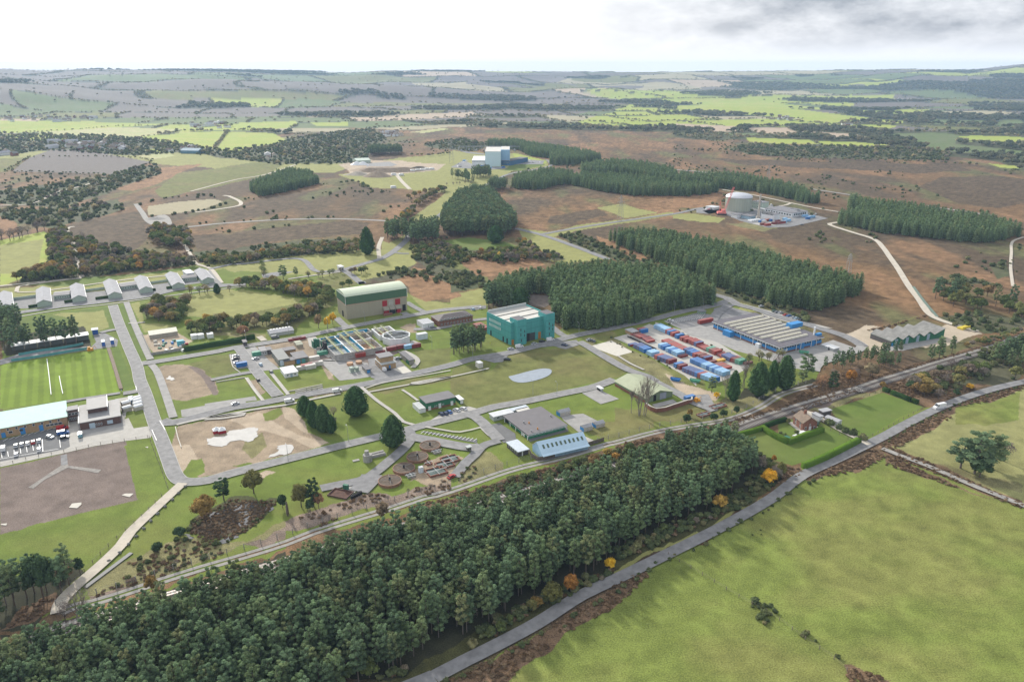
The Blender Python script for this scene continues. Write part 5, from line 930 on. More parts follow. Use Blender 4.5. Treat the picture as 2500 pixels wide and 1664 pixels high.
YBRICK = wmat('brick_buff', (.40, .27, .15), .14, 1.2, .9); MINT = wmat('roof_mint', (.55, .78, .68), .07, .3); SAGE = wmat('wall_sage', (.42, .50, .42), .08); OLV = wmat('roof_olive', (.36, .39, .26), .10, .25); OLVW = wmat('wall_olive_green', (.20, .26, .17), .10); ASB = wmat('roof_fibre_cement', (.235, .23, .215), .28, .35, .95); ASBL = wmat('roof_grey_sheets', (.37, .37, .38), .16, .4, .9)
TIMB = wmat('wall_dark_timber', (.095, .085, .085), .2, 1.0); GRNW = wmat('wall_green', (.035, .17, .09), .12); WHT = wmat('wall_white', (.72, .73, .73), .06); LBL = wmat('roof_pale_blue', (.50, .66, .78), .07, .3); DOORB = wmat('door_blue_grey', (.33, .42, .50)); BLK = mat('dark_opening', (.02, .02, .022), .9, .2, 1); RUST = wmat('rust_orange', (.50, .20, .03), .2); GREYW = wmat('wall_grey', (.45, .47, .46), .1); TILE = wmat('roof_tiles', (.215, .165, .125), .28, 1.2, .95)
CONCW = wmat('wall_concrete', (.33, .32, .30), .25, .8, .9, .4); PBLUE = wmat('pool_blue', (.03, .30, .50), .1); YGRN = wmat('steel_yellow_green', (.30, .32, .17), .15); RUSTW = wmat('rust_floor', (.42, .25, .14), .35, .6); STEEL = mat('steel_grey', (.34, .35, .36), .5, .15, 1, .4); DGRN2 = wmat('machine_green', (.04, .16, .10)); DKRED = wmat('container_dark_red', (.26, .045, .04), .16, .8); PINKSTEEL = wmat('crane_pink', (.72, .22, .20))

def frame(k, B, A, C, h, ang=None):
    o = G(k, *B, h); a = G(k, *A, h) - o; c = G(k, *C, h) - o
    rz = math.atan2(a.y, a.x) if ang is None else ang; u = Vector((math.cos(rz), math.sin(rz), 0)); v = Vector((-u.y, u.x, 0))
    return Vector((o.x, o.y, 0)), rz, a.dot(u), c.dot(v)
def mapper(f):
    o, rz, L, W_ = f; u = Vector((math.cos(rz), math.sin(rz), 0)); v = Vector((-u.y, u.x, 0))
    def loc(k, x, y, z): p = G(k, x, y, z) - o; return p.dot(u), p.dot(v)
    return loc
def facebox(mb, face, L, W_, t0, t1, z0, z1, d=.06, m=0, inn=.02):
    if face == 'F': mb.box(t0 * L, t1 * L, -d, inn, z0, z1, m)
    elif face == 'K': mb.box(t0 * L, t1 * L, W_ - inn, W_ + d, z0, z1, m)
    elif face == 'L': mb.box(-d, inn, t0 * W_, t1 * W_, z0, z1, m)
    else: mb.box(L - inn, L + d, t0 * W_, t1 * W_, z0, z1, m)
def feat(root, L, W_, kind, face, t0, t1, z0, z1, n=1, fill=.6, m=None, fr=None):
    """n windows / doors spread between fractions t0..t1 of a face, each a mesh of its own"""
    for i in range(n):
        a = t0 + (t1 - t0) * (i + .5 - fill / 2) / n; b = t0 + (t1 - t0) * (i + .5 + fill / 2) / n; mb = MB()
        if kind == 'window':
            ln = (L if face in 'FK' else W_) * (b - a); e = .1 / max(ln, .3) * (b - a)
            facebox(mb, face, L, W_, a, b, z0, z1, .07, 0); w = mb.build('window', fr or WFR, root)
            mb = MB(); q = max(1, int(ln / 1.6)); 
            for j in range(q):
                aa = a + (b - a) * j / q + e; bb = a + (b - a) * (j + 1) / q - e
                if bb > aa: facebox(mb, face, L, W_, aa, bb, z0 + .12, z1 - .12, .10, 0)
            mb.build('pane', m or GLASS, w)
        else:
            facebox(mb, face, L, W_, a, b, z0, z1, .09); mb.build(kind, m or DOORB, root)
def bld(name, label, cat, k, B, A, C, base, wall, roof, rt='flat', rise=1.5, over=.35, ang=GA, feats=(), h=None, group=None, plinth=None, th=.35, fr=None, soff=0):
    h = h or hgt(k, base, B[1] + (base[0] - B[0]) * 0); f = fr or frame(k, B, A, C, h, ang); o, rz, L, W_ = f
    e = empty(name, o, rz, label, cat, group); w = MB()
    if rt == 'gy': w.prof([(0, -.3), (L, -.3), (L, h), (L / 2, h + rise), (0, h)], 0, W_)
    elif rt == 'gx': w.profx([(0, -.3), (0, h), (W_ / 2, h + rise), (W_, h), (W_, -.3)], 0, L)
    elif rt == 'mx': w.profx([(0, -.3), (0, h), (W_, h + rise), (W_, -.3)], 0, L)
    else: w.box(0, L, 0, W_, -.3, h)
    w.build('wall', wall, e); r = MB(); o_ = over; sl = rise / max(L / 2 if rt == 'gy' else W_ / 2, .1)
    if rt == 'flat': r.box(-o_, L + o_, -o_, W_ + o_, h + .002, h + th)
    elif rt == 'parapet':
        r.box(.25, L - .25, .25, W_ - .25, h - .8, h - .5)
    elif rt == 'gy': r.prof([(-o_, h - o_ * sl + .03), (L / 2, h + rise + .03), (L + o_, h - o_ * sl + .03), (L + o_, h - o_ * sl + .2), (L / 2, h + rise + .2), (-o_, h - o_ * sl + .2)], -o_, W_ + o_)
    elif rt == 'gx': r.profx([(-o_, h - o_ * sl + .03), (-o_, h - o_ * sl + .2), (W_ / 2, h + rise + .2), (W_ + o_, h - o_ * sl + .2), (W_ + o_, h - o_ * sl + .03), (W_ / 2, h + rise + .03)], -o_, L + o_)
    elif rt == 'mx': r.profx([(-o_, h + .03 - o_ * sl / 2), (-o_, h + .2 - o_ * sl / 2), (W_ + o_, h + rise + .2), (W_ + o_, h + rise + .03)], -o_, L + o_)
    elif rt == 'hip': d = min(W_ / 2, L / 2); r.add([(-o_, -o_, h), (L + o_, -o_, h), (L + o_, W_ + o_, h), (-o_, W_ + o_, h), (d, W_ / 2, h + rise), (L - d, W_ / 2, h + rise)], [(0, 1, 5, 4), (1, 2, 5), (2, 3, 4, 5), (3, 0, 4), (3, 2, 1, 0)])
    r.build('roof', roof, e)
    if plinth: p = MB(); p.box(-.06, L + .06, -.06, W_ + .06, -.2, .9); p.build('plinth', plinth, e)
    for ft in feats: feat(e, L, W_, *ft[:7], **(ft[7] if len(ft) > 7 else {}))
    return e, L, W_, h
Wd = lambda face, t0, t1, z0, z1, n=1, **k: ('window', face, t0, t1, z0, z1, n, k)
Dr = lambda face, t0, t1, z0, z1, n=1, **k: ('door', face, t0, t1, z0, z1, n, dict(fill=1, **k))

# --- tan hall with green mansard band
h1 = hgt('b', (1352, 705), 488); f1 = frame('b', (1345, 488), (1928, 405), (1250, 420), h1, None); o, rz, L, W_ = f1; W_ = 20
e = empty('assembly_hall', o, rz, 'large tan windowless hall with dark green upper band and pale green roof', 'hall'); hb = h1 * .62
MB().box(0, L, 0, W_, -.3, hb).build('wall', TAN, e); MB().box(-.15, L + .15, -.15, W_ + .15, hb + .35, h1).build('upper_wall', DKGRN, e); MB().box(-.25, L + .25, -.25, W_ + .25, hb + .002, hb + .35).build('trim', PINK, e)
r = MB(); n = 10; pr = [(-.3 + (W_ + .6) * i / n, h1 + .05 + 2.4 * math.sin(math.pi * i / n) ** .8) for i in range(n + 1)]; r.profx(pr + [(W_ + .3, h1 - .1), (-.3, h1 - .1)], -.3, L + .3); r.build('roof', PALEGRN, e)
MB().box(-.4, -.2, -.35, -.15, hb, h1 + .2).box(L + .2, L + .4, -.35, -.15, hb, h1 + .2).box(-.35, -.25, 0, W_, h1, h1 + .25).build('corner_trim', WFR, e)
for a, b in ((.585, .665), (.80, .885)): MB().box(a * L, b * L, -.12, .02, hb * .34 + 2, hb - .6).build('shutter', RED, e)
MB().box(.69 * L, .77 * L, -.1, .02, hb * .34 + 2, hb - .4).build('panel', mat('panel_grey', (.42, .40, .36), .7, .3, 1.2), e)
for a, b in ((.585, .68), (.69, .78), (.79, .885)): m = MB(); m.profx([(-3.2, hb * .30), (-3.2, hb * .30 + .5), (.0, hb * .30 + 2.2), (0, hb * .3)], a * L, b * L); m.build('canopy', wmat('canopy_tan', (.30, .28, .22)), e); MB().box(a * L + .6, b * L - .6, -2.8, -.4, 0, hb * .3 - .2).build('vent_box', RED if a != .69 else BLK, e)
MB().box(.92 * L, .975 * L, -.1, .02, 0, 4.6).build('door', BLK, e); MB().box(-.1, .02, W_ * .35, W_ * .5, 0, 4.2).build('door', BLK, e)
m = MB(); m.box(.56 * L, .70 * L, -5.5, -3.6, -.2, 1.4); m.build('brick_plinth', BRICK, e)

# --- teal building
h2 = hgt('c', (580, 950), 737); f2 = frame('c', (576, 737), (960, 655), (370, 627), h2, None); o, rz, L, W_ = f2
e = empty('teal_block', o, rz, 'tall teal green clad building with two stair towers and pale flat roof', 'building'); loc = mapper(f2)
w = MB(); w.box(0, L, 0, W_, -.3, h2 - 1.2); 
for a in ((0, L, 0, .4), (0, L, W_ - .4, W_), (0, .4, .4, W_ - .4), (L - .4, L, .4, W_ - .4)): w.box(*a, h2 - 1.2, h2)
w.build('wall', TEAL, e); r = MB().box(.4, L - .4, .4, W_ - .4, h2 - 1.2, h2 - .9).build('roof', ROOFW, e)
for yy in (.33, .66): MB().box(.5, L - .5, yy * W_ - .25, yy * W_ + .25, h2 - .9, h2 - .5).build('roof_beam', mat('roof_joint', (.30, .28, .25), .9), e)
MB().box(.5, L - .5, W_ - 1.0, W_ - .4, h2 - .9, h2 + 1.2).build('parapet', GREYW, e)
for z in np.arange(4, h2 - 1, 4.1): m = MB(); m.box(-.05, L + .05, -.05, W_ + .05, z, z + .12); m.build('cladding_rail', wmat('rail_teal', (.03, .16, .135)), e)
for nm, x0, x1 in (('t', 605, 695), ('t', 878, 970)):
    a = loc('c', x0, 692 if x0 < 700 else 640, h2 + 1.6)[0]; wd = L * .225; 
    if x0 > 700: a = L - wd * .92
    else: a = L * .085
    t = MB().box(a, a + wd, -3.4, wd * .7, -.3, h2 + 1.9).build('stair_tower', TEAL, e); MB().box(a + .3, a + wd - .3, -3.1, wd * .7 - .3, h2 + 1.92, h2 + 2.0).build('tower_roof', DKROOF, t)
    for z in np.arange(4, h2, 4.1): MB().box(a - .05, a + wd + .05, -3.46, -3.3, z, z + .12).build('cladding_rail', MATS['rail_teal'], t)
    for q, (fx, fz) in enumerate(((.35, .62), (.75, .52), (.35, .40), (.75, .34), (.4, .14))): MB().box(a + wd * fx, a + wd * fx + .5, -3.5, -3.38, h2 * fz, h2 * fz + 1.8).build('slit_window', GLASS, t)
for z in (.66, .44): 
    for i in range(10): MB().box(-.1, .02, W_ * (.42 + .05 * i), W_ * (.42 + .05 * i) + .45, h2 * z, h2 * z + 1.9).build('slit_window', WFR, e)
MB().box(L * .34, L * .46, -.1, .02, 0, 5.4).build('door', BLK, e); MB().box(L * .46, L * .6, -.12, .02, 0, 5.2).build('door', wmat('shutter_dark', (.06, .07, .07)), e); MB().box(L * .68, L * .745, -.14, .02, 0, 4.6).build('door', RUST, e)
MB().box(.02 * L, .075 * L, -.14, .02, 0, 3.4).build('door', RUST, e); 
for t in (.12, .28, .8): MB().box(-.1, .02, W_ * t, W_ * t + 1.4, 0, 3.4).build('door', BLK, e)
# --- blue workshop with nine barrel skylights
h3 = hgt('d', (1188, 1040), 972); f3 = frame('d', (1188, 972), (1610, 872), (550, 725), h3, GA); o, rz, L, W_ = f3; loc = mapper(f3)
e = empty('blue_workshop', o, rz, 'long low blue workshop with dark flat roof and rows of barrel skylights', 'workshop')
MB().box(.6, L - .6, .6, W_ - .6, -.3, h3 * .58).build('wall', BLUE, e); MB().box(.9, L - .9, .9, W_ - .9, h3 * .58, h3 - .3).build('glazing', GLASS, e); MB().box(-.3, L + .3, -.3, W_ + .3, h3 - .3, h3 + .25).build('roof', wmat('roof_slate_violet', (.135, .125, .14), .12, .25), e)
MB().box(-.34, L + .34, -.34, -.28, h3 - .35, h3 + .1).box(-.34, -.28, -.34, W_ + .34, h3 - .35, h3 + .1).build('fascia', WFR, e); MB().box(.55, L - .55, .55, .6, 0, .8).box(.54, .6, .6, W_ - .6, 0, .8).build('plinth', BRICK, e)
m = MB()
for i in range(int(L / 2.2)): m.box(.6 + i * 2.2, .72 + i * 2.2, .62, .9, h3 * .58, h3 - .3)
for i in range(int(W_ / 2.2)): m.box(.62, .9, .6 + i * 2.2, .72 + i * 2.2, h3 * .58, h3 - .3)
m.box(.6, L - .6, .7, .88, h3 * .78, h3 * .8); m.build('glazing_bars', WFR, e)
for i in range(6): MB().box(-.2, .1, W_ * i / 5.5, W_ * i / 5.5 + .25, 0, h3 - .3).build('column', WFR, e)
for t in (.38, .48, .72, .84): MB().box(L * t, L * t + .25, -.2, .1, 0, h3 - .3).build('column', WFR, e)
MB().box(L * .46, L * .58, .45, .6, 0, h3 * .8).build('door', BLUE, e); MB().box(L * .72, L * .82, .45, .6, 0, h3 * .85).build('door', BLUE, e); MB().box(L * .16, L * .20, .45, .6, .6, 2.4).build('window', WFR, e)
for (x0, y0, x1, y1) in ((655, 742, 1035, 672), (710, 765, 1090, 690), (765, 787, 1150, 710), (820, 807, 1205, 730), (880, 830, 1260, 750), (940, 852, 1320, 772), (1000, 875, 1385, 795), (1115, 885, 1390, 828), (1170, 910, 1450, 848)):
    a = loc('d', x0, y0, h3 + .6); b = loc('d', x1, y1, h3 + .6); m = MB(); cy = (a[1] + b[1]) / 2; pf = [(cy - 1.25 + 2.5 * j / 8, h3 + .25 + .3 + .75 * math.sin(math.pi * j / 8)) for j in range(9)]
    m.profx([(cy + 1.25, h3 + .2), (cy - 1.25, h3 + .2)] + pf, a[0], b[0]); s = m.build('skylight', CREAM, e)
    m = MB(); 
    for j in range(1, 7): m.profx([(cy - 1.28, h3 + .3)] + [(p[0] * 1.0, p[1] + .04) for p in pf] + [(cy + 1.28, h3 + .3)], a[0] + (b[0] - a[0]) * j / 7, a[0] + (b[0] - a[0]) * j / 7 + .12)
    m.build('skylight_rib', mat('rib_brown', (.42, .38, .30), .8), s)
x, y = loc('d', 1518, 855, h3); MB().cyl(x, y, h3, h3 + 5.6, .6, .55, 12).build('chimney', WFR, e); x, y = loc('d', 1560, 858, h3); MB().box(x - 2, x + 2, y - 1, y + 1, h3, h3 + 1.6).build('plant_box', BLUE, e)
x, y = loc('d', 1355, 775, h3); MB().box(x - 7, x + 3.6, y - 1.5, y + 3, h3 + .25, h3 + 3.0).build('roof_plant_room', BLUE, e)
x, y = loc('d', 683, 880, 0); MB().box(-3.4, .6, y - .5, y + 6, 0, h3 * .78).build('porch', BLUE, e); x, y = loc('d', 975, 975, 0); MB().box(-2.2, .5, y - 1, y + 2, 0, 2.6).build('kiosk', WHT, e)
# --- simple rectangular buildings
bld('store_building', 'small grey concrete store with white flat roof beside the blue workshop', 'store', 'd', (1705, 988), (1758, 974), (1600, 943), (1703, 1012), GREYW, LTROOF, feats=[Dr('L', .3, .42, 0, 2.2, m=BLK), Wd('L', .5, .9, 1, 2, 3)])
# dark green barn of five bays
h5 = hgt('i', (1082, 568), 524); f5 = frame('i', (1082, 524), (1590, 440), (872, 450), h5, None); o, rz, L, W_ = f5; e = empty('gabled_barn', o, rz, 'dark green barn of five side by side gabled bays with fibre cement roof', 'barn'); bw = L / 5
for i in range(5):
    x0, x1 = i * bw, (i + 1) * bw; top = [(x0, h5), (x0 + bw / 2, h5 + 2.6), (x1, h5)] if i < 4 else [(x0, h5), (x1, h5 + 3.2)]
    w = MB().prof([(x0 + .01, -.3), (x1 - .01, -.3), (x1 - .01, top[-1][1])] + ([top[1]] if i < 4 else []) + [(x0 + .01, h5)], 0, W_).build('bay_wall', [GRNW], e)
    ov = [(a, b + .22) for a, b in top]; MB().prof([(a, b + .02) for a, b in top] + ov[::-1], -.5, W_ + .4).build('roof', ASB, e)
    if i < 4: MB().box(x0 + bw * .34, x0 + bw * .60, -.12, .02, 0, 4.2).build('door', DOORB, w)
MB().box(-.08, .02, 0, W_, -.2, h5 - .1).build('side_cladding', TIMB, e); MB().box(L * .01, L * .03, -.5, -.1, 0, 2).build('tank', BLUE, e)
# olive hangar with brick retaining wall
e, L, W_, hh = bld('olive_hangar', 'pale olive green gabled hangar with grey roller door behind a brick retaining wall', 'hangar', 'c', (1870, 1458), (2132, 1398), (1549, 1300), (1872, 1505), OLVW, OLV, 'gy', 2.6, .5, feats=[Dr('F', .52, .76, 0, 3.6, m=wmat('roller_blue_grey', (.33, .37, .45))), Dr('F', .28, .38, 0, 3.4, m=BLK)])
MB().box(-.1, .02, 0, W_, 0, 1.4).build('brick_plinth', BRICK, e)
def wall_line(name, label, text, ht, th, m, cat='wall', cop=None, z0=0, step=4):
    L = smooth_line(Uarr(SS(text)), step); mb = MB(); c2 = MB(); A, B_ = offset_line(L, th / 2), offset_line(L, -th / 2)
    def tube(mb, A, B_, z0, z1):
        n = len(A); v = []
        for i in range(n): v += [(A[i][0], A[i][1], z0), (A[i][0], A[i][1], z1), (B_[i][0], B_[i][1], z1), (B_[i][0], B_[i][1], z0)]
        f = [(0, 1, 2, 3), tuple(4 * n - 4 + j for j in (3, 2, 1, 0))]
        for i in range(n - 1):
            for j in range(4): f.append((4 * i + j, 4 * i + 4 + j, 4 * i + 4 + (j + 1) % 4, 4 * i + (j + 1) % 4))
        mb.add(v, f)
    tube(mb, A, B_, z0 - .2, ht); o = mb.build(name, m); tag(o, label, cat)
    if cop: tube(c2, offset_line(L, th / 2 + .08), offset_line(L, -th / 2 - .08), ht + .002, ht + .15); c2.build('coping', cop, o)
    return o
wall_line('retaining_wall', 'curved brick retaining wall with pale coping before the olive hangar', 'h 300 560 400 612 560 575 700 530 735 525 738 500', 2.2, .7, BRICK, cop=CONC)
# grey flat-roofed laboratory
h7 = hgt('g', (1135, 682), 632); f7 = frame('g', (1133, 632), (1502, 535), (890, 452), h7, GA); o, rz, L, W_ = f7; loc = mapper(f7)
e = empty('square_laboratory', o, rz, 'square green building with big dark grey flat roof and white framed glazing', 'building')
MB().box(.5, L - .5, .5, W_ - .5, -.3, h7 * .5).build('wall', GRNW, e); MB().box(.7, L - .7, .7, W_ - .7, h7 * .5, h7 - .3).build('glazing', mat('glazing_pale', (.16, .21, .21), .2, .5, .5), e); MB().box(-.3, L + .3, -.3, W_ + .3, h7 - .3, h7 + .2).build('roof', wmat('roof_warm_grey', (.155, .145, .15), .08, .25), e)
m = MB()
for i in range(int(L / 1.9) + 1): m.box(.5 + i * 1.9, .66 + i * 1.9, .5, .7, h7 * .5, h7 - .3)
for i in range(int(W_ / 1.9) + 1): m.box(.5, .7, .5 + i * 1.9, .66 + i * 1.9, h7 * .5, h7 - .3)
m.box(.45, L - .5, .52, .69, h7 * .5 - .1, h7 * .5 + .1).box(.52, .69, .69, W_ - .5, h7 * .5 - .1, h7 * .5 + .1); m.build('glazing_bars', WFR, e)
for i in range(5): MB().box(-.25, .0, W_ * (i / 4.3), W_ * (i / 4.3) + .3, 0, h7 - .3).build('column', WFR, e)
MB().box(-.31, L + .31, -.36, -.3, h7 - .4, h7 + .1).build('fascia', wmat('fascia_grey', (.42, .45, .45)), e); MB().box(.4, .5, W_ * .16, W_ * .26, 0, h7 * .55).build('door', WFR, e); MB().box(.4, .5, W_ * .82, W_ * .95, 0, h7 * .6).build('door', BLK, e)
for px, py in ((1143, 522), (1225, 578), (1165, 600), (1093, 517), (1350, 455)): x, y = loc('g', px, py, h7 + .2); MB().cyl(x, y, h7 + .2, h7 + 1.1, .35, .3, 8).build('roof_vent', RUST if px in (1143, 1225) else STEEL, e)
# pale blue shed with roof windows
h8 = 2.6; f8 = frame('g', (1268, 822), (1708, 722), (1137, 745), h8, None); o, rz, L, W_ = f8; W_ = max(W_, 8); e = empty('blue_roofed_shed', o, rz, 'long pale blue metal shed with ten small roof windows', 'shed'); rs = 4.0
MB().profx([(0, -.3), (0, h8), (W_ * .55, h8 + rs), (W_, h8 + rs * .1), (W_, -.3)], 0, L).build('wall', wmat('wall_pale_blue', (.36, .55, .72)), e); sl = rs / (W_ * .55)
MB().profx([(-1.6, h8 - 1.6 * sl * .25), (-1.6, h8 - 1.6 * sl * .25 + .15), (-.2, h8 + .16), (W_ * .55, h8 + rs + .17), (W_ * .55, h8 + rs + .02), (0, h8 + .02)], -.2, L + .2).build('roof', LBL, e)
MB().profx([(W_ * .55, h8 + rs + .03), (W_ * .55, h8 + rs + .18), (W_ + .2, h8 + rs * .1 + .18), (W_ + .2, h8 + rs * .1 + .02)], -.2, L + .2).build('rear_roof', WHT, e)
for i in range(10): x = L * (.07 + .093 * i); y0 = W_ * .2; MB().profx([(y0, h8 + y0 * sl), (y0, h8 + y0 * sl + .4), (y0 + 1.5, h8 + (y0 + 1.5) * sl + .4), (y0 + 1.5, h8 + (y0 + 1.5) * sl)], x, x + .9).build('roof_window', mat('rooflight', (.10, .14, .09), .3), e)
wall_line('timber_fence', 'dark brown timber fence along the foot of the pale blue shed', 'g 1140 790 1225 880 1450 820 1700 740 1860 690', 2.0, .15, wmat('fence_timber', (.16, .13, .11), .2, 1.5), 'fence')
bld('grey_cabin', 'grey cabin with white flat roof left of the square green laboratory', 'cabin', 'g', (805, 462), (982, 410), (760, 430), (805, 502), GREYW, LTROOF, feats=[Wd('F', .1, .35, 1, 2, 1)], th=.3)
bld('dark_cabin', 'dark brown cabin with pale blue-grey roof and white windows', 'cabin', 'g', (1040, 797), (1137, 770), (928, 708), (1040, 842), TIMB, wmat('roof_blue_grey', (.50, .55, .60)), feats=[Wd('L', .05, .95, 1, 2, 5, fill=.35), Dr('F', .35, .45, 0, 2.1, m=WFR)])
bld('flat_store', 'low shed with blue-grey flat roof behind the square laboratory', 'shed', 'g', (988, 403), (1128, 366), (962, 386), (988, 415), GREYW, wmat('roof_blue_grey', (.50, .55, .60)), h=2.4); bld('flat_store', 'low shed with cream flat roof behind the square laboratory', 'shed', 'g', (1040, 413), (1145, 387), (1012, 397), (1040, 425), GREYW, ROOFW, h=2.4)
bld('green_office', 'long dark green office hut with three white doorways and grey roof', 'office', 'g', (160, 332), (446, 278), (88, 275), (160, 402), GRNW, wmat('roof_mid_grey', (.15, .145, .15), .12, .3), feats=[Dr('F', .06, .15, 0, 2.2, m=WFR), Dr('F', .41, .50, 0, 2.6, m=WFR), Dr('F', .83, .92, 0, 2.4, m=WFR), Wd('F', .25, .38, 1, 2, 2), Wd('F', .52, .62, 1.3, 2, 1)], plinth=BRICK)
bld('extension_hut', 'dark green box hut with white roof against the end of the green office', 'hut', 'g', (482, 300), (513, 292), (437, 264), (482, 338), GRNW, WHT, feats=[Dr('F', .1, .9, .1, 2.6, m=WFR)]); bld('white_cabin', 'white portable cabin at the left end of the green office', 'cabin', 'g', (92, 392), (152, 376), (28, 332), (92, 427), WHT, GREYW, over=.05)
for i, (B, A, C, b, lb) in enumerate((((1440, 425), (1547, 405), (1402, 402), (1440, 460), 'pale hut with grey barrel roof and blue end right of the square laboratory'), ((1668, 570), (1757, 552), (1625, 548), (1666, 605), 'left one of the two adjoining blue ended huts on the small yard'), ((1785, 540), (1871, 518), (1740, 515), (1785, 572), 'right one of the two adjoining blue ended huts on the small yard'))):
    e, L, W_, hh = bld('barrel_hut', lb, 'hut', 'g', B, A, C, b, wmat('hut_wall', (.50, .46, .41)), ASBL, 'gx', 1.0, .1, group='blue ended huts', feats=[Wd('F', .4, .9, .8, 1.6, 2, fill=.3)]); MB().box(-.06, .02, 0, W_, 0, hh).build('end_panel', BLUE, e)
bld('brown_kiosk', 'small dark brown flat roofed kiosk at the end of the parking bays', 'kiosk', 'g', (556, 757), (583, 742), (530, 746), (556, 792), wmat('kiosk_brown', (.11, .11, .08)), GREYW)
bld('open_shelter', 'small white roofed open shelter on the old concrete pad', 'shelter', 'g', (1832, 195), (1848, 188), (1788, 172), (1832, 222), GREYW, WHT, feats=[Dr('L', .1, .9, .1, 1.9, m=BLK)])
# brick office, white cabins, grey shed
bld('brick_office', 'two storey red brick building with dark hipped roof between the tan hall and teal block', 'office', 'b', (2240, 690), (2560, 640), (2203, 655), (2240, 748), BRICK, wmat('roof_brown_slate', (.10, .085, .085)), 'hip', 1.8, .6, fr=(lambda f: (f[0], f[1], (G('c', 205, 640, 6) - f[0]).to_2d().length, 13.0))(frame('b', (2240, 690), (2350, 672), (2203, 655), 6.5, GA)), feats=[Wd('F', .03, .97, 1, 2.2, 10, fill=.45), Wd('F', .03, .97, 4, 5.2, 10, fill=.45)])
e, L, W_, hh = bld('cabin_block', 'block of white portable cabins with ribbed white roofs beside the brick office', 'cabins', 'b', (2088, 753), (2196, 737), (2013, 714), (2088, 795), WHT, LTROOF, over=.05, feats=[Dr('F', .45, .55, 0, 2.1, m=GREYW)])
for j in range(6): MB().box(-.08, L + .05, W_ * (j + .95) / 6.4, W_ * (j + .95) / 6.4 + .2, hh + .36, hh + .42).build('roof_joint', DKROOF, e)
for j in range(5): MB().box(-.07, .01, W_ * (j + 1) / 6, W_ * (j + 1) / 6 + .5, 0, hh).build('end_joint', GREYW, e)
e, L, W_, hh = bld('ribbed_shed', 'long grey shed with six white skylights along its ridge', 'shed', 'b', (625, 842), (850, 806), (596, 808), (622, 872), GREYW, ASBL, 'gx', .9, .3)
for j in range(7): MB().box(L * (.08 + .13 * j), L * (.08 + .13 * j) + 1.3, W_ * .60, W_ * .78, hh + .95, hh + 1.08).build('skylight', WFR, e)
bld('white_hut', 'white hut with white flat roof on the lawn right of the crossroads', 'hut', 'b', (766, 1228), (890, 1206), (718, 1170), (768, 1265), WHT, LTROOF, feats=[Dr('F', .42, .58, 0, 2.2), Wd('F', .08, .32, 1, 1.9, 1), Wd('F', .65, .92, 1, 1.9, 1)])
bld('grey_workshop', 'grey-green flat roofed workshop with pale blue doors', 'workshop', 'b', (708, 1095), (806, 1077), (622, 1005), (710, 1152), wmat('wall_grey_green', (.17, .20, .17)), wmat('roof_green_grey', (.175, .185, .175), .12, .3), feats=[Wd('L', .05, .95, 2.2, 3.4, 6, fill=.8), Dr('F', .1, .48, 0, 3.4, m=wmat('door_pale_blue', (.50, .60, .70)))])
bld('dark_workshop', 'dark roofed workshop with teal shutters right of the grey-green one', 'workshop', 'b', (868, 1085), (985, 1062), (808, 1030), (868, 1132), wmat('wall_grey_green', (.17, .20, .17)), DKROOF, feats=[Dr('F', .08, .35, 0, 2.6, m=BLUE), Dr('F', .5, .75, 0, 2.6, m=TEAL)])
bld('brick_annex', 'low buff brick annex between the two workshops', 'annex', 'b', (762, 1108), (862, 1090), (735, 1085), (762, 1152), YBRICK, DKROOF, h=2.9); bld('brick_annex', 'low buff annex behind the grey-green workshop', 'annex', 'b', (745, 1010), (865, 985), (720, 985), (745, 1030), YBRICK, DKROOF, h=2.8)
bld('small_block', 'pale flat roofed block at the left of the workshops', 'building', 'b', (540, 1012), (595, 1000), (505, 975), (540, 1050), GREYW, GREYR, feats=[Wd('F', .1, .9, .9, 2, 2)]); bld('dark_store', 'small dark roofed store behind the pale block', 'store', 'b', (605, 1000), (640, 992), (583, 975), (605, 1015), TIMB, DKROOF, h=2.8)
bld('tan_cabin', 'tan shed with pale barrel roof beside the buff annex', 'shed', 'b', (880, 952), (940, 942), (852, 915), (880, 978), wmat('cabin_tan', (.38, .35, .28)), wmat('roof_khaki', (.34, .35, .26)), 'gx', .7, .1)
e, L, W_, hh = bld('pump_house', 'buff brick house with raised dark roofed upper storey beside the roundabout drive', 'building', 'b', (1692, 1140), (1822, 1110), (1625, 1085), (1692, 1192), YBRICK, GREYW, feats=[Wd('L', .1, .9, .8, 1.8, 3), Dr('F', .5, .62, 0, 2.4, m=BLUE), Wd('F', .1, .4, .8, 2, 1)])
MB().box(L * .02, L * .95, W_ * .25, W_ * .85, hh + .36, hh + 3.4).build('upper_storey', YBRICK, e); MB().box(-.2, L * .98, W_ * .2, W_ * .9, hh + 3.4, hh + 3.7).build('upper_roof', GREYR, e)
bld('long_lean_to', 'long narrow dark roofed garage row beside the curved path', 'garage', 'b', (1958, 1098), (2000, 1086), (1870, 1020), (1956, 1142), wmat('garage_wall', (.30, .28, .24)), DKROOF, feats=[Dr('L', .03, .35, 0, 2.1, m=DGRN2)]); bld('switch_hut', 'small grey hut with blue door left of the buff brick house', 'hut', 'b', (1545, 1188), (1586, 1175), (1490, 1150), (1545, 1222), wmat('garage_wall', (.30, .28, .24)), DKROOF, feats=[Dr('F', .15, .8, 0, 2, m=BLUE)])
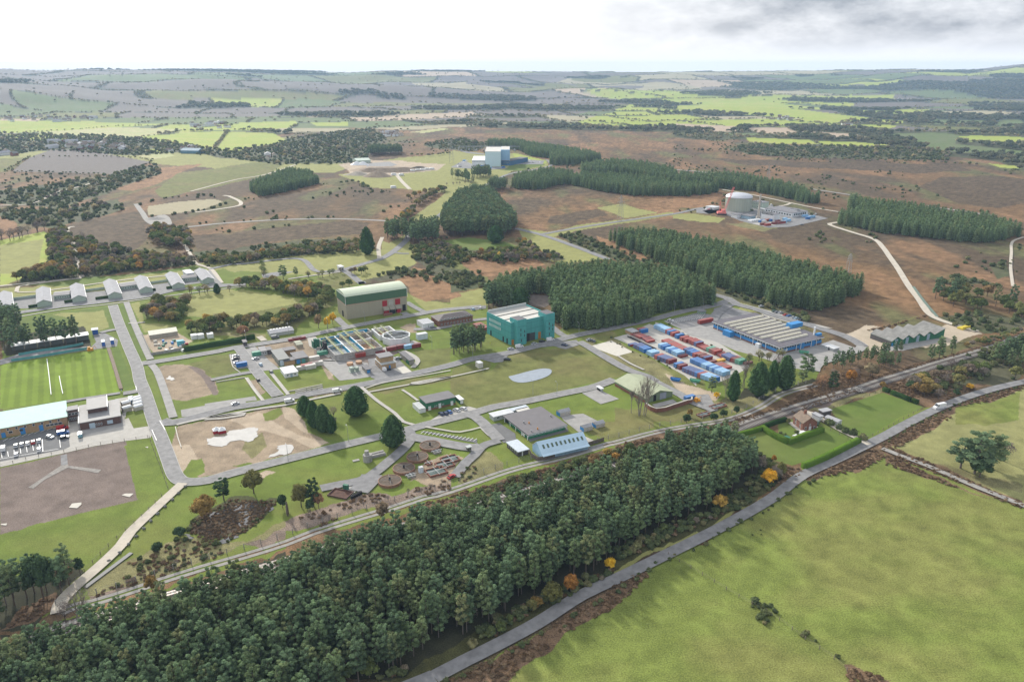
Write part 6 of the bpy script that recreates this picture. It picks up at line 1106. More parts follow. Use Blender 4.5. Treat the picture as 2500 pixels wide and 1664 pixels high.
# left: buff brick block with mint roof, dark hall, link, storage cabins
h9 = hgt('e', (640, 545), 456); f9 = frame('e', (0, 570), (635, 455), (-10, 480), h9, None); o, rz, L, W_ = f9; W_ = 14; dx = 30; o = Vector((o.x - math.cos(rz) * dx, o.y - math.sin(rz) * dx, 0)); L += dx
bld('buff_brick_block', 'two storey buff brick block with mint green metal roof and blue doors', 'building', 'e', None, None, None, None, YBRICK, MINT, 'mx', 2.6, .5, h=h9, fr=(o, rz, L, W_), feats=[Wd('F', .42, .97, h9 * .62, h9 * .62 + 1.3, 9, fill=.3), Wd('F', .55, .70, 1.6, 2.9, 2, fill=.4), Dr('F', .44, .47, 0, 2.6, m=BLUE), Dr('F', .52, .55, 0, 2.6, m=BLUE), Dr('F', .655, .69, 0, 3.4, m=BLUE), Dr('F', .79, .82, 0, 3.0, m=BLUE), Wd('F', .84, .96, 1.6, 2.8, 1, fill=1), Dr('F', .30, .41, 0, h9 * .8, m=wmat('glazed_teal', (.05, .10, .10)))])
h10 = hgt('e', (765, 592), 525); f10 = frame('e', (760, 522), (1150, 452), (738, 362), h10, None); o, rz, L, W_ = f10
e, L, W_, hh = bld('brown_brick_hall', 'dark brown brick hall with stepped grey roofs beside the car park', 'hall', 'e', None, None, None, None, BRICKD, wmat('roof_ribbed_grey', (.27, .265, .26), .1, .4), fr=(o, rz, L, W_), h=h10, feats=[Dr('F', .22, .36, 0, 2.8, m=wmat('conservatory', (.45, .55, .62))), Wd('F', .36, .55, 1, 2.2, 3), Dr('F', .66, .8, .8, 2.6, m=wmat('conservatory', (.45, .55, .62)))])
MB().box(L * .22, L * .70, W_ * .42, W_ * 1.02, hh + .36, hh + 2.6).build('upper_storey', BRICKD, e); MB().box(L * .2, L * .72, W_ * .38, W_ * 1.05, hh + 2.6, hh + 2.9).build('upper_roof', MATS['roof_ribbed_grey'], e); MB().box(L * .715, L * .73, W_ * .36, W_ * 1.06, hh + 2.5, hh + 3.1).box(-.5, -.3, -.3, W_ * .9, hh - .2, hh + .5).build('white_verge', WFR, e)
bld('link_block', 'two storey brown and white glazed link beside the mint roofed block', 'building', 'e', (640, 405), (742, 392), (632, 372), (640, 500), BRICKD, GREYR, h=6, feats=[Wd('F', .05, .95, 3.4, 4.8, 3, fill=.9), Wd('F', .05, .95, .8, 2.2, 5, fill=.9)])
for i, (x, y) in enumerate(((1215, 400), (1208, 352), (1325, 388), (1320, 358), (1315, 330), (1308, 308))):
    p = G('e', x, y); e = empty('storage_cabin', p, GA - math.pi / 2 + .3, ['pale domed storage cabin at the front left of the cabin yard', 'pale domed storage cabin at the back left of the cabin yard', 'nearest pale domed storage cabin in the right row of the cabin yard', 'second pale domed storage cabin of the right row', 'third pale domed storage cabin of the right row', 'farthest pale domed storage cabin of the right row'][i], 'cabin', 'domed storage cabins')
    MB().box(-1.3, 1.3, -2.1, 2.1, 0, 1.9).build('wall', wmat('cabin_cream', (.50, .46, .38)), e); MB().prof([(-1.4, 1.9), (1.4, 1.9), (1.1, 2.5), (.5, 2.75), (-.5, 2.75), (-1.1, 2.5)], -2.2, 2.2).build('roof', WHT, e)
bld('blue_hut', 'small dark blue hut with pale roof among the domed cabins', 'hut', 'e', (1240, 305), (1270, 298), (1225, 270), (1240, 325), wmat('hut_navy', (.05, .10, .16)), wmat('roof_blue_grey', (.50, .55, .60)), h=2.4)
# seven gabled sheds
for i, (B, A, C, b) in enumerate((((-15, 590), (115, 574), (-25, 462), (-15, 612)), ((352, 550), (480, 532), (347, 420), (352, 572)), ((690, 505), (813, 487), (670, 385), (690, 530)), ((1035, 472), (1142, 440), (988, 345), (1035, 498)), ((1338, 420), (1446, 400), (1285, 310), (1338, 445)), ((1648, 380), (1750, 358), (1580, 275), (1648, 402)), ((1935, 330), (2030, 312), (1858, 240), (1935, 352)))):
    _o, _c = G('a', *B, 3.2), G('a', *C, 3.2) - G('a', *B, 3.2); f = frame('a', B, A, C, 3.2, math.atan2(_c.y, _c.x) - math.pi / 2); ordn = ['first', 'second', 'third', 'fourth', 'fifth', 'sixth', 'seventh'][i]
    e, L, W_, hh = bld('gabled_shed', f'{ordn} from the left of seven long grey roofed gabled sheds', 'shed', 'a', None, None, None, None, SAGE, ASBL, 'gy', 2.0, .4, h=3.2, fr=(f[0], f[1], min(max(f[2], 9), 11), f[3]), group='row of gabled sheds'); MB().box(L + .42, L + .55, -.4, W_ + .4, 2.9, 3.3).build('gutter', WFR, e)
for B, A, C, lb in (((512, 480), (662, 465), (497, 445), 'second and third'), ((1157, 392), (1312, 370), (1145, 358), 'fourth and fifth'), ((1745, 312), (1882, 297), (1728, 285), 'sixth and seventh')):
    bld('low_building', f'low dark roofed building between the {lb} gabled sheds', 'building', 'a', B, A, C, (B[0], B[1] + 22), SAGE, DKROOF, 'gx', 1.0, .3, ang=None, h=2.8, feats=[Wd('F', .05, .95, .8, 2.0, 6, fill=.5)])
bld('white_plant', 'white plant box behind the sixth gabled shed', 'building', 'a', (1790, 268), (1858, 258), (1770, 235), (1790, 280), WHT, LTROOF, ang=None, h=4.5)
for t, lb in (('a 120 520 350 490', 'first and second'), ('a 805 440 1000 415', 'third and fourth'), ('a 1430 365 1620 340', 'fifth and sixth')): wall_line('link_fence', f'pale green panel fence joining the {lb} gabled sheds', t, 1.9, .3, SAGE, 'fence')
# other left-hand things
bld('long_tan_shed', 'long low cream roofed shed at the top of the scrap yard', 'shed', 'a', (1430, 858), (1696, 815), (1421, 828), (1430, 882), wmat('shed_tan', (.36, .33, .27)), wmat('roof_cream_dirty', (.50, .49, .40), .12), 'mx', .8, .2, h=2.6)
for i, x in enumerate((1830, 1895, 1985)): bld('portable_cabin', ['left', 'middle', 'right'][i] + ' one of the white portable cabins under the oak belt', 'cabin', 'a', (x, 866 - i * 6), (x + 58, 858 - i * 6), (x - 8, 848 - i * 6), (x, 885), WHT, LTROOF, h=2.4, over=.05, group='white portable cabins')
for i, (x, y) in enumerate(((965, 935), (1050, 918))): bld('blue_cabin', ['left', 'right'][i] + ' one of two dark blue cabins in the lay-by above the sports field', 'cabin', 'a', (x + 6, y - 10), (x + 38, y - 16), (x - 6, y - 32), (x, y + 5), BLUEDK, WHT, h=2.6, over=.05, group='dark blue cabins')
bld('blue_store', 'blue flat roofed store at the end of the white roofed terrace', 'store', 'a', (880, 810), (935, 800), (862, 795), (880, 825), BLUEDK, wmat('roof_blue_grey', (.50, .55, .60)), h=3)
for i in range(6): x = 110 + i * 125; bld('terrace_building', ['first', 'second', 'third', 'fourth', 'fifth', 'sixth'][i] + ' from the left of the white roofed huts behind the pine row', 'hut', 'a', (x, 965 - i * 19), (x + 110, 948 - i * 19), (x - 12, 938 - i * 19), (x, 990), wmat('wall_dark_grey', (.10, .11, .10)), WHT, h=3, ang=None, group='white roofed huts behind the pines')  # hut walls are a plain dark grey
for t, lb in (('a 180 1050 400 1010 620 980 800 945', 'upper'), ('a 110 1105 420 1060 620 1025 840 990', 'lower')): wall_line('teal_screen', f'{lb} teal green windbreak fence above the sports field', t, 1.5, .15, wmat('screen_teal', (.10, .33, .32)), 'fence')
# cottage
h = hgt('h', (1800, 792), 716); fh = frame('h', (1806, 716), (1920, 706), (1700, 652), h, None)
e, L, W_, hh = bld('brick_cottage', 'red brick railway cottage with brown tiled roof and white windows', 'house', 'h', None, None, None, None, BRICK, TILE, 'gy', 2.6, .35, h=h, fr=(fh[0], fh[1], max(fh[2], 7.5), max(fh[3], 8.5)), feats=[Wd('L', .02, .98, h * .60, h * .60 + 1.25, 2, fill=.28), Wd('L', .02, .98, h * .18, h * .18 + 1.25, 2, fill=.28), Wd('F', .12, .34, .9, 2.1, 1), Dr('F', .45, .62, 0, 2.2, m=WFR), Wd('F', .74, .92, .9, 2.1, 1), Wd('F', .46, .58, h * .6, h * .6 + 1, 1)])
MB().box(L * .42, L * .58, W_ * .55, W_ * .65, hh + 2, hh + 4.2).build('chimney', BRICK, e); MB().box(-1.8, L + 2.2, -1.6, W_ + 1.5, -.1, .18).build('patio', CONC, e)
bld('white_outhouse', 'small white outhouse with grey roof behind the cottage', 'outhouse', 'i', (396, 1247), (430, 1238), (326, 1212), (396, 1270), WHT, ASBL, ang=None, h=2.2); bld('grey_shed', 'grey timber shed with pale roof behind the cottage', 'shed', 'i', (430, 1198), (508, 1182), (382, 1178), (430, 1215), TIMB, ASBL, ang=None, h=2.6)
bld('white_garage', 'long white garage with grey roof on the cottage drive', 'garage', 'i', (570, 1295), (610, 1278), (456, 1243), (568, 1332), WHT, ASBL, 'gy', .5, .2, ang=None, feats=[Dr('F', .2, .8, 0, 2, m=GREYW)])
for i, (x, y, nm, lb, mm) in enumerate(((245, 1413, 'polytunnel', 'small white polytunnel in the cottage garden', WHT), (175, 1440, 'cold_frame', 'white cold frame in the cottage garden', WHT), (85, 1452, 'cold_frame', 'green cold frame by the cottage hedge', DGRN2))):
    p = G('i', x, y); m = MB(); s = 1.9 if i == 0 else 1.4; m.prof([(-s, 0), (s, 0), (s * .9, .9), (s * .5, 1.5 if i == 0 else .9), (-s * .5, 1.5 if i == 0 else .9), (-s * .9, .9 if i == 0 else .6)], -1.5, 1.5); tag(m.build(nm, mm, loc=p, rz=.5), lb, 'greenhouse' if i == 0 else 'cold frame')
bld('gate_house', 'small white booth where the avenue meets the side road', 'booth', 'b', (1295, 205), (1330, 200), (1287, 186), (1295, 215), WHT, LTROOF, h=3, ang=None, feats=[Dr('F', .5, .85, .3, 2.2, m=GLASS)]); bld('green_kiosk', 'tiny green roofed shelter at the road fork before the blue workshop', 'shelter', 'd', (440, 632), (482, 622), (428, 612), (440, 645), wmat('shelter_green', (.25, .33, .26)), GREYR, h=2.2)
bld('yard_gatehouse', 'small buff brick gatehouse with grey roof at the corner of the container yard', 'gatehouse', 'c', (1735, 830), (1795, 815), (1680, 800), (1735, 858), YBRICK, ASBL, feats=[Wd('F', .1, .9, .9, 2, 3)]); bld('clearing_store', 'white and rust roofed store in the clearing behind the teal building', 'store', 'c', (1000, 490), (1068, 478), (962, 475), (1000, 518), WHT, wmat('roof_rusty', (.42, .20, .14)), ang=None, h=3.5)
bld('pale_kiosk', 'pale box kiosk beside the road end left of the small compound', 'kiosk', 'c', (268, 1130), (312, 1122), (252, 1106), (268, 1148), wmat('kiosk_pale', (.58, .56, .50)), LTROOF, h=2.8, over=.05); bld('brown_substation', 'small brown transformer box on the verge', 'kiosk', 'b', (372, 925), (402, 920), (355, 905), (372, 950), TIMB, DKROOF, h=2.6)
bld('white_trailer_box', 'pale blue-white box trailer parked on the grass', 'trailer', 'b', (2040, 856), (2130, 838), (2022, 840), (2040, 890), wmat('trailer_pale', (.60, .68, .74)), LTROOF, h=3.4, over=.02); bld('garden_booth', 'small pale blue cabin among the circular filter beds', 'cabin', 'f', (2055, 955), (2092, 946), (2032, 942), (2055, 1000), wmat('trailer_pale', (.60, .68, .74)), LTROOF, over=.05)

# ---------------------------------------------------------------- vehicles
TYRE = mat('tyre', (.02, .02, .02), .9); CARGL = mat('car_glass', (.03, .035, .04), .1, .2, 1, spec=.8)
def paint(n, c): return mat('paint_' + n, c, .3, .04, 1, spec=.6)
PC = {'silver': paint('silver', (.45, .47, .49)), 'white': paint('white', (.76, .76, .76)), 'red': paint('red', (.42, .02, .02)), 'black': paint('black', (.02, .02, .025)), 'navy': paint('navy', (.025, .04, .10)), 'blue': paint('blue', (.05, .14, .38)), 'grey': paint('grey', (.17, .18, .19)), 'green': paint('green', (.03, .10, .06)), 'teal': paint('teal', (.15, .30, .35)), 'pale blue': paint('pale_blue', (.35, .48, .60))}
def wheels(e, xs, w, r=.32):
    for x in xs:
        for s in (-1, 1):
            m = MB(); a = [2 * math.pi * i / 12 for i in range(12)]; y0, y1 = s * w - .1, s * w + .1
            m.add([(x + r * math.cos(t), y0, r + r * math.sin(t)) for t in a] + [(x + r * math.cos(t), y1, r + r * math.sin(t)) for t in a], [tuple(range(12)), tuple(range(12, 24))[::-1]] + [((i + 1) % 12, i, 12 + i, 12 + (i + 1) % 12) for i in range(12)]); m.build('wheel', TYRE, e)
def taper(pr, w0, w1, zt):                   # side profile given width that narrows above the waist
    n = len(pr); W2 = lambda z: w0 if z < zt else w1
    return [(x, -W2(z), z) for x, z in pr] + [(x, W2(z), z) for x, z in pr], [tuple(range(n))[::-1], tuple(range(n, 2 * n))] + [(i, (i + 1) % n, n + (i + 1) % n, n + i) for i in range(n)]
def make_car():
    e = empty('parked_car', (0, 0, 0)); b = MB().add(*taper([(-2.1, .3), (-2.15, .75), (-2.0, .9), (-1.75, .95), (-1.35, 1.42), (.35, 1.45), (1.0, .98), (1.9, .86), (2.1, .65), (2.1, .3)], .86, .68, 1.2)); b.build('body', PC['silver'], e)
    g = MB().add(*taper([(-1.68, .98), (-1.36, 1.36), (.36, 1.39), (.92, .98)], .885, .72, 1.2)); g.add([(1.03, -.72, .99), (1.03, .72, .99), (.40, .62, 1.45), (.40, -.62, 1.45)], [(0, 1, 2, 3)]).add([(-1.80, -.72, .98), (-1.80, .72, .98), (-1.40, .62, 1.42), (-1.40, -.62, 1.42)], [(3, 2, 1, 0)]); g.build('window', CARGL, e); wheels(e, (-1.3, 1.3), .8); return e
def make_van(Lh=2.6, ht=2.1, nm='parked_van'):
    e = empty(nm, (0, 0, 0)); b = MB().add(*taper([(-Lh, .35), (-Lh, ht * .5), (-Lh + .08, ht - .08), (-Lh + .2, ht), (Lh - 1.75, ht), (Lh - .95, ht * .60), (Lh - .1, ht * .48), (Lh, .7), (Lh, .35)], .95, .86, ht * .7)); b.build('body', PC['white'], e)
    g = MB().add(*taper([(Lh - 2.3, ht * .62), (Lh - 2.2, ht * .9), (Lh - 1.75, ht * .9), (Lh - 1.08, ht * .62)], .965, .885, ht * .7)).add([(Lh - .98, -.82, ht * .62), (Lh - .98, .82, ht * .62), (Lh - 1.66, .78, ht * .97), (Lh - 1.66, -.78, ht * .97)], [(0, 1, 2, 3)]); g.build('window', CARGL, e); wheels(e, (-Lh + .9, Lh - .9), .88, .35); return e
CAR, VAN = make_car(), make_van(); used = {'c': False, 'v': False}
D = math.degrees
def vehicle(k, x, y, hd, colr, lab, kind='c', sc=1.0, group=None):
    p = G(k, x, y); p.z = .05; src = CAR if kind == 'c' else VAN; m = PC[colr]
    if not used[kind]:
        used[kind] = True; o = src; o.location = p; o.rotation_euler = (0, 0, math.radians(hd)); o.scale = (sc,) * 3; tag(o, lab, 'car' if kind == 'c' else 'van', group); b = [c for c in o.children if c.name.startswith('body')][0]; b.material_slots[0].link = 'OBJECT'; b.material_slots[0].material = m; return o
    return dup(src, p, math.radians(hd), sc, lab, group, 'car' if kind == 'c' else 'van', {'body': m})
g = 29.4
for a in (('e', 155, 745, g + 90, 'silver', 'first silver car from the left in the upper row of the left car park'), ('e', 212, 732, g + 90, 'silver', 'second silver car from the left in the upper row of the left car park'), ('e', 268, 722, g + 90, 'white', 'white car between silver and red cars in the left car park'), ('e', 320, 710, g + 90, 'red', 'small red car in the row of the left car park'), ('e', 375, 698, g + 90, 'silver', 'silver car right of the small red one in the left car park'),
          ('e', 158, 828, g + 90, 'white', 'white car alone at the front left of the left car park'), ('e', 378, 780, g + 90, 'white', 'white estate car alone at the front right of the left car park'), ('e', 480, 660, g - 50, 'silver', 'pale car driving across the left car park'), ('e', 618, 664, g, 'black', 'black car below the blue van by the concrete apron'),
          ('e', 2255, 342, g, 'silver', 'silver car on the lay-by of the main site road'), ('b', 298, 1062, g, 'silver', 'silver car above the dark one beside the blue container'), ('b', 298, 1086, g, 'black', 'dark car between the silver one and the blue container'), ('b', 315, 1122, g, 'navy', 'dark blue car just behind the blue container'), ('b', 490, 1087, g + 10, 'silver', 'silver estate car at the site link road'),
          ('b', 535, 1143, g + 90, 'pale blue', 'pale blue car below the silver estate by the workshops'), ('b', 511, 1290, g + 90, 'black', 'dark car on bare earth beside the link road'), ('b', 636, 1213, g + 90, 'grey', 'grey car at the left corner of the white hut'), ('b', 2185, 790, g, 'grey', 'grey car in front of the white cabin block'), ('b', 1748, 1192, g, 'black', 'dark car right of the white van at the buff brick house'), ('b', 1850, 1082, g, 'silver', 'silver car behind the buff brick house'),
          ('c', 213, 612, g + 90, 'pale blue', 'pale blue car behind the brick office'), ('c', 283, 601, g + 90, 'white', 'white car behind the brick office, nearer the pines'), ('c', 575, 993, g, 'silver', 'silver car at the roadside before the teal building corner'), ('c', 802, 944, g, 'silver', 'silver estate car before the dark doors of the teal building'), ('c', 875, 922, g, 'black', 'black car at the orange door of the teal building'),
          ('c', 1328, 906, g, 'silver', 'silver car on the verge right of the side road junction'), ('c', 1363, 916, g + 90, 'grey', 'dark grey car right of the silver one on the verge'), ('c', 1088, 956, g - 60, 'navy', 'dark blue car turning out of the worn lay-by'), ('c', 543, 1093, g - 40, 'black', 'black car in the lay-by below the teal building'), ('c', 2105, 720, g - 60, 'white', 'white car in the empty marked car park'),
          ('d', 1012, 585, g, 'silver', 'silver car parked alone behind the blue workshop'), ('d', 1138, 631, g, 'green', 'dark green car, first of three behind the blue workshop'), ('d', 1163, 639, g, 'grey', 'dark grey car, second of three behind the blue workshop'), ('d', 1198, 645, g, 'silver', 'grey silver car, third of three behind the blue workshop'), ('d', 1245, 668, g, 'red', 'red car behind the blue workshop'), ('d', 1278, 676, g, 'blue', 'blue car next to the red one behind the blue workshop'),
          ('d', 1320, 692, g, 'silver', 'left silver car of a pair behind the blue workshop'), ('d', 1350, 701, g, 'pale blue', 'pale blue car right of the silver one behind the workshop'), ('d', 1397, 716, g, 'black', 'black car at the right end of the cars behind the workshop'),
          ('g', 303, 440, g + 90, 'navy', 'leftmost navy car before the green office'), ('g', 343, 435, g + 90, 'navy', 'second navy car before the green office'), ('g', 381, 421, g + 90, 'blue', 'bright blue car before the green office'), ('g', 450, 403, g + 110, 'white', 'larger white car before the green office'), ('g', 514, 390, g + 110, 'white', 'small white car farthest right before the green office'), ('g', 402, 1040, g + 20, 'red', 'red and white car at the dead end by the filter beds'), ('i', 372, 1312, 60, 'green', 'dark green car beside the brick cottage')):
    vehicle(*a)
for a in (('e', 35, 775, g + 90, 'white', 'white van at the left edge of the left car park'), ('e', 600, 580, g, 'red', 'red van at the top of the parking by the concrete apron'), ('e', 606, 625, g, 'blue', 'blue van between the red van and the black car'), ('e', 770, 645, g + 90, 'teal', 'teal van at the corner of the dark brick hall'), ('b', 675, 885, g, 'grey', 'dark van beside the ribbed grey shed'), ('b', 1268, 1398, g, 'white', 'white van driving on the main site road'), ('b', 1712, 1190, g + 90, 'white', 'white lorry at the buff brick house'),
          ('c', 658, 972, g, 'white', 'white van parked at the front corner of the teal building'), ('c', 955, 905, g, 'white', 'white box van at the right tower of the teal building'), ('b', 812, 1494, g, 'white', 'white pickup at the track into the bare earth site')): vehicle(*a, kind='v')
e = make_van(3.6, 3.0, 'delivery_van'); e.location = G('i', 1540, 1165); e.location.z = .06; e.rotation_euler = (0, 0, math.radians(200)); tag(e, 'large white high roofed van driving along the lane', 'van')
def plain_car(k, x, y, hd, c, lab, grp): o = MB().add(*taper([(-2.1, .3), (-2.1, .85), (-1.35, 1.42), (.35, 1.45), (1.0, .95), (2.1, .75), (2.1, .3)], .86, .7, 1.2)).build('distant_car', PC[c], loc=onland(S(k, x, y)), rz=hd); tag(o, lab, 'car', grp)
rr = random.Random(5)
for x, y in ((150, 555), (190, 565), (230, 540), (255, 525), (160, 605), (190, 608), (290, 500), (320, 495), (265, 490)): plain_car('p', x, y, rr.uniform(0, 3), rr.choice(['silver', 'white', 'grey', 'black']), 'distant car in the car park left of the white tower building', 'cars left of the white tower')
for x, y in ((1290, 535), (1350, 520), (1400, 525), (1440, 505), (1470, 495), (1520, 490), (1520, 525), (1575, 530), (1600, 525), (1710, 525)): plain_car('p', x, y, rr.uniform(0, 3), rr.choice(['silver', 'white', 'grey', 'black']), 'distant car in the car park right of the white tower building', 'cars right of the white tower')
for x, y in ((165, 468), (205, 472), (230, 475), (1190, 395), (1215, 405), (1905, 545), (1800, 545), (1680, 715)): plain_car('q', x, y, rr.uniform(0, 3), rr.choice(['silver', 'white', 'grey', 'red']), 'distant car inside the round reactor site', 'cars at the round reactor')

# ---------------------------------------------------------------- shipping containers
CC = {'r': ('red', (.34, .05, .035)), 'b': ('blue', (.035, .17, .45)), 'l': ('light blue', (.28, .50, .72)), 'd': ('dark red', (.17, .025, .03)), 'g': ('green', (.10, .33, .22)), 'y': ('yellow', (.65, .38, .04)), 'w': ('white', (.62, .60, .56)), 'o': ('orange red', (.42, .12, .06)), 'k': ('rusty red', (.24, .08, .06)), 'n': ('sheen topped red', (.30, .05, .05))}
CM = {k: wmat('container_' + v[0].replace(' ', '_'), v[1], .16, .7) for k, v in CC.items()}; CTOP = {k: wmat('container_top_' + v[0].replace(' ', '_'), tuple(min(.8, c * .8 + .07) for c in v[1]), .22, .6) for k, v in CC.items()}; CTOP['n'] = wmat('container_top_navy', (.12, .15, .27), .2, .6)  # tops paled, navy on some: sky sheen painted into the colour
PROT = {}
def container(k, x, y, c, lab, ln=6.06, ht=2.6, group=None, hd=g, low=False):
    key = (c, ln, ht)
    if key not in PROT:
        m = MB(); n = int(ln / .5); pts = []
        for i in range(n): x0 = ln * i / n; pts += [(x0, .0), (x0 + ln / n * .5, .0), (x0 + ln / n * .55, .07), (x0 + ln / n * .95, .07)]
        out_ = [(a, b) for a, b in pts] + [(ln, 0)]; back = [(a, 2.44 - b) for a, b in out_[::-1]]
        m.prism(out_ + back, .12, ht - .08); o = m.build('shipping_container', CM[c], link=False)
        t = MB().box(-.03, ln + .03, -.03, 2.47, ht - .08 + .002, ht) if not low else MB().box(-.03, ln + .03, -.03, .15, ht - .08, ht).box(-.03, ln + .03, 2.3, 2.47, ht - .08, ht).box(-.03, .15, .16, 2.29, ht - .08, ht).box(ln - .15, ln + .03, .16, 2.29, ht - .08, ht)
        t = t.build('roof' if not low else 'top_rail', CTOP[c], link=False); r_ = MB()
        d = MB().box(-.1, -.01, .08, 1.18, .18, ht - .14).build('door', CTOP[c], link=False); d2 = MB().box(-.1, -.01, 1.26, 2.36, .18, ht - .14).build('door', CTOP[c], link=False)
        if low: fl = MB().box(.2, ln - .2, .2, 2.24, .5, ht - .06).build('load', BLK, link=False)
        PROT[key] = (o.data, t.data, d.data, d2.data, fl.data if low else None)
    ms = PROT[key]; o = bpy.data.objects.new('shipping_container', ms[0]); COL.objects.link(o); p = G(k, x, y); p.z = .04; o.location = p; o.rotation_euler = (0, 0, math.radians(hd) + rng.uniform(-.012, .012)); tag(o, lab, 'container', group)
    for nm, me in (('roof' if not low else 'top_rail', ms[1]), ('door', ms[2]), ('door', ms[3])): q = bpy.data.objects.new(nm, me); COL.objects.link(q); q.parent = o
    return o
ORD = ['first', 'second', 'third', 'fourth', 'fifth', 'sixth', 'seventh', 'eighth', 'ninth', 'tenth', 'eleventh', 'twelfth', 'thirteenth', 'fourteenth']
def crow(k, x0, y0, x1, y1, cs, where, low=False, ht=2.6):
    n = len(cs)
    for i, c in enumerate(cs):
        t = i / max(1, n - 1); nm = CC[c][0]; lo = 'low ' if low else ''
        container(k, x0 + (x1 - x0) * t, y0 + (y1 - y0) * t, c, f'{lo if "low" not in where else ""}{nm} container, {ORD[i]} from left {where}', ht=1.35 if low else ht, group='containers in the storage yard', low=False)
crow('d', 5, 798, 92, 838, 'lllll', 'in the pale blue group at the top edge'); crow('d', 110, 845, 132, 856, 'rb', 'beside the pale blue group at the top edge'); crow('d', 165, 872, 208, 892, 'rb', 'in the pair midway on the top edge')
crow('d', 255, 915, 290, 930, 'rr', 'in the pair above the low containers of the top edge'); crow('d', 335, 940, 390, 968, 'rrn', 'in the trio of the top edge'); crow('d', 412, 975, 480, 1010, 'rrrk', 'in the low group on the top edge', True); crow('d', 508, 1020, 565, 1048, 'gkr', 'in the trio behind the green one')
crow('d', 595, 1048, 640, 1080, 'krr', 'in the low trio behind the sheen topped ones', True); crow('d', 655, 1086, 710, 1112, 'nnn', 'in the sheen topped trio of the top edge'); crow('d', 735, 1115, 800, 1140, 'rkgg', 'at the lower end of the top edge'); crow('d', 862, 1142, 880, 1150, 'k', 'alone at the lower end of the top edge', True)
crow('d', 80, 928, 262, 1018, 'rrkrrrkrr', 'in the long low red row across the yard', True); crow('d', 48, 985, 75, 1000, 'lb', 'in the pair left of the long low row'); crow('d', 120, 1022, 205, 1062, 'lbll', 'in the four below the long low row'); crow('d', 238, 1075, 250, 1080, 'd', 'alone below the four blue ones', True)
crow('d', 290, 1030, 350, 1060, 'nbb', 'in the trio at the middle of the yard'); crow('d', 378, 1075, 415, 1082, 'rk', 'in the pair under the middle trio'); crow('d', 445, 1100, 475, 1110, 'dn', 'in the stack pair under the middle pair'); crow('d', 515, 1132, 520, 1134, 'k', 'lying low beyond the middle pairs', True); crow('d', 585, 1155, 660, 1190, 'krkr', 'in the low group before the blue row', True); crow('d', 600, 1120, 605, 1122, 'y', 'lying flat before the low group', True)
crow('d', 355, 1130, 640, 1252, 'bbbbllblblll', 'in the long blue row'); crow('d', 12, 1092, 130, 1135, 'rnnnd', 'in the five on the left yard edge'); crow('d', 198, 1172, 232, 1188, 'bd', 'in the pair on the left edge of the yard'); crow('d', 280, 1215, 540, 1312, 'nnnnbrlllb', 'in the front row of the yard')
crow('c', 1718, 965, 1722, 967, 'n', 'alone at the left corner of the yard', True); crow('c', 1772, 988, 1850, 1028, 'nnbb', 'in the four at the left edge'); crow('c', 1898, 1050, 1922, 1062, 'll', 'in the pale pair at the left edge'); crow('c', 1800, 835, 1822, 842, 'rb', 'in the pair behind the yard gatehouse'); crow('c', 1742, 862, 1812, 892, 'rkrr', 'in the low four beside the gatehouse', True); crow('c', 1845, 900, 1885, 932, 'drdr', 'in the low stack right of the gatehouse four', True)
container('d', 425, 752, 'r', 'long red container at the corner of the marked car park', 12.2, 2.6)
for k, x, y, c, lb, ht in (('b', 308, 1168, 'b', 'bright blue container beside three parked cars', 2.6), ('b', 1450, 1075, 'r', 'red container against the near wall of the blue tanks', 2.6), ('b', 1750, 1015, 'd', 'leftmost dark red container below the white octagonal tank', 2.6), ('b', 1845, 995, 'd', 'second dark red container below the white octagonal tank', 2.6), ('b', 1918, 995, 'l', 'pale blue container below the white octagonal tank', 2.6), ('b', 1985, 985, 'd', 'rightmost dark red container below the white octagonal tank', 2.6),
                       ('b', 930, 1185, 'r', 'red container at the left of the cluster by the workshops', 2.6), ('b', 968, 1190, 'w', 'white container in front of the cluster by the workshops', 2.6), ('b', 1000, 1165, 'd', 'dark red container in the middle of the cluster by the workshops', 2.6), ('b', 1040, 1160, 'w', 'pale container at the right of the cluster by the workshops', 2.6), ('b', 1005, 1110, 'w', 'cream container behind the cluster by the workshops', 2.6), ('b', 885, 1198, 'w', 'cream container left of the cluster by the workshops', 2.2),
                       ('b', 1640, 1035, 'd', 'low dark red container near the tank corner', 1.4), ('c', 295, 825, 'r', 'nearest red container in the block left of the teal building', 2.6), ('c', 272, 812, 'r', 'second red container in the block left of the teal building', 2.6), ('c', 250, 800, 'k', 'third red container in the block left of the teal building', 2.6), ('c', 230, 788, 'r', 'farthest red container in the block left of the teal building', 2.6),
                       ('b', 805, 918, 'd', 'left small red skip north of the workshops', 1.6), ('b', 842, 912, 'd', 'middle small red skip north of the workshops', 1.6), ('b', 880, 905, 'd', 'right small red skip north of the workshops', 1.6), ('h', 690, 508, 'b', 'blue container at the end of the brick retaining wall', 2.2), ('b', 460, 1062, 'g', 'pale topped green container beside the pale flat block', 2.6), ('b', 1085, 1055, 'g', 'green container at the left corner of the blue tanks', 2.4)):
    container(k, x, y, c, lb, ht=ht)
def skip(k, x, y, c, lb):
    m = MB(); m.add([(-2.2, -1, .2), (2.2, -1, .2), (2.2, 1, .2), (-2.2, 1, .2), (-3, -1.1, 1.6), (3, -1.1, 1.6), (3, 1.1, 1.6), (-3, 1.1, 1.6)], [(0, 3, 2, 1), (0, 1, 5, 4), (1, 2, 6, 5), (2, 3, 7, 6), (3, 0, 4, 7)]); m.box(-2.7, 2.7, -1.0, 1.0, 1.1, 1.2); o = m.build('waste_skip', CM[c], loc=G(k, x, y), rz=math.radians(-25)); tag(o, lb, 'skip')
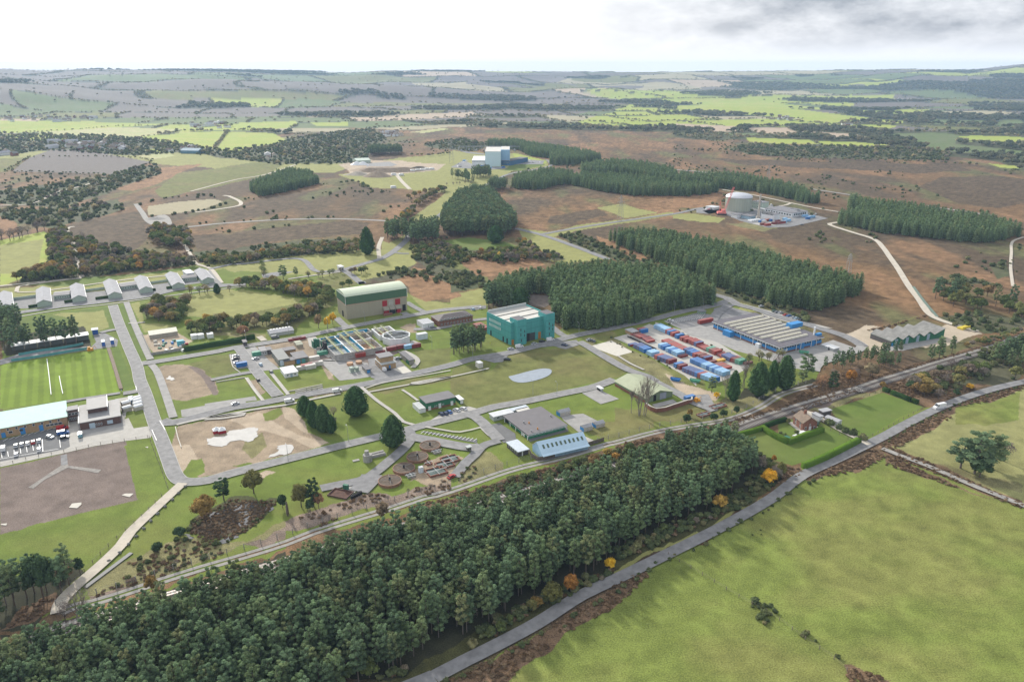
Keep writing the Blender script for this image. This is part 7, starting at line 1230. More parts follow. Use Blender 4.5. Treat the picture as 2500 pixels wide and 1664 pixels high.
skip('h', 585, 310, 'b', 'blue open skip on the grass beside the olive hangar drive'); skip('h', 772, 322, 'g', 'green open skip beside the containers in the front row'); skip('d', 1420, 1030, 'g', 'dark rusty open skip before the blue workshop')

# ---------------------------------------------------------------- blue treatment tanks, octagon, gantries
ht = 3.6; f = frame('b', (1245, 1045), (1708, 970), (1078, 885), ht, GA); o, rz, L, W_ = f; e = empty('treatment_tank', o, rz, 'large open concrete tank with bright blue inner walls and yellow green gantries', 'tank'); t = .7
MB().box(0, L, 0, t, -.3, ht).box(0, L, W_ - t, W_, -.3, ht).box(0, t, t, W_ - t, -.3, ht).box(L - t, L, t, W_ - t, -.3, ht).build('outer_wall', wmat('tank_concrete', (.36, .35, .33), .3, .8, .9, .3), e)
MB().box(L * .33, L * .33 + t, t, W_ - t, -.3, ht - .1).box(L * .62, L * .62 + t, t, W_ - t, -.3, ht - .1).box(t, L * .33, W_ * .5, W_ * .5 + t, -.3, ht - .1).box(L * .62 + t, L - t, W_ * .55, W_ * .55 + t, -.3, ht - .1).build('cross_wall', WHT, e)
MB().box(t, L * .33, W_ - t - .15, W_ - t, .1, ht).box(t, L * .33, W_ * .5 - .15, W_ * .5, .1, ht - .1).box(L * .33 + t, L * .62, W_ - t - .15, W_ - t, .1, ht).box(L * .33 - .15, L * .33, t, W_ - t, .1, ht - .1).box(L * .62 - .15, L * .62, t, W_ - t, .1, ht - .1).build('blue_lining', PBLUE, e)
for x0, x1, y0, y1, m in ((t, L * .33, t, W_ * .5, 'milky'), (t, L * .33, W_ * .5 + t, W_ - t, 'green'), (L * .33 + t, L * .62, t, W_ - t, 'milky')): MB().box(x0, x1 - .1, y0, y1 - .2, 0, 1.4).build('water_surface', mat('water_tank_' + m, (.42, .43, .42) if m == 'milky' else (.05, .13, .11), .15, .5, .35), e)
MB().box(L * .62 + t, L - t, t, W_ - t, 0, .3).build('rusty_floor', RUSTW, e)
for gx_ in (.16, .47, .80):
    m = MB(); x = L * gx_
    for s in (-.7, .7):
        m.box(x + s - .06, x + s + .06, -1, W_ + 1, ht + .9, ht + 1.05).box(x + s - .06, x + s + .06, -1, W_ + 1, ht + .1, ht + .3)
        for j in range(14): m.box(x + s - .05, x + s + .05, -1 + (W_ + 2) * j / 13.5, -.9 + (W_ + 2) * j / 13.5, ht + .3, ht + .9)
    m.box(x - .64, x + .64, -1, W_ + 1, ht + .12, ht + .2); m.build('gantry', YGRN, e)
m = MB()
for j, y in enumerate((.3, .75)):
    for s in (-.6, .6):
        m.box(0, L, W_ * y + s - .05, W_ * y + s + .05, ht + 1.3, ht + 1.45)
        for q in range(16): m.box(L * q / 16, L * q / 16 + .1, W_ * y + s - .05, W_ * y + s + .05, ht + .1, ht + 1.3)
m.build('pipe_bridge', wmat('steel_rusty_yellow', (.42, .33, .14), .3), e)
f = frame('b', (1290, 835 + 60), (1620, 850 + 20), (1240, 850), ht, GA)
for nm, B, A, C, lb, lin in (('settling_tank', (1300, 870), (1595, 815), (1250, 838), 'blue lined narrow tank behind the large treatment tank', PBLUE), ('settling_tank', (1672, 858), (1850, 828), (1550, 800), 'pale concrete tank with dry brown floor behind the octagonal tank', WHT)):
    o, rz, L, W_ = frame('b', B, A, C, ht, GA); e = empty(nm, o, rz, lb, 'tank'); W_ = max(W_, 6)
    MB().box(0, L, 0, t, -.3, ht).box(0, L, W_ - t, W_, -.3, ht).box(0, t, t, W_ - t, -.3, ht).box(L - t, L, t, W_ - t, -.3, ht).build('outer_wall', MATS['wall_white'] if lin is WHT else CONCW, e); MB().box(t, L - t, t, W_ - t, 0, .8).build('floor', RUSTW if lin is WHT else MATS['water_tank_milky'], e); MB().box(t, L - t, W_ - t - .15, W_ - t - .01, .8, ht).build('lining', lin, e)
    for q in (.25, .6): m = MB().box(L * q - .6, L * q - .5, -2, W_ + 3, ht + .9, ht + 1.05).box(L * q + .5, L * q + .6, -2, W_ + 3, ht + .9, ht + 1.05).box(L * q - .6, L * q + .6, -2, W_ + 3, ht + .1, ht + .2); m.build('gantry', YGRN, e)
p = G('b', 1822, 945); e = empty('octagonal_tank', p + Vector((0, 6, 0)), GA, 'white walled octagonal open tank with dark interior', 'tank'); n = 8; R = 9.2; a = [2 * math.pi * (i + .5) / n for i in range(n)]
MB().ring(0, 0, -.2, 4.4, R, R - .5, 8).build('wall', WHT, e); MB().cyl(0, 0, 0, 3.6, R - .7, R - .7, 24).build('dark_water', mat('water_dark', (.02, .025, .02), .15, .3, .5), e); m = MB()
for i in (0, 2, 4): m.bar((R * math.cos(a[i]), R * math.sin(a[i]), 4.6), (R * math.cos(a[i + 3]), R * math.sin(a[i + 3]), 4.6), .22)
m.build('roof_beam', WFR, e); MB().ring(0, 0, 4.402, 4.65, R + .1, R - .6, 8).build('rim', WFR, e)
m = MB(); p = G('b', 1060, 975)
for i in range(3): m.cyl(i * 2.2, (i % 2) * 1.5, 0, 6 - i, 1.0, 1.0, 12)
m.box(-1.5, 6, -1.5, -1.2, 2.8, 3.0).box(-1.5, -1.3, -1.5, 3, 0, 4.5).box(5.8, 6, -1.5, 3, 0, 4.5); tag(m.build('process_vessels', DGRN2, loc=p, rz=GA), 'dark green upright process vessels beside the blue tanks', 'process plant')
m = MB(); p = G('b', 1155, 1030); m.box(0, 1.4, 0, 5, 0, 6.5).box(-5, 0, 1, 1.6, 3, 3.4).bar((-5, 1.3, 0), (0, 1.3, 5), .3); tag(m.build('sludge_press', BLK, loc=p, rz=GA), 'tall black slab machine at the left end of the blue tanks', 'machine')
m = MB(); p = G('b', 1430, 1200); m.box(-3, 3, -2, 2, 0, .5).box(-2.5, -.5, -1.5, 1.5, .5, 2.8).box(.5, 2.5, -1.5, 1.5, .5, 2.4)
for i in range(6): m.cyl(-2.3 + i * .9, -1.7, .5, 3.6, .12, .12, 6)
tag(m.build('transformer_plant', wmat('machine_pale_green', (.36, .42, .36)), loc=p, rz=GA), 'pale green transformer on a plinth before the buff brick house', 'transformer')
for i, (x, y) in enumerate(((1390, 1140), (1475, 1125))): m = MB().cyl(0, 0, 0, 1.6, 1.9, 1.9, 14); tag(m.build('rusty_hopper', RUSTW, loc=G('b', x, y), rz=0), ['left', 'right'][i] + ' rusty open hopper behind the transformer', 'hopper')

# ---------------------------------------------------------------- circular filter beds and small tanks
for i, (x, y, rx) in enumerate(((2156, 750, 100), (2036, 858, 104), (1907, 968, 107), (1772, 1088, 112))):
    p = G('f', x, y); r = rx / 3.92 / ((S('f', x, y)[1] - YH) * CT / H) ; e = empty('filter_bed', p, rng.uniform(0, 1), f'{ORD[3 - i]} round brown filter bed counted from the nearest one', 'filter bed', 'round filter beds')
    MB().ring(0, 0, -.1, 1.3, r, r - .28, 36).build('rim_wall', wmat('brick_orange_rim', (.27, .15, .10), .25, 1.2), e); MB().cyl(0, 0, .0, 1.15, r - .35, r - .35, 36).build('gravel_bed', mat('filter_gravel', (.13, .10, .075), .95, .35, 1.2), e)
    MB().cyl(0, 0, 1.15, 2.5, .45, .35, 10).build('hub', BLK, e)
    for q in range(4): m = MB().bar((0, 0, 1.9), ((r - .5) * math.cos(q * math.pi / 2), (r - .5) * math.sin(q * math.pi / 2), 1.55), .1, .08); m.build('sprinkler_arm', CONCG, e)
def basin(k, x, y, L, W_, lb, n=1, hd=GA, wm=BRICK):
    e = empty('settling_basin', G(k, x, y), hd, lb, 'basin'); w = MB(); w.box(-L / 2, L / 2, -W_ / 2, -W_ / 2 + .4, -.1, .9).box(-L / 2, L / 2, W_ / 2 - .4, W_ / 2, -.1, .9).box(-L / 2, -L / 2 + .4, -W_ / 2 + .4, W_ / 2 - .4, -.1, .9).box(L / 2 - .4, L / 2, -W_ / 2 + .4, W_ / 2 - .4, -.1, .9)
    for j in range(1, n): w.box(-L / 2 + .4, L / 2 - .4, -W_ / 2 + W_ * j / n - .2, -W_ / 2 + W_ * j / n + .2, -.1, .85)
    w.build('brick_rim', wm, e)
    for j in range(n): y0 = -W_ / 2 + W_ * j / n; MB().box(-L / 2 + .5, L / 2 - .5, y0 + .45, y0 + W_ / n - .45, 0, .45).build('water_surface', mat('water_basin', (.09, .13, .11), .12, .6, .8, spec=.8), e)
    m = MB(); m.box(-L / 2 - .8, L / 2 + .8, -.15, .15, 1.0, 1.12).box(-.1, .1, -W_ / 2 - .6, -.15, 1.0, 1.1).box(-.1, .1, .15, W_ / 2 + .6, 1.0, 1.1); m.build('walkway', STEEL, e)
basin('g', 388, 872, 7.5, 6, 'upper brick rimmed basin of the pair in the filter works'); basin('g', 338, 922, 7.5, 6, 'lower brick rimmed basin of the pair in the filter works'); basin('g', 255, 990, 8.5, 6.5, 'brick rimmed green basin nearest the sandy ground'); basin('g', 183, 912, 2.6, 2.6, 'tiny square brick pit beside the pale booth'); basin('f', 2218, 800, 3.6, 3, 'small grey pit between upper filter beds and car bays', wm=CONCG); basin('f', 1972, 1028, 3.6, 3, 'small grey pit between the two lower filter beds', wm=CONCG)
m = MB(); p = G('f', 1560, 880); m.cyl(0, 0, 0, 3.2, 2.1, 2.0, 14).cyl(-.2, .3, 3.2, 5.0, 1.0, 1.0, 10).box(2, 9, 1, 5, 0, .8).box(2.2, 8.8, 1.3, 2.3, .8, 1.2).box(2.2, 8.8, 3.2, 4.4, .8, 1.3).box(-6, -3, 2, 3.6, 0, .3); tag(m.build('old_pump_chamber', CONCW, loc=p, rz=GA), 'weathered concrete pump chamber with round tower on the lawn', 'pump chamber')
e = empty('sunken_pit', G('f', 1300, 1200), -.35, 'rusty walled rectangular pit with a green cabinet on the lower lawn', 'pit'); MB().box(-4.5, 4.5, -3, -2.7, -.1, .7).box(-4.5, 4.5, 2.7, 3, -.1, .7).box(-4.5, -4.2, -2.7, 2.7, -.1, .7).box(4.2, 4.5, -2.7, 2.7, -.1, .7).build('rim', BRICKD, e); MB().box(-4.2, 4.2, -2.7, 2.7, 0, .25).build('floor', mat('pit_floor', (.10, .05, .035), .9, .5, .6), e); MB().box(-1, 1.2, 3.4, 4.6, 0, 2.4).build('cabinet', DGRN2, e)
for i in range(5): m = MB().box(-.6, .6, -.5, .5, 0, 1.2).box(-.65, .65, -.55, .55, 1.2, 1.35); tag(m.build('waste_bin', BLK, loc=G('f', 1410 + i * 20, 1240 - i * 10), rz=.4), ORD[i] + ' dark wheeled bin from the left beside the sunken pit', 'bin', 'bins by the sunken pit')
for k, x, y, L_, W_, lb in (('h', 990, 560, 9, 4, 'larger brick sided pit right of the paved dead end'), ('h', 855, 640, 7, 3.5, 'smaller pale rimmed brick pit below the larger one')): basin(k, x, y, L_, W_, lb)
# red and white tents on the bare earth
for i, x in enumerate((115, 165)):
    e = empty('work_tent', G('f', x, 607), GA, ['left', 'right'][i] + ' red and white work tent beside the large pale puddle', 'tent'); MB().box(-1.7, 1.7, -1.7, 1.7, 0, 1.5).build('wall', RED, e); MB().add([(-1.8, -1.8, 1.5), (1.8, -1.8, 1.5), (1.8, 1.8, 1.5), (-1.8, 1.8, 1.5), (0, 0, 3.0)], [(0, 1, 4), (1, 2, 4), (2, 3, 4), (3, 0, 4), (3, 2, 1, 0)]).build('roof', WHT, e)
# ---------------------------------------------------------------- domed reactor site
s_ = lambda x, y: (S('q', x, y)[1] - YH) * CT / H
p = G('q', 712, 505); r = 207 / 6.533 / s_(712, 505); p = p + Vector((0, r * .85, 0)); hh = 15.5; e = empty('reactor_building', p, 0, 'big round pale reactor building with shallow silver dome', 'reactor building')
hh = H + (p.y - r) * (((440 + 292 / 6.533 - CY) / FPX) * CT + ST) / (((440 + 292 / 6.533 - CY) / FPX) * ST - CT)
MB().cyl(0, 0, -.3, hh, r, r, 48).build('drum', wmat('drum_panels', (.38, .41, .34), .12, .12), e, ); mb = MB(); n = 48; prev = None; V = []; F_ = []
for j in range(7):
    tt = j / 6; rr_ = (r + .4) * math.cos(tt * math.pi / 2); z = hh + .02 + 4.6 * math.sin(tt * math.pi / 2)
    for i in range(n): V.append((rr_ * math.cos(2 * math.pi * i / n), rr_ * math.sin(2 * math.pi * i / n), z))
for j in range(6):
    for i in range(n): F_.append((j * n + i, j * n + (i + 1) % n, (j + 1) * n + (i + 1) % n, (j + 1) * n + i))
mb.add(V, F_); mb.build('dome', mat('dome_silver', (.62, .63, .66), .35, .06, .3, .3), e, smooth=True); m = MB()
for i in range(32): a_ = 2 * math.pi * i / 32; m.bar((r * 1.003 * math.cos(a_), r * 1.003 * math.sin(a_), 0), (r * 1.003 * math.cos(a_), r * 1.003 * math.sin(a_), hh), .12)
m.build('ribs', wmat('rib_grey', (.30, .33, .28)), e); MB().ring(0, 0, hh - .5, hh + .25, r + .5, r, 48).build('cornice', GREYW, e)
p = G('q', 985, 615); m = MB().cyl(0, 0, 0, hgt('q', (985, 615), 225), 1.3, .95, 14).box(-2, 2, -2, 2, 0, 3); tag(m.build('chimney_stack', wmat('stack_concrete', (.46, .42, .36)), loc=p), 'tall slim concrete chimney beside the domed reactor', 'chimney')
p = G('q', 385, 545); q = G('q', 605, 545); zt = hgt('q', (605, 545), 95); q = p + Vector(((605 - 430) / 6.533 / s_(500, 540), 0, 0)); e = empty('crawler_crane', p, 0, 'pink-red lattice crane leaning over the domed reactor', 'crane'); m = MB().box(-4, 6, -3, 3, .8, 3.6).box(1, 5, -2.6, 2.6, 3.6, 6); m.build('cab', PINKSTEEL, e); MB().box(-5, 7, -4, -2.6, 0, 1.4).box(-5, 7, 2.6, 4, 0, 1.4).build('crawler_track', BLK, e); m = MB()
A_ = Vector((4, 0, 3)); B_ = Vector((q.x - p.x, 0, zt * .97)); d = B_ - A_
for i in range(12):
    a0, a1 = A_ + d * (i / 12), A_ + d * ((i + 1) / 12)
    for sx_, sy_ in ((-.8, -.8), (.8, -.8), (.8, .8), (-.8, .8)): m.bar(a0 + Vector((sx_, sy_, 0)), a1 + Vector((sx_, sy_, 0)), .16)
    m.bar(a0 + Vector((-.8, -.8, 0)), a1 + Vector((.8, -.8, 0)), .12).bar(a0 + Vector((.8, .8, 0)), a1 + Vector((-.8, .8, 0)), .12)
m.build('jib', PINKSTEEL, e); m = MB().bar((-2, 0, 3), (-1.5, 0, 16), .3).bar((-1.5, 0, 16), (1, 0, 3), .3).bar((-1.5, 0, 16), B_, .08); m.build('mast', PINKSTEEL, e)
Q = lambda nm, lb, B, A, C, b, w, r_, **k: bld(nm, lb, k.pop('cat', 'building'), 'q', B, A, C, b, w, r_, ang=None, **k)
Q('white_office', 'small white flat roofed office left of the domed reactor', (285, 440), (380, 425), (180, 412), (285, 478), WHT, LTROOF); Q('reactor_annex', 'pale green three storey annex behind the chimney', (1060, 362), (1160, 345), (922, 330), (1060, 470), SAGE, GREYR, feats=[Wd('L', .05, .95, 2, 3.2, 6, fill=.5), Wd('L', .05, .95, 5.5, 6.7, 6, fill=.5), Wd('L', .05, .95, 9, 10.2, 6, fill=.5)])
Q('low_laboratory', 'wide low laboratory with grey flat roof right of the reactor', (1530, 525), (1782, 490), (1130, 440), (1530, 592), WHT, GREYR, feats=[Wd('L', .02, .98, 1.6, 3.4, 10, fill=.7), Wd('F', .1, .9, 1.6, 4, 6, fill=.7)]); Q('turbine_hall', 'white hall with a grid of high windows before the laboratory', (1240, 548), (1335, 532), (1072, 508), (1240, 660), WHT, GREYR, feats=[Wd('L', .04, .96, 6.5, 8, 9, fill=.8), Wd('L', .04, .96, 8.6, 10, 9, fill=.8)])
Q('white_annex', 'small white annex at the foot of the domed reactor', (650, 555), (760, 540), (578, 535), (650, 610), WHT, GREYR); Q('blue_grey_annex', 'blue-grey shed behind the bushes below the reactor', (860, 580), (950, 565), (745, 550), (860, 630), wmat('wall_blue_grey', (.30, .42, .50)), GREYR); Q('small_link', 'low grey link between chimney and annex', (1080, 462), (1115, 455), (1010, 440), (1080, 490), GREYW, LTROOF)
x = G('q', 1560, 500); Q('roof_tower', 'white penthouse block standing on the laboratory roof', (1600, 470), (1655, 462), (1485, 455), (1600, 560), WHT, GREYR)
for i, (x, y, c) in enumerate(((1010, 680, 'b'), (1060, 682, 'w'), (1110, 660, 'o'), (1180, 662, 'b'), (1220, 710, 'd'), (1260, 705, 'd'), (1300, 705, 'd'), (1280, 675, 'd'), (1335, 700, 'd'), (1380, 690, 'l'), (1420, 665, 'l'), (1035, 722, 'k'), (1100, 735, 'r'), (1760, 628, 'b'), (1800, 610, 'l'), (1840, 605, 'l'), (1700, 590, 'l'), (1395, 640, 'l'))): container('q', x, y, c, f'{CC[c][0]} container in the yard of the domed reactor', group='containers at the domed reactor', ln=6.06 if i % 2 else 9.0)
m = MB(); 
for i in range(5): m.prof([(i * 3.2, 0), (i * 3.2 + 2.6, 0), (i * 3.2 + 2.2, 1.6), (i * 3.2 + .5, 1.6)], 0, 6)
tag(m.build('wrapped_bales', WHT, loc=G('q', 880, 660), rz=GA), 'row of white wrapped bales before the domed reactor', 'bales')
# ---------------------------------------------------------------- white tower building, far centre
Pp = lambda nm, lb, B, A, C, b, w, r_, **k: bld(nm, lb, k.pop('cat', 'building'), 'p', B, A, C, b, w, r_, ang=None, **k)
WB = wmat('cladding_pale_blue', (.55, .70, .72), .04); WB2 = wmat('cladding_sky_blue', (.30, .48, .66), .06)
ht = hgt('p', (960, 600), 316); e, L, W_, hh = Pp('white_tower_block', 'tall pale blue-white block building far in the centre', (660, 316), (960, 316), (800, 228), None, WB, ROOFW, h=ht, over=.1); MB().box(L, L + 16, W_ * .25, W_ * 1.0, 0, hh + 1).build('side_block', WB2, e); MB().box(L + .5, L + 15.5, W_ * .3, W_ * .98, hh + 1.002, hh + 1.3).build('side_roof', ROOFW, e)
Pp('dark_blue_annex', 'low dark blue annex against the tall white block', (975, 490), (1135, 500), (1180, 410), (975, 575), wmat('cladding_navy', (.06, .16, .30)), DKROOF, feats=[Wd('F', .2, .95, 4.5, 5.8, 4, fill=.6)]); Pp('white_side_hall', 'low white hall left of the tall white block', (412, 482), (655, 482), (530, 402), (412, 580), WHT, WHT, feats=[Wd('F', 0, 1, 6.5, 7.6, 8, fill=.9, )])
for i, (x, y, c) in enumerate(((640, 600, 'b'), (690, 605, 'b'), (730, 640, 'l'), (985, 630, 'b'), (560, 610, 'b'), (240, 500, 'l'))): container('p', x, y, c, f'{CC[c][0]} container beside the tall white block', group='containers at the white block')
for i, (x, y) in enumerate(((575, 745), (608, 742), (640, 738), (672, 734), (705, 732), (498, 772), (447, 770), (445, 857))): m = MB().prof([(-4, 0), (4, 0), (4, 2.6), (3, 3.4), (-3, 3.4), (-4, 2.6)], -2, 2); tag(m.build('white_cabin', WHT, loc=G('n', x, y), rz=.4), 'distant white cabin on the grass before the spoil heaps', 'cabin', 'white cabins by the spoil heaps')
def heap(k, x, y, rx, ry, hz_, lb, m, flat=.0):
    n = 20; V = []; F_ = []; r_ = np.random.default_rng(int(x)); ph = r_.uniform(0, 6, 3)
    for j in range(7):
        t = j / 6
        for i in range(n): a_ = 2 * math.pi * i / n; w = 1 + .08 * math.sin(3 * a_ + ph[0]) + .05 * math.sin(5 * a_ + ph[1]); q = (1 - t) * (1 - flat) + flat if j < 6 else .02; V.append((rx * w * q * math.cos(a_), ry * w * q * math.sin(a_), -.2 + hz_ * min(1, t * 1.2) * r_.uniform(.96, 1.04)))
    for j in range(6):
        for i in range(n): F_.append((j * n + i, j * n + (i + 1) % n, (j + 1) * n + (i + 1) % n, (j + 1) * n + i))
    tag(MB().add(V, F_).build('spoil_heap', m, loc=G(k, x, y)), lb, 'heap')
EARTH = mat('spoil_earth', (.33, .26, .19), .95, .25, .15); heap('n', 335, 778, 24, 16, 9, 'cone shaped brown spoil heap right of its paler neighbour', EARTH); heap('n', 210, 768, 24, 12, 5.5, 'flatter pale spoil heap left of the cone', mat('spoil_pale', (.42, .37, .30), .95, .2, .15)); heap('n', 380, 742, 62, 20, 7, 'long flat topped spoil bank behind the two heaps', EARTH, .5); heap('n', 620, 728, 26, 8, 5, 'dark low spoil bank behind the white cabins', mat('spoil_dark', (.17, .15, .11), .95, .2, .15))
heap('m', 1055, 1066, 14, 9, 2.5, 'grey stone heap on the concrete by the track junction', TRACKG); bld('mint_shed', 'pale roofed sheds behind the spoil heaps', 'shed', 'n', (195, 672), (290, 668), (205, 655), (195, 682), SAGE, SAGE, 'gx', 2, .3, ang=None, h=5); 
for i, x in enumerate((195, 240)): heap('n', x, 700, 12, 8, 6, ['left', 'right'][i] + ' white sheeted heap at the spoil site', WHT)
# substation lattice and pylons
def pylon(k, x, y, ytop, lb, hd=0.3):
    p = G(k, x, y); h_ = max(12, hgt(k, (x, y), ytop)); m = MB(); b = h_ * .085
    for j in range(9):
        t0, t1 = j / 9, (j + 1) / 9; w0, w1 = b * (1 - t0) ** .8 + .35, b * (1 - t1) ** .8 + .35; c0 = [(-w0, -w0), (w0, -w0), (w0, w0), (-w0, w0)]; c1 = [(-w1, -w1), (w1, -w1), (w1, w1), (-w1, w1)]
        for i in range(4): m.bar((*c0[i], t0 * h_), (*c1[i], t1 * h_), .13, n=3).bar((*c0[i], t0 * h_), (*c1[(i + 1) % 4], t1 * h_), .09, n=3)
    for z, w in ((.62, .17), (.76, .14), (.9, .11)):
        for s in (-1, 1): m.bar((0, 0, z * h_ + .6), (s * w * h_, 0, z * h_), .14, n=3).bar((0, 0, z * h_ - .6), (s * w * h_, 0, z * h_), .12, n=3).bar((s * w * h_, 0, z * h_), (s * w * h_, 0, z * h_ - 1.8), .14, n=3)
    tag(m.build('electricity_pylon', wmat('pylon_steel', (.33, .33, .32)), loc=p, rz=hd), lb, 'pylon')
pylon('n', 1980, 1085, 905, 'lattice pylon on the heath beside the reactor road'); pylon('o', 1165, 1430, 1300, 'lattice pylon on the heath behind the long plantation'); pylon('n', 838, 690, 520, 'lattice pylon left of the tall white block'); pylon('o', 620, 830, 700, 'faint lattice pylon on the far heath', .9)
m = MB(); rr2 = random.Random(3)
for i in range(9):
    for j in range(3): x, y = i * 16, j * 14; m.box(x, x + .5, y, y + .5, 0, 9).box(x, x + 16, y, y + .4, 8.2, 8.7) if i < 8 else m.box(x, x + .5, y, y + .5, 0, 9); m.box(x + 4, x + 7, y - 1, y + 1, 0, 3)
tag(m.build('substation', STEEL, loc=G('p', 150, 310), rz=0.02), 'electricity substation of grey gantries behind the tall white block', 'substation')

# ---------------------------------------------------------------- trees that stand alone
def hw(k, b, top, wpx): z = max(1.5, hgt(k, b, top)); return z, wpx / ZM[k][2] / ((S(k, *b)[1] - YH) * CT / H)
SPEC = {'cypress': (cypress_parts, CYPR, 16.0, 5.2), 'column': (lambda s: cypress_parts(s, 18, 3.6, 1300, .9, .5, .2), CYPR, 18, 3.6), 'pine': (pine_parts, PINE, 15, 3.4), 'autumn': (broad_parts, None, 8.6, 4.2), 'dome': (lambda s: broad_parts(s, 8.5, 4.0, 22, 60, .6, .7), None, 8.5, 4.3), 'bare': (bare_parts, TWIG, 15.5, 5.0), 'tallbare': (lambda s: bare_parts(s, 22, .30, 2, 800, .022), TWIG, 21, 4.2), 'twiggy': (lambda s: broad_parts(s, 8, 3.2, 12, 55, .32, 0), TWIG, 8.4, 3.6)}
def lone(kind, k, b, top, wpx, lab, m=None, nm=None, cat='tree', seed=None):
    fn, m0, h0, r0 = SPEC[kind]; h_, w_ = hw(k, b, top, wpx); sd = seed or int(b[0] * 7 + b[1]); (V, F, T), tr = fn(sd); s = Vector((w_ / 2 / r0, w_ / 2 / r0, h_ / h0))
    e = empty(nm or {'cypress': 'cypress_tree', 'column': 'cypress_tree', 'pine': 'pine_tree', 'bare': 'bare_tree', 'tallbare': 'bare_tree'}.get(kind, 'broadleaf_tree'), G(k, *b), rng.uniform(0, 6), lab, cat)
    o = crown_obj('crown', (V * np.array(s), F, T), m or m0 or OAK, link=True); o.parent = e; tr.v = [(x * s.x if kind != 'cypress' else x, y * s.y if kind != 'cypress' else y, z * s.z) for x, y, z in tr.v]; tr.build('trunk', mat('bark_grey', (.27, .24, .205), .95) if 'bare' in kind else BARKPALE if kind == 'pine' else BARK, e); return e
AUT = leafmat('oak_brown', [(0, (.22, .15, .05)), (1, (.25, .17, .06))]); OLV2 = leafmat('oak_olive', [(0, (.15, .15, .05)), (1, (.17, .16, .06))]); DG = leafmat('oak_dark', [(0, (.06, .10, .05)), (1, (.07, .11, .05))]); ORB = leafmat('beech_copper', [(0, (.30, .17, .10)), (1, (.32, .19, .11))])
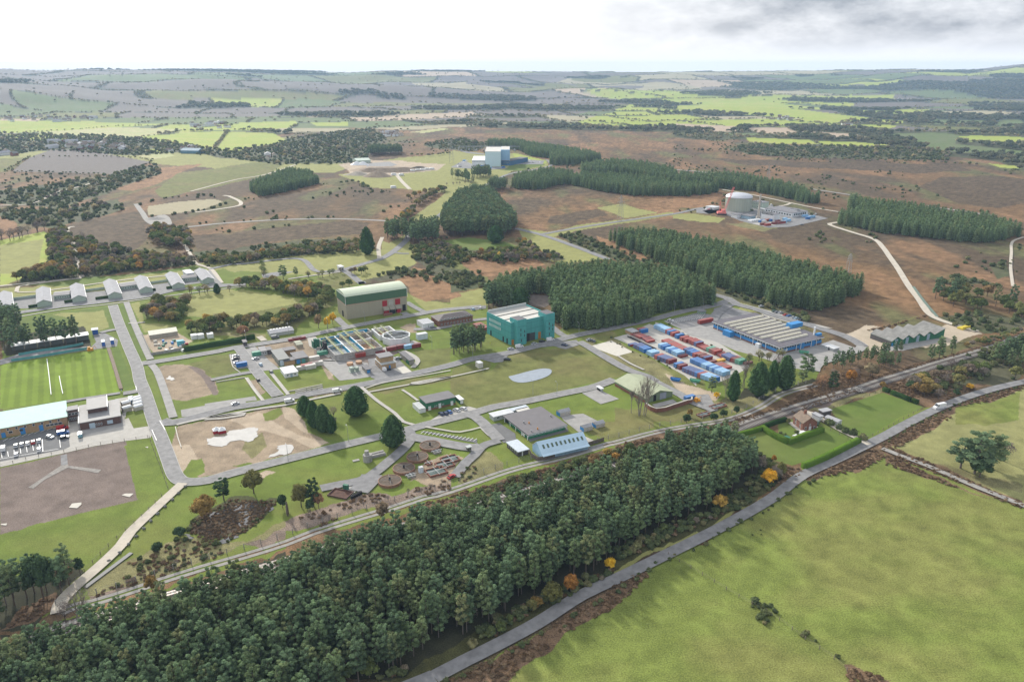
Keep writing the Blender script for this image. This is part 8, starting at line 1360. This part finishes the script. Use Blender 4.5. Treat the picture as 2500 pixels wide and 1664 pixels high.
for a in (('cypress', 'f', (1805, 740), 440, 225, 'large dark conical cypress standing alone beside the road'), ('cypress', 'f', (1450, 440), 165, 240, 'broad dark cypress on the striped lawn above the lone one'), ('cypress', 'f', (962, 450), 255, 150, 'leftmost dark cypress of the lawn group'), ('cypress', 'f', (1050, 560), 305, 135, 'narrow dark cypress in the middle of the lawn group'), ('cypress', 'f', (1140, 600), 335, 170, 'tallest front cypress of the lawn group'), ('cypress', 'f', (1215, 612), 440, 105, 'small cypress at the right foot of the lawn group'),
          ('twiggy', 'f', (1235, 480), 340, 100, 'bare twiggy tree behind the cypress group'), ('pine', 'f', (185, 1260), 1045, 200, 'bluish round pine above the reed pond', DG), ('dome', 'f', (470, 1190), 970, 225, 'olive round oak above the reed pond', OLV2), ('dome', 'e', (1960, 1440), 1210, 265, 'rusty brown round oak left of the reed pond', AUT), ('dome', 'f', (925, 1320), 1100, 180, 'mixed green and orange tree right of the reed pond', OLV2), ('pine', 'f', (1045, 1320), 1040, 170, 'tall dark tree over the thicket right of the pond', DG), ('dome', 'f', (1010, 1370), 1240, 100, 'small dark evergreen at the foot of the pond thicket', DG, 'evergreen_bush'), ('dome', 'f', (1090, 1330), 1180, 120, 'copper orange bush in the pond thicket', ORB, 'copper_bush'),
          ('dome', 'f', (745, 1330), 1200, 110, 'small green tree at the right tip of the pond', DG), ('column', 'f', (795, 1410), 1265, 26, 'thin bare stem by the pond', TWIG, 'dead_stem'), ('autumn', 'f', (1700, 1440), 1270, 170, 'pale orange birch growing over the perimeter track', PALE), ('tallbare', 'h', (235, 645), 255, 210, 'tall leafless poplar pair before the olive hangar'), ('bare', 'h', (160, 620), 400, 130, 'smaller leafless tree left of the tall poplars'), ('tallbare', 'j', (670, 1050), 815, 230, 'leafless tree at the end of the earth track'),
          ('twiggy', 'j', (545, 1080), 900, 130, 'pale leafless bush left of the leafless tree'), ('autumn', 'j', (1255, 830), 680, 120, 'yellow brown tree on the perimeter track', AUT), ('dome', 'j', (1300, 500), 410, 100, 'dark bush on the rough slope above the cleared strip', DG, 'bush'), ('dome', 'j', (1480, 370), 290, 120, 'dark bush at the left end of the pond', DG, 'bush'),
          ('column', 'h', (1135, 500), 210, 120, 'narrow dark cypress right of the container yard'), ('cypress', 'h', (1375, 450), 130, 205, 'widest dark cypress below the blue workshop'), ('column', 'h', (1505, 400), 110, 110, 'slim dark cypress in the middle of the three'), ('column', 'h', (1625, 385), 66, 170, 'tall dark cypress right of the slim one'), ('pine', 'h', (1835, 270), 45, 185, 'dark open crowned pine beside the workshop yard'), ('pine', 'h', (1800, 320), 190, 110, 'small pale pine under the dark open crowned one'), ('pine', 'h', (930, 425), 265, 110, 'dark leaning pine at the corner of the container yard'),
          ('tallbare', 'h', (1220, 380), 120, 130, 'bare birch between yard and cypresses'), ('tallbare', 'h', (1075, 480), 230, 90, 'bare birch left of the narrow cypress'), ('twiggy', 'h', (1570, 180), 60, 150, 'pale leafless tree above the cypress trio'), ('dome', 'h', (690, 715), 630, 100, 'round dark holly below the retaining wall', DG, 'bush'), ('autumn', 'h', (720, 655), 575, 75, 'small yellow brown tree above the round holly', AUT), ('dome', 'h', (950, 690), 620, 95, 'round dark bush left of its pair by the perimeter track', DG, 'bush'), ('dome', 'h', (1045, 660), 585, 85, 'round dark bush right of its pair by the perimeter track', DG, 'bush'), ('dome', 'h', (1165, 630), 545, 70, 'round dark bush nearest the railway bend', DG, 'bush'), ('twiggy', 'h', (1150, 720), 640, 90, 'pale twiggy bush on the perimeter track', None, 'bush'), ('autumn', 'h', (975, 480), 415, 70, 'yellow green bush under the leaning pine', YELL, 'bush'),
          ('pine', 'i', (515, 1015), 805, 130, 'dark green pine among the orange trees by the railway', DG), ('twiggy', 'i', (420, 1005), 810, 140, 'pinkish leafless tree left of the green pine', ORB), ('autumn', 'i', (690, 920), 790, 120, 'bright orange tree by the railway', ORAN), ('autumn', 'i', (880, 860), 720, 170, 'pale yellow tree by the railway', PALE), ('dome', 'i', (995, 975), 900, 70, 'small tan tree at the corner of the paddock', AUT),
          ('dome', 'h', (1475, 1302), 1150, 165, 'bright yellow tree beside the lane', YELL), ('autumn', 'h', (1590, 1240), 1080, 110, 'olive tree behind the bright yellow one', OLV2), ('dome', 'h', (1525, 1090), 1015, 55, 'small orange tree at the paddock edge', ORAN), ('dome', 'k', (1925, 965), 835, 115, 'orange round tree at the lane side of the wood', ORAN), ('dome', 'k', (2190, 805), 725, 90, 'golden tree at the lane side of the wood', YELL), ('autumn', 'k', (1805, 1030), 895, 170, 'pale green bush left of the orange round tree', OLV2), ('autumn', 'k', (1690, 1060), 990, 110, 'yellowing bush at the edge of the wood', AUT),
          ('dome', 'b', (370, 870), 755, 130, 'copper coloured tree under the oak belt', ORB), ('autumn', 'b', (1090, 790), 640, 90, 'grey green birch left of the yellow pair by the tan hall', PALE), ('autumn', 'b', (1175, 790), 665, 80, 'golden birch beside the grey green one', YELL), ('autumn', 'b', (1225, 750), 630, 80, 'yellow birch closest to the tan hall', YELL), ('pine', 'b', (752, 320), 182, 112, 'dark pine on the lawn beside the old pad'), ('pine', 'b', (875, 300), 195, 60, 'small dark pine before the avenue row'), ('column', 'a', (2080, 455), 358, 65, 'dark cypress in the poplar row'),
          ('cypress', 'n', (1135, 1225), 1108, 112, 'round topped dark cypress before the rounded grove'), ('cypress', 'n', (270, 1305), 1118, 100, 'dark conifer beside the double track'), ('cypress', 'c', (665, 570), 395, 180, 'grey green broad conifer behind the teal building'), ('column', 'c', (560, 540), 385, 50, 'narrow conifer left of the broad one'), ('column', 'c', (372, 450), 325, 60, 'narrow conifer at the left tip of the tall block'), ('dome', 'i', (1395, 1045), 925, 130, 'olive gold tree on the bracken beside the railway', AUT), ('dome', 'i', (1275, 985), 890, 130, 'dark green bush on the bracken beside the railway', DG), ('dome', 'i', (1700, 1045), 975, 75, 'small green bush near the lane', DG, 'bush'), ('twiggy', 'i', (1530, 1075), 965, 130, 'purple grey leafless tree near the lane', None), ('autumn', 'i', (1830, 985), 920, 90, 'yellow bush near the lane', YELL, 'bush'),
          ('pine', 'l', (1990, 100), -70, 190, 'left dark spreading pine in the dry pasture'), ('pine', 'l', (2070, 130), -110, 220, 'middle dark spreading pine in the dry pasture'), ('pine', 'l', (2150, 95), -105, 210, 'right dark spreading pine in the dry pasture'), ('twiggy', 'l', (2240, 60), -70, 120, 'leafless tree right of the spreading pines'), ('dome', 'l', (2100, 150), 40, 130, 'low green bush under the spreading pines', DG, 'bush'),
          ('dome', 'i', (95, 1315), 1255, 48, 'small yellow clipped tree by the cottage', OLV2), ('dome', 'j', (360, 880), 515, 260, 'tallest dark tree left of the earth track', DG), ('dome', 'j', (490, 650), 545, 100, 'round dark tree above the pale bush by the earth track', DG), ('autumn', 'j', (500, 760), 615, 120, 'pale green bush by the earth track', PALE), ('autumn', 'j', (575, 720), 605, 90, 'red orange bush by the earth track', ORB), ('dome', 'j', (660, 670), 540, 95, 'dark round tree nearest the earth track', DG), ('autumn', 'j', (110, 1340), 1215, 260, 'pale yellow tree at the bottom left over the railway', PALE)):
    lone(*a)
lone('tallbare', 'h', (280, 640), 250, 160, 'second tall leafless poplar right of the first before the hangar')

# ---------------------------------------------------------------- clipped hedges
def hedge(text, w, ht, m, label, dens=9):
    L = smooth_line(Uarr(SS(text)), 2.0); mb = MB(); r = np.random.default_rng(len(text) + int(abs(L[0][0]))); A, B_ = offset_line(L, w / 2), offset_line(L, -w / 2); n = len(L); v = []
    for i in range(n): q = r.uniform(-.12, .12); v += [(*A[i], 0), (*(A[i] * .94 + B_[i] * .06), ht + q), (*(B_[i] * .94 + A[i] * .06), ht + q), (*B_[i], 0)]
    f = [(0, 1, 2, 3), (4 * n - 1, 4 * n - 2, 4 * n - 3, 4 * n - 4)] + [(4 * i + j, 4 * i + 4 + j, 4 * i + 4 + (j + 1) % 4, 4 * i + (j + 1) % 4) for i in range(n - 1) for j in range(3)]
    C, O_ = [], []
    for i in range(n - 1):
        for _ in range(int(dens * np.linalg.norm(L[i + 1] - L[i]))):
            t = r.uniform(); c = L[i] * (1 - t) + L[i + 1] * t; nn = (A[i] - B_[i]) / w; s = r.integers(0, 3)
            if s == 2: C.append((*(c + nn * r.uniform(-.5, .5) * w), ht + r.uniform(-.05, .1))); O_.append((0, 0, 1))
            else: g_ = 1 if s else -1; C.append((*(c + nn * g_ * w * .5), r.uniform(0, ht))); O_.append((nn[0] * g_, nn[1] * g_, .3))
    V, F = cards(np.array(C), .5, np.array(O_, float), r, .4); o = crown_obj('clipped_hedge', (np.vstack([V, np.array(v)]), np.vstack([F, np.array(f) + len(V)]), np.r_[r.uniform(0, 1, len(F)), np.full(len(f), .4)]), m, link=True); tag(o, label, 'hedge')
for t, w, h_, m, lb in (('h 1100 862 1250 825 1405 782', 2.2, 1.9, HEDGE, 'bright green hedge between the wood and the cottage garden'), ('h 1410 772 1530 850 1660 912', 2.4, 2.3, HEDGE, 'left side hedge of the cottage garden'), ('h 1665 915 1830 850 1990 795', 2.4, 2.3, HEDGE, 'front hedge of the cottage garden'), ('h 1420 765 1560 715 1640 695', 2, 1.9, HEDGEDK, 'dark rear hedge of the cottage garden along the railway'), ('h 1808 1150 2000 1070 2180 980 2335 900', 3.0, 2.4, HEDGE, 'long bright hedge beside the lane'),
                        ('i 1003 993 1062 1015', 2, 2.2, HEDGEDK, 'short dark hedge piece at the top of the paddock'), ('i 1080 1025 1170 1058 1262 1098', 2, 2.2, HEDGEDK, 'longest dark hedge piece along the paddock'), ('i 1280 1100 1335 1122', 2, 2.2, HEDGEDK, 'last dark hedge piece along the paddock'), ('b 0 972 240 930 478 885', 3, 2.6, HEDGEDK, 'long dark clipped hedge along the site road'), ('a 1765 1008 2050 960 2352 915', 3, 2.6, HEDGEDK, 'long dark clipped hedge below the scrap yard')) + tuple((t, 2.2, 1.6, HEDGEDK, f'dark hedge in front of the {q} gabled shed') for t, q in (('a 275 592 410 570', 'second'), ('a 618 545 822 515', 'third'), ('a 915 512 1135 485', 'fourth'), ('a 1340 446 1490 424', 'fifth'), ('a 1595 412 1668 402', 'sixth'), ('a 100 605 178 594', 'first'))): hedge(t, w, h_, m, lb)
for i, (x, y, s) in enumerate(((470, 1310, 1.3), (500, 1325, 1.4), (580, 1365, 1.3), (640, 1395, 1.4), (715, 1418, 1.6), (800, 1465, 1.6))): o = bpy.data.objects.new('garden_shrub', MESH['bush'][i % 5]); COL.objects.link(o); o.location = G('i', x, y); o.scale = (s, s, s * 1.2); tag(o, f'{ORD[i]} round shrub from the house along the cottage drive', 'shrub', 'shrubs along the cottage drive')
for i in range(16): o = bpy.data.objects.new('garden_shrub', MESH['bush'][i % 5]); COL.objects.link(o); o.location = G('h', rr.uniform(1580, 1760), rr.uniform(800, 870)); s = rr.uniform(.35, .6); o.scale = (s,) * 3; tag(o, 'small shrub in the flower beds of the cottage garden', 'shrub', 'shrubs in the cottage garden')

# ---------------------------------------------------------------- fences, walls, lamps, small things
def fence(L, gap, ht, label, m, r=.06, rails=3):
    d = np.r_[0, np.cumsum(np.linalg.norm(np.diff(L, axis=0), axis=1))]; e = empty('post_fence', (L[0][0], L[0][1], 0), 0, label, 'fence'); w = MB(); P = []
    for t in np.arange(0, d[-1], gap): x, y = np.interp(t, d, L[:, 0]) - L[0][0], np.interp(t, d, L[:, 1]) - L[0][1]; w.box(x - r, x + r, y - r, y + r, -.2, ht); P.append((x, y))
    for j in range(rails):
        z = ht * (j + 1) / (rails + .3)
        for a, b in zip(P[:-1], P[1:]): w.bar((*a, z), (*b, z), r * .35, n=3)
    w.build('wire_panel', m, e); return e
POSTM = mat('fence_post', (.30, .29, .27), .9, .2, 2); WOODP = mat('fence_wood', (.20, .17, .14), .9, .2, 2)
fence(offset_line(PERIM, 4.2), 6, 2.4, 'security fence of concrete posts and wire along the perimeter track', POSTM, .12)
fl = lambda t: smooth_line(Uarr(SS(t)), 5)
for t, lb in (('l 310 600 480 700 780 880 900 940 1090 1080 1280 1210 1400 1329', 'old wire fence crossing the big pasture'), ('i 530 1160 760 1080 1000 995', 'dark fence between the railway and the paddock'), ('i 850 1455 1100 1320 1400 1155', 'fence between the paddock and the lane'), ('i 500 1375 640 1440 800 1530', 'wooden fence along the cottage drive'), ('e 0 940 320 850 660 790 900 735 1200 690 1430 655', 'wire fence along the concrete apron'), ('j 1330 40 1130 240 900 440 700 650 540 800', 'mesh fence left of the earth track'), ('e 1430 660 1480 800 1540 950 1620 1180', 'dark fence along the left avenue verge')): fence(fl(t), 5, 1.4, lb, WOODP, .08, 2)
wall_line('stone_wall', 'low rubble wall at the right end of the sports field', 'a 1038 985 1080 1110 1120 1240 1160 1375', .8, 1.8, mat('rubble', (.22, .17, .13), .95, .4, 2)); wall_line('yard_fence', 'grey panel fence at the foot of the scrap yard', 'a 1450 1048 1600 1025 1765 995', 1.8, .2, CONCW, 'fence'); wall_line('yard_fence', 'grey panel fence on the left side of the scrap yard', 'a 1360 850 1400 940 1448 1045', 1.8, .2, CONCW, 'fence')
wall_line('white_rail', 'long white rail running down the sports field', 'a 450 1085 470 1240 490 1425', .5, .35, WHT, 'rail'); wall_line('white_rail', 'short white rail in the middle of the sports field', 'a 568 1250 585 1340 602 1418', .5, .35, WHT, 'rail')
for t, lb in (('b 110 1305 380 1262', 'pale pipe run across the rough plot'), ('b 385 1265 470 1380 550 1485', 'pale pipe run down the rough plot to the road'), ('b 790 1398 1125 1330', 'pale concrete beam above the stacked kerbs'), ('e 1680 560 1700 650 1735 755', 'white barrier fence at the left of the bare earth site'), ('b 245 1045 270 1160 340 1215', 'white barrier tape fence by the blue container')): wall_line('concrete_run', lb, t, .55, .4, SLAB, 'barrier')
lp = MB().bar((0, 0, -.2), (0, 0, 8), .11, .07, 6); lp_me = lp.build('pole', STEEL, link=False).data; lh = MB().bar((0, 0, 8), (1.3, 0, 8.25), .06, n=4).box(1.1, 1.9, -.16, .16, 8.18, 8.34).build('lamp_head', STEEL, link=False).data
for i, (k, x, y, wh) in enumerate((('c', 1228, 850, 'at the junction right of the teal building'), ('c', 1550, 775, 'midway along the tall conifer block'), ('c', 1858, 710, 'near the right third of the tall conifer block'), ('c', 2143, 640, 'near the right end of the tall conifer block'), ('c', 1070, 820, 'right behind the teal building'), ('c', 212, 1085, 'left of the pale kiosk'), ('b', 1875, 700, 'before the red doors of the tan hall'), ('b', 1535, 750, 'before the middle of the tan hall'), ('b', 2175, 990, 'on the lawn right of the white octagon'), ('b', 400, 935, 'beside the brown transformer box'), ('f', 1375, 700, 'below the striped lawn'), ('f', 800, 890, 'below the bare earth site'), ('d', 455, 610, 'before the green roofed shelter'), ('d', 183, 650, 'left of the green roofed shelter'), ('g', 1180, 250, 'on the lawn below the pool'), ('g', 1410, 265, 'beside the road to the olive hangar'), ('b', 805, 860, 'beside the ribbed grey shed'), ('b', 1180, 810, 'left of the tan hall drive'))):
    e = empty('street_lamp', G(k, x, y), GA + math.pi / 2, 'slender grey street lamp ' + wh, 'street lamp', 'street lamps')
    for nn, me in (('pole', lp_me), ('lamp_head', lh)): o = bpy.data.objects.new(nn, me); COL.objects.link(o); o.parent = e
rk = [crown_obj('rock', (blob((0, 0, .35), (.8, .6, .55), np.random.default_rng(i), 8, 5)[0], blob((0, 0, .35), (.8, .6, .55), np.random.default_rng(i), 8, 5)[1], np.full(40, .5)), mat('boulder', (.20, .20, .18), .95, .3, 2)).data for i in range(3)]
BL = smooth_line(Uarr(SS('e 1800 1108 1740 1160 1640 1270 j 1340 140 1150 340 990 500 860 600')), 1); bd = np.r_[0, np.cumsum(np.linalg.norm(np.diff(BL, axis=0), axis=1))]
for i, t in enumerate(np.arange(2, bd[-1], 5.2)): o = bpy.data.objects.new('boulder', rk[i % 3]); COL.objects.link(o); o.location = (np.interp(t, bd, BL[:, 0]), np.interp(t, bd, BL[:, 1]), 0); o.rotation_euler = (0, 0, i); tag(o, 'grey boulder in the line along the earth track', 'boulder', 'boulders along the earth track')
for i in range(10): m = MB().box(0, 3.6, 0, .7, 0, .6); tag(m.build('concrete_kerb', CONC, loc=G('b', 870 + (i % 5) * 50, 1418 - (i % 5) * 9 - (i // 5) * 18), rz=GA + rr.uniform(-.1, .1)), 'pale concrete beam in the stack beside the main road', 'beam', 'stacked concrete beams')
for i in range(22): m = MB().box(-1, 1, -.7, .7, 0, rr.uniform(.6, 1.4)); c = rr.choice([WHT, SLAB, RED, CM['b'], WHT, DGRN2, CONCG]); tag(m.build('scrap_crate', c, loc=G('a', rr.uniform(1470, 1800), rr.uniform(910, 1010)), rz=rr.uniform(0, 3)), 'crate or skip of scrap lying about the scrap yard', 'crate', 'scrap in the scrap yard')
tag(MB().box(-2, 2, -1.5, 1.5, 0, 3).prism([(-2.1, -1.6), (2.1, -1.6), (2.1, 1.6), (-2.1, 1.6)], 3.002, 3.2).build('teal_cabin', wmat('cabin_teal', (.10, .38, .45)), loc=G('a', 1730, 950), rz=GA), 'small teal cabin at the right of the scrap yard', 'cabin')
for i in range(2): m = MB().box(0, 26, 0, .7, .2, .7); tag(m.build('steel_beam', BLK, loc=G('c', 1690 + i * 25, 872 + i * 4), rz=math.radians(-60.6)), ['left', 'right'][i] + ' of two long dark girders in the container yard', 'girder')
wall_line('drain_channel', 'long dark open drain with concrete rims beside the earth track', 'j 700 790 880 655 1080 505', .35, 1.6, mat('drain', (.06, .065, .07), .6), 'drain')
# digger and yellow plant
for k, x, y, lb in (('a', 865, 1000, 'orange digger at the end of the windbreak fences'), ('h', 788, 512, 'orange dumper beside the blue container')): m = MB().box(-1.6, 1.6, -1, 1, .5, 1.4).box(-1.2, .2, -.8, .8, 1.4, 2.5).bar((1.2, 0, 1.3), (2.8, 0, 2.4), .15).bar((2.8, 0, 2.4), (3.4, 0, .4), .12).box(-1.7, 1.7, -1.2, -.8, 0, .7).box(-1.7, 1.7, .8, 1.2, 0, .7); tag(m.build('digger', wmat('plant_orange', (.60, .28, .03)), loc=G(k, x, y), rz=.6), lb, 'digger')
m = MB()
for q in range(4): m.box(q * 2.2, q * 2.2 + 1.8, 0, 4, 0, 1.2).box(q * 2.2, q * 2.2 + 1.8, 0, .3, 1.2, 2)
tag(m.build('yellow_trailer', wmat('plant_yellow', (.65, .52, .06)), loc=G('i', 1765, 415), rz=.5), 'yellow farm implement on the sandy yard', 'implement')
def figure(k, x, y, lb, top, leg):                                       # standing figure grown as one skinned surface
    J = [(0, 0, .95), (0, 0, 1.25), (0, 0, 1.45), (0, 0, 1.52), (0, .02, 1.68), (.1, 0, .9), (.12, .02, .5), (.12, -.02, .05), (.13, .1, .03), (-.1, 0, .9), (-.13, .05, .5), (-.14, 0, .05), (-.15, .12, .03), (.2, 0, 1.4), (.26, .04, 1.12), (.24, .16, .9), (-.2, 0, 1.4), (-.27, .02, 1.12), (-.27, .10, .88)]
    E_ = [(0, 1), (1, 2), (2, 3), (3, 4), (0, 5), (5, 6), (6, 7), (7, 8), (0, 9), (9, 10), (10, 11), (11, 12), (2, 13), (13, 14), (14, 15), (2, 16), (16, 17), (17, 18)]; R_ = [.15, .16, .15, .06, .11, .1, .075, .055, .05, .1, .075, .055, .05, .07, .05, .04, .07, .05, .04]
    me = bpy.data.meshes.new('person'); me.from_pydata(J, E_, []); o = bpy.data.objects.new('person', me); COL.objects.link(o); md = o.modifiers.new('skin', 'SKIN')
    for v, q in zip(me.skin_vertices[0].data, R_): v.radius = (q, q)
    me.skin_vertices[0].data[0].use_root = True; o.modifiers.new('sub', 'SUBSURF').levels = 1; me.materials.append(top); o.location = G(k, x, y); tag(o, lb, 'person')
figure('c', 380, 942, 'person in a yellow high visibility jacket on the lawn left of the teal building', mat('hivis', (.55, .62, .05)), None); figure('e', 1165, 222, 'person in pale clothes by the gate at the end of the sports field', mat('pale_clothes', (.45, .47, .5)), None)
# ---------------------------------------------------------------- far villages and farms
HM = [[WHT, TILE], [wmat('render_cream', (.60, .55, .45)), TILE], [BRICK, ASB], [WHT, ASBL]]; HMESH = []
for i, mm in enumerate(HM):
    L_, W_ = (12, 8) if i != 3 else (26, 12); m = MB().prof([(0, -1), (W_, -1), (W_, 5), (W_ / 2, 8), (0, 5)], 0, L_); m.prof([(-.4, 4.8), (W_ / 2, 8.1), (W_ + .4, 4.8), (W_ + .4, 5.2), (W_ / 2, 8.5), (-.4, 5.2)], -.4, L_ + .4, 1); HMESH.append(m.build('h', mm, link=False).data)
for k, x0, x1, y0, y1, n, nm in (('m', 330, 860, 550, 605, 34, 'village among trees below the pale field'), ('m', 1300, 1540, 420, 462, 20, 'hamlet behind the bright green fields'), ('m', 60, 700, 375, 412, 26, 'village at the foot of the left hills'), ('m', 1150, 1380, 590, 620, 8, 'farm left of the bright fields'), ('m', 1780, 1860, 640, 665, 3, 'houses in the scrub'), ('n', 360, 500, 478, 520, 12, 'hamlet left of the dark heath hill'), ('o', 690, 870, 372, 400, 8, 'farm in the right hand fields'), ('o', 1130, 1200, 432, 446, 3, 'small farm beyond the stubble'), ('o', 1370, 1640, 255, 268, 7, 'farm below the wooded ridge'), ('m', 0, 130, 620, 640, 4, 'houses at the left edge')):
    for j in range(n):
        o = bpy.data.objects.new('house', HMESH[rr.choice([0, 0, 1, 2, 3])]); COL.objects.link(o); o.location = onland(S(k, rr.uniform(x0, x1), rr.uniform(y0, y1))); o.rotation_euler = (0, 0, rr.uniform(0, 3.1)); tag(o, 'distant house of the ' + nm, 'house', nm)
o = bpy.data.objects.new('barn', MB().prof([(0, -1), (24, -1), (24, 6), (12, 10), (0, 6)], 0, 40).build('b', wmat('barn_blue', (.10, .20, .27)), link=False).data); COL.objects.link(o); o.location = onland(S('m', 1345, 625)); o.rotation_euler = (0, 0, 1.4); tag(o, 'blue-grey farm barn left of the bright fields', 'barn')

# ---------------------------------------------------------------- the air between here and the hills
hz = MB().box(-11500, 11500, -300, 10150, -64, 222).build('haze', [])
hz['kind'] = 'stuff'
hm = bpy.data.materials.new('haze_air'); hm.use_nodes = True; nd, lk = hm.node_tree.nodes, hm.node_tree.links
nd.clear(); ho = N(nd, 'ShaderNodeOutputMaterial'); pv = N(nd, 'ShaderNodeVolumePrincipled')
pv.inputs['Color'].default_value = (.50, .71, 1.0, 1); pv.inputs['Density'].default_value = HAZE; pv.inputs['Anisotropy'].default_value = 0.15
lk.new(pv.outputs[0], ho.inputs['Volume']); hz.data.materials.append(hm)
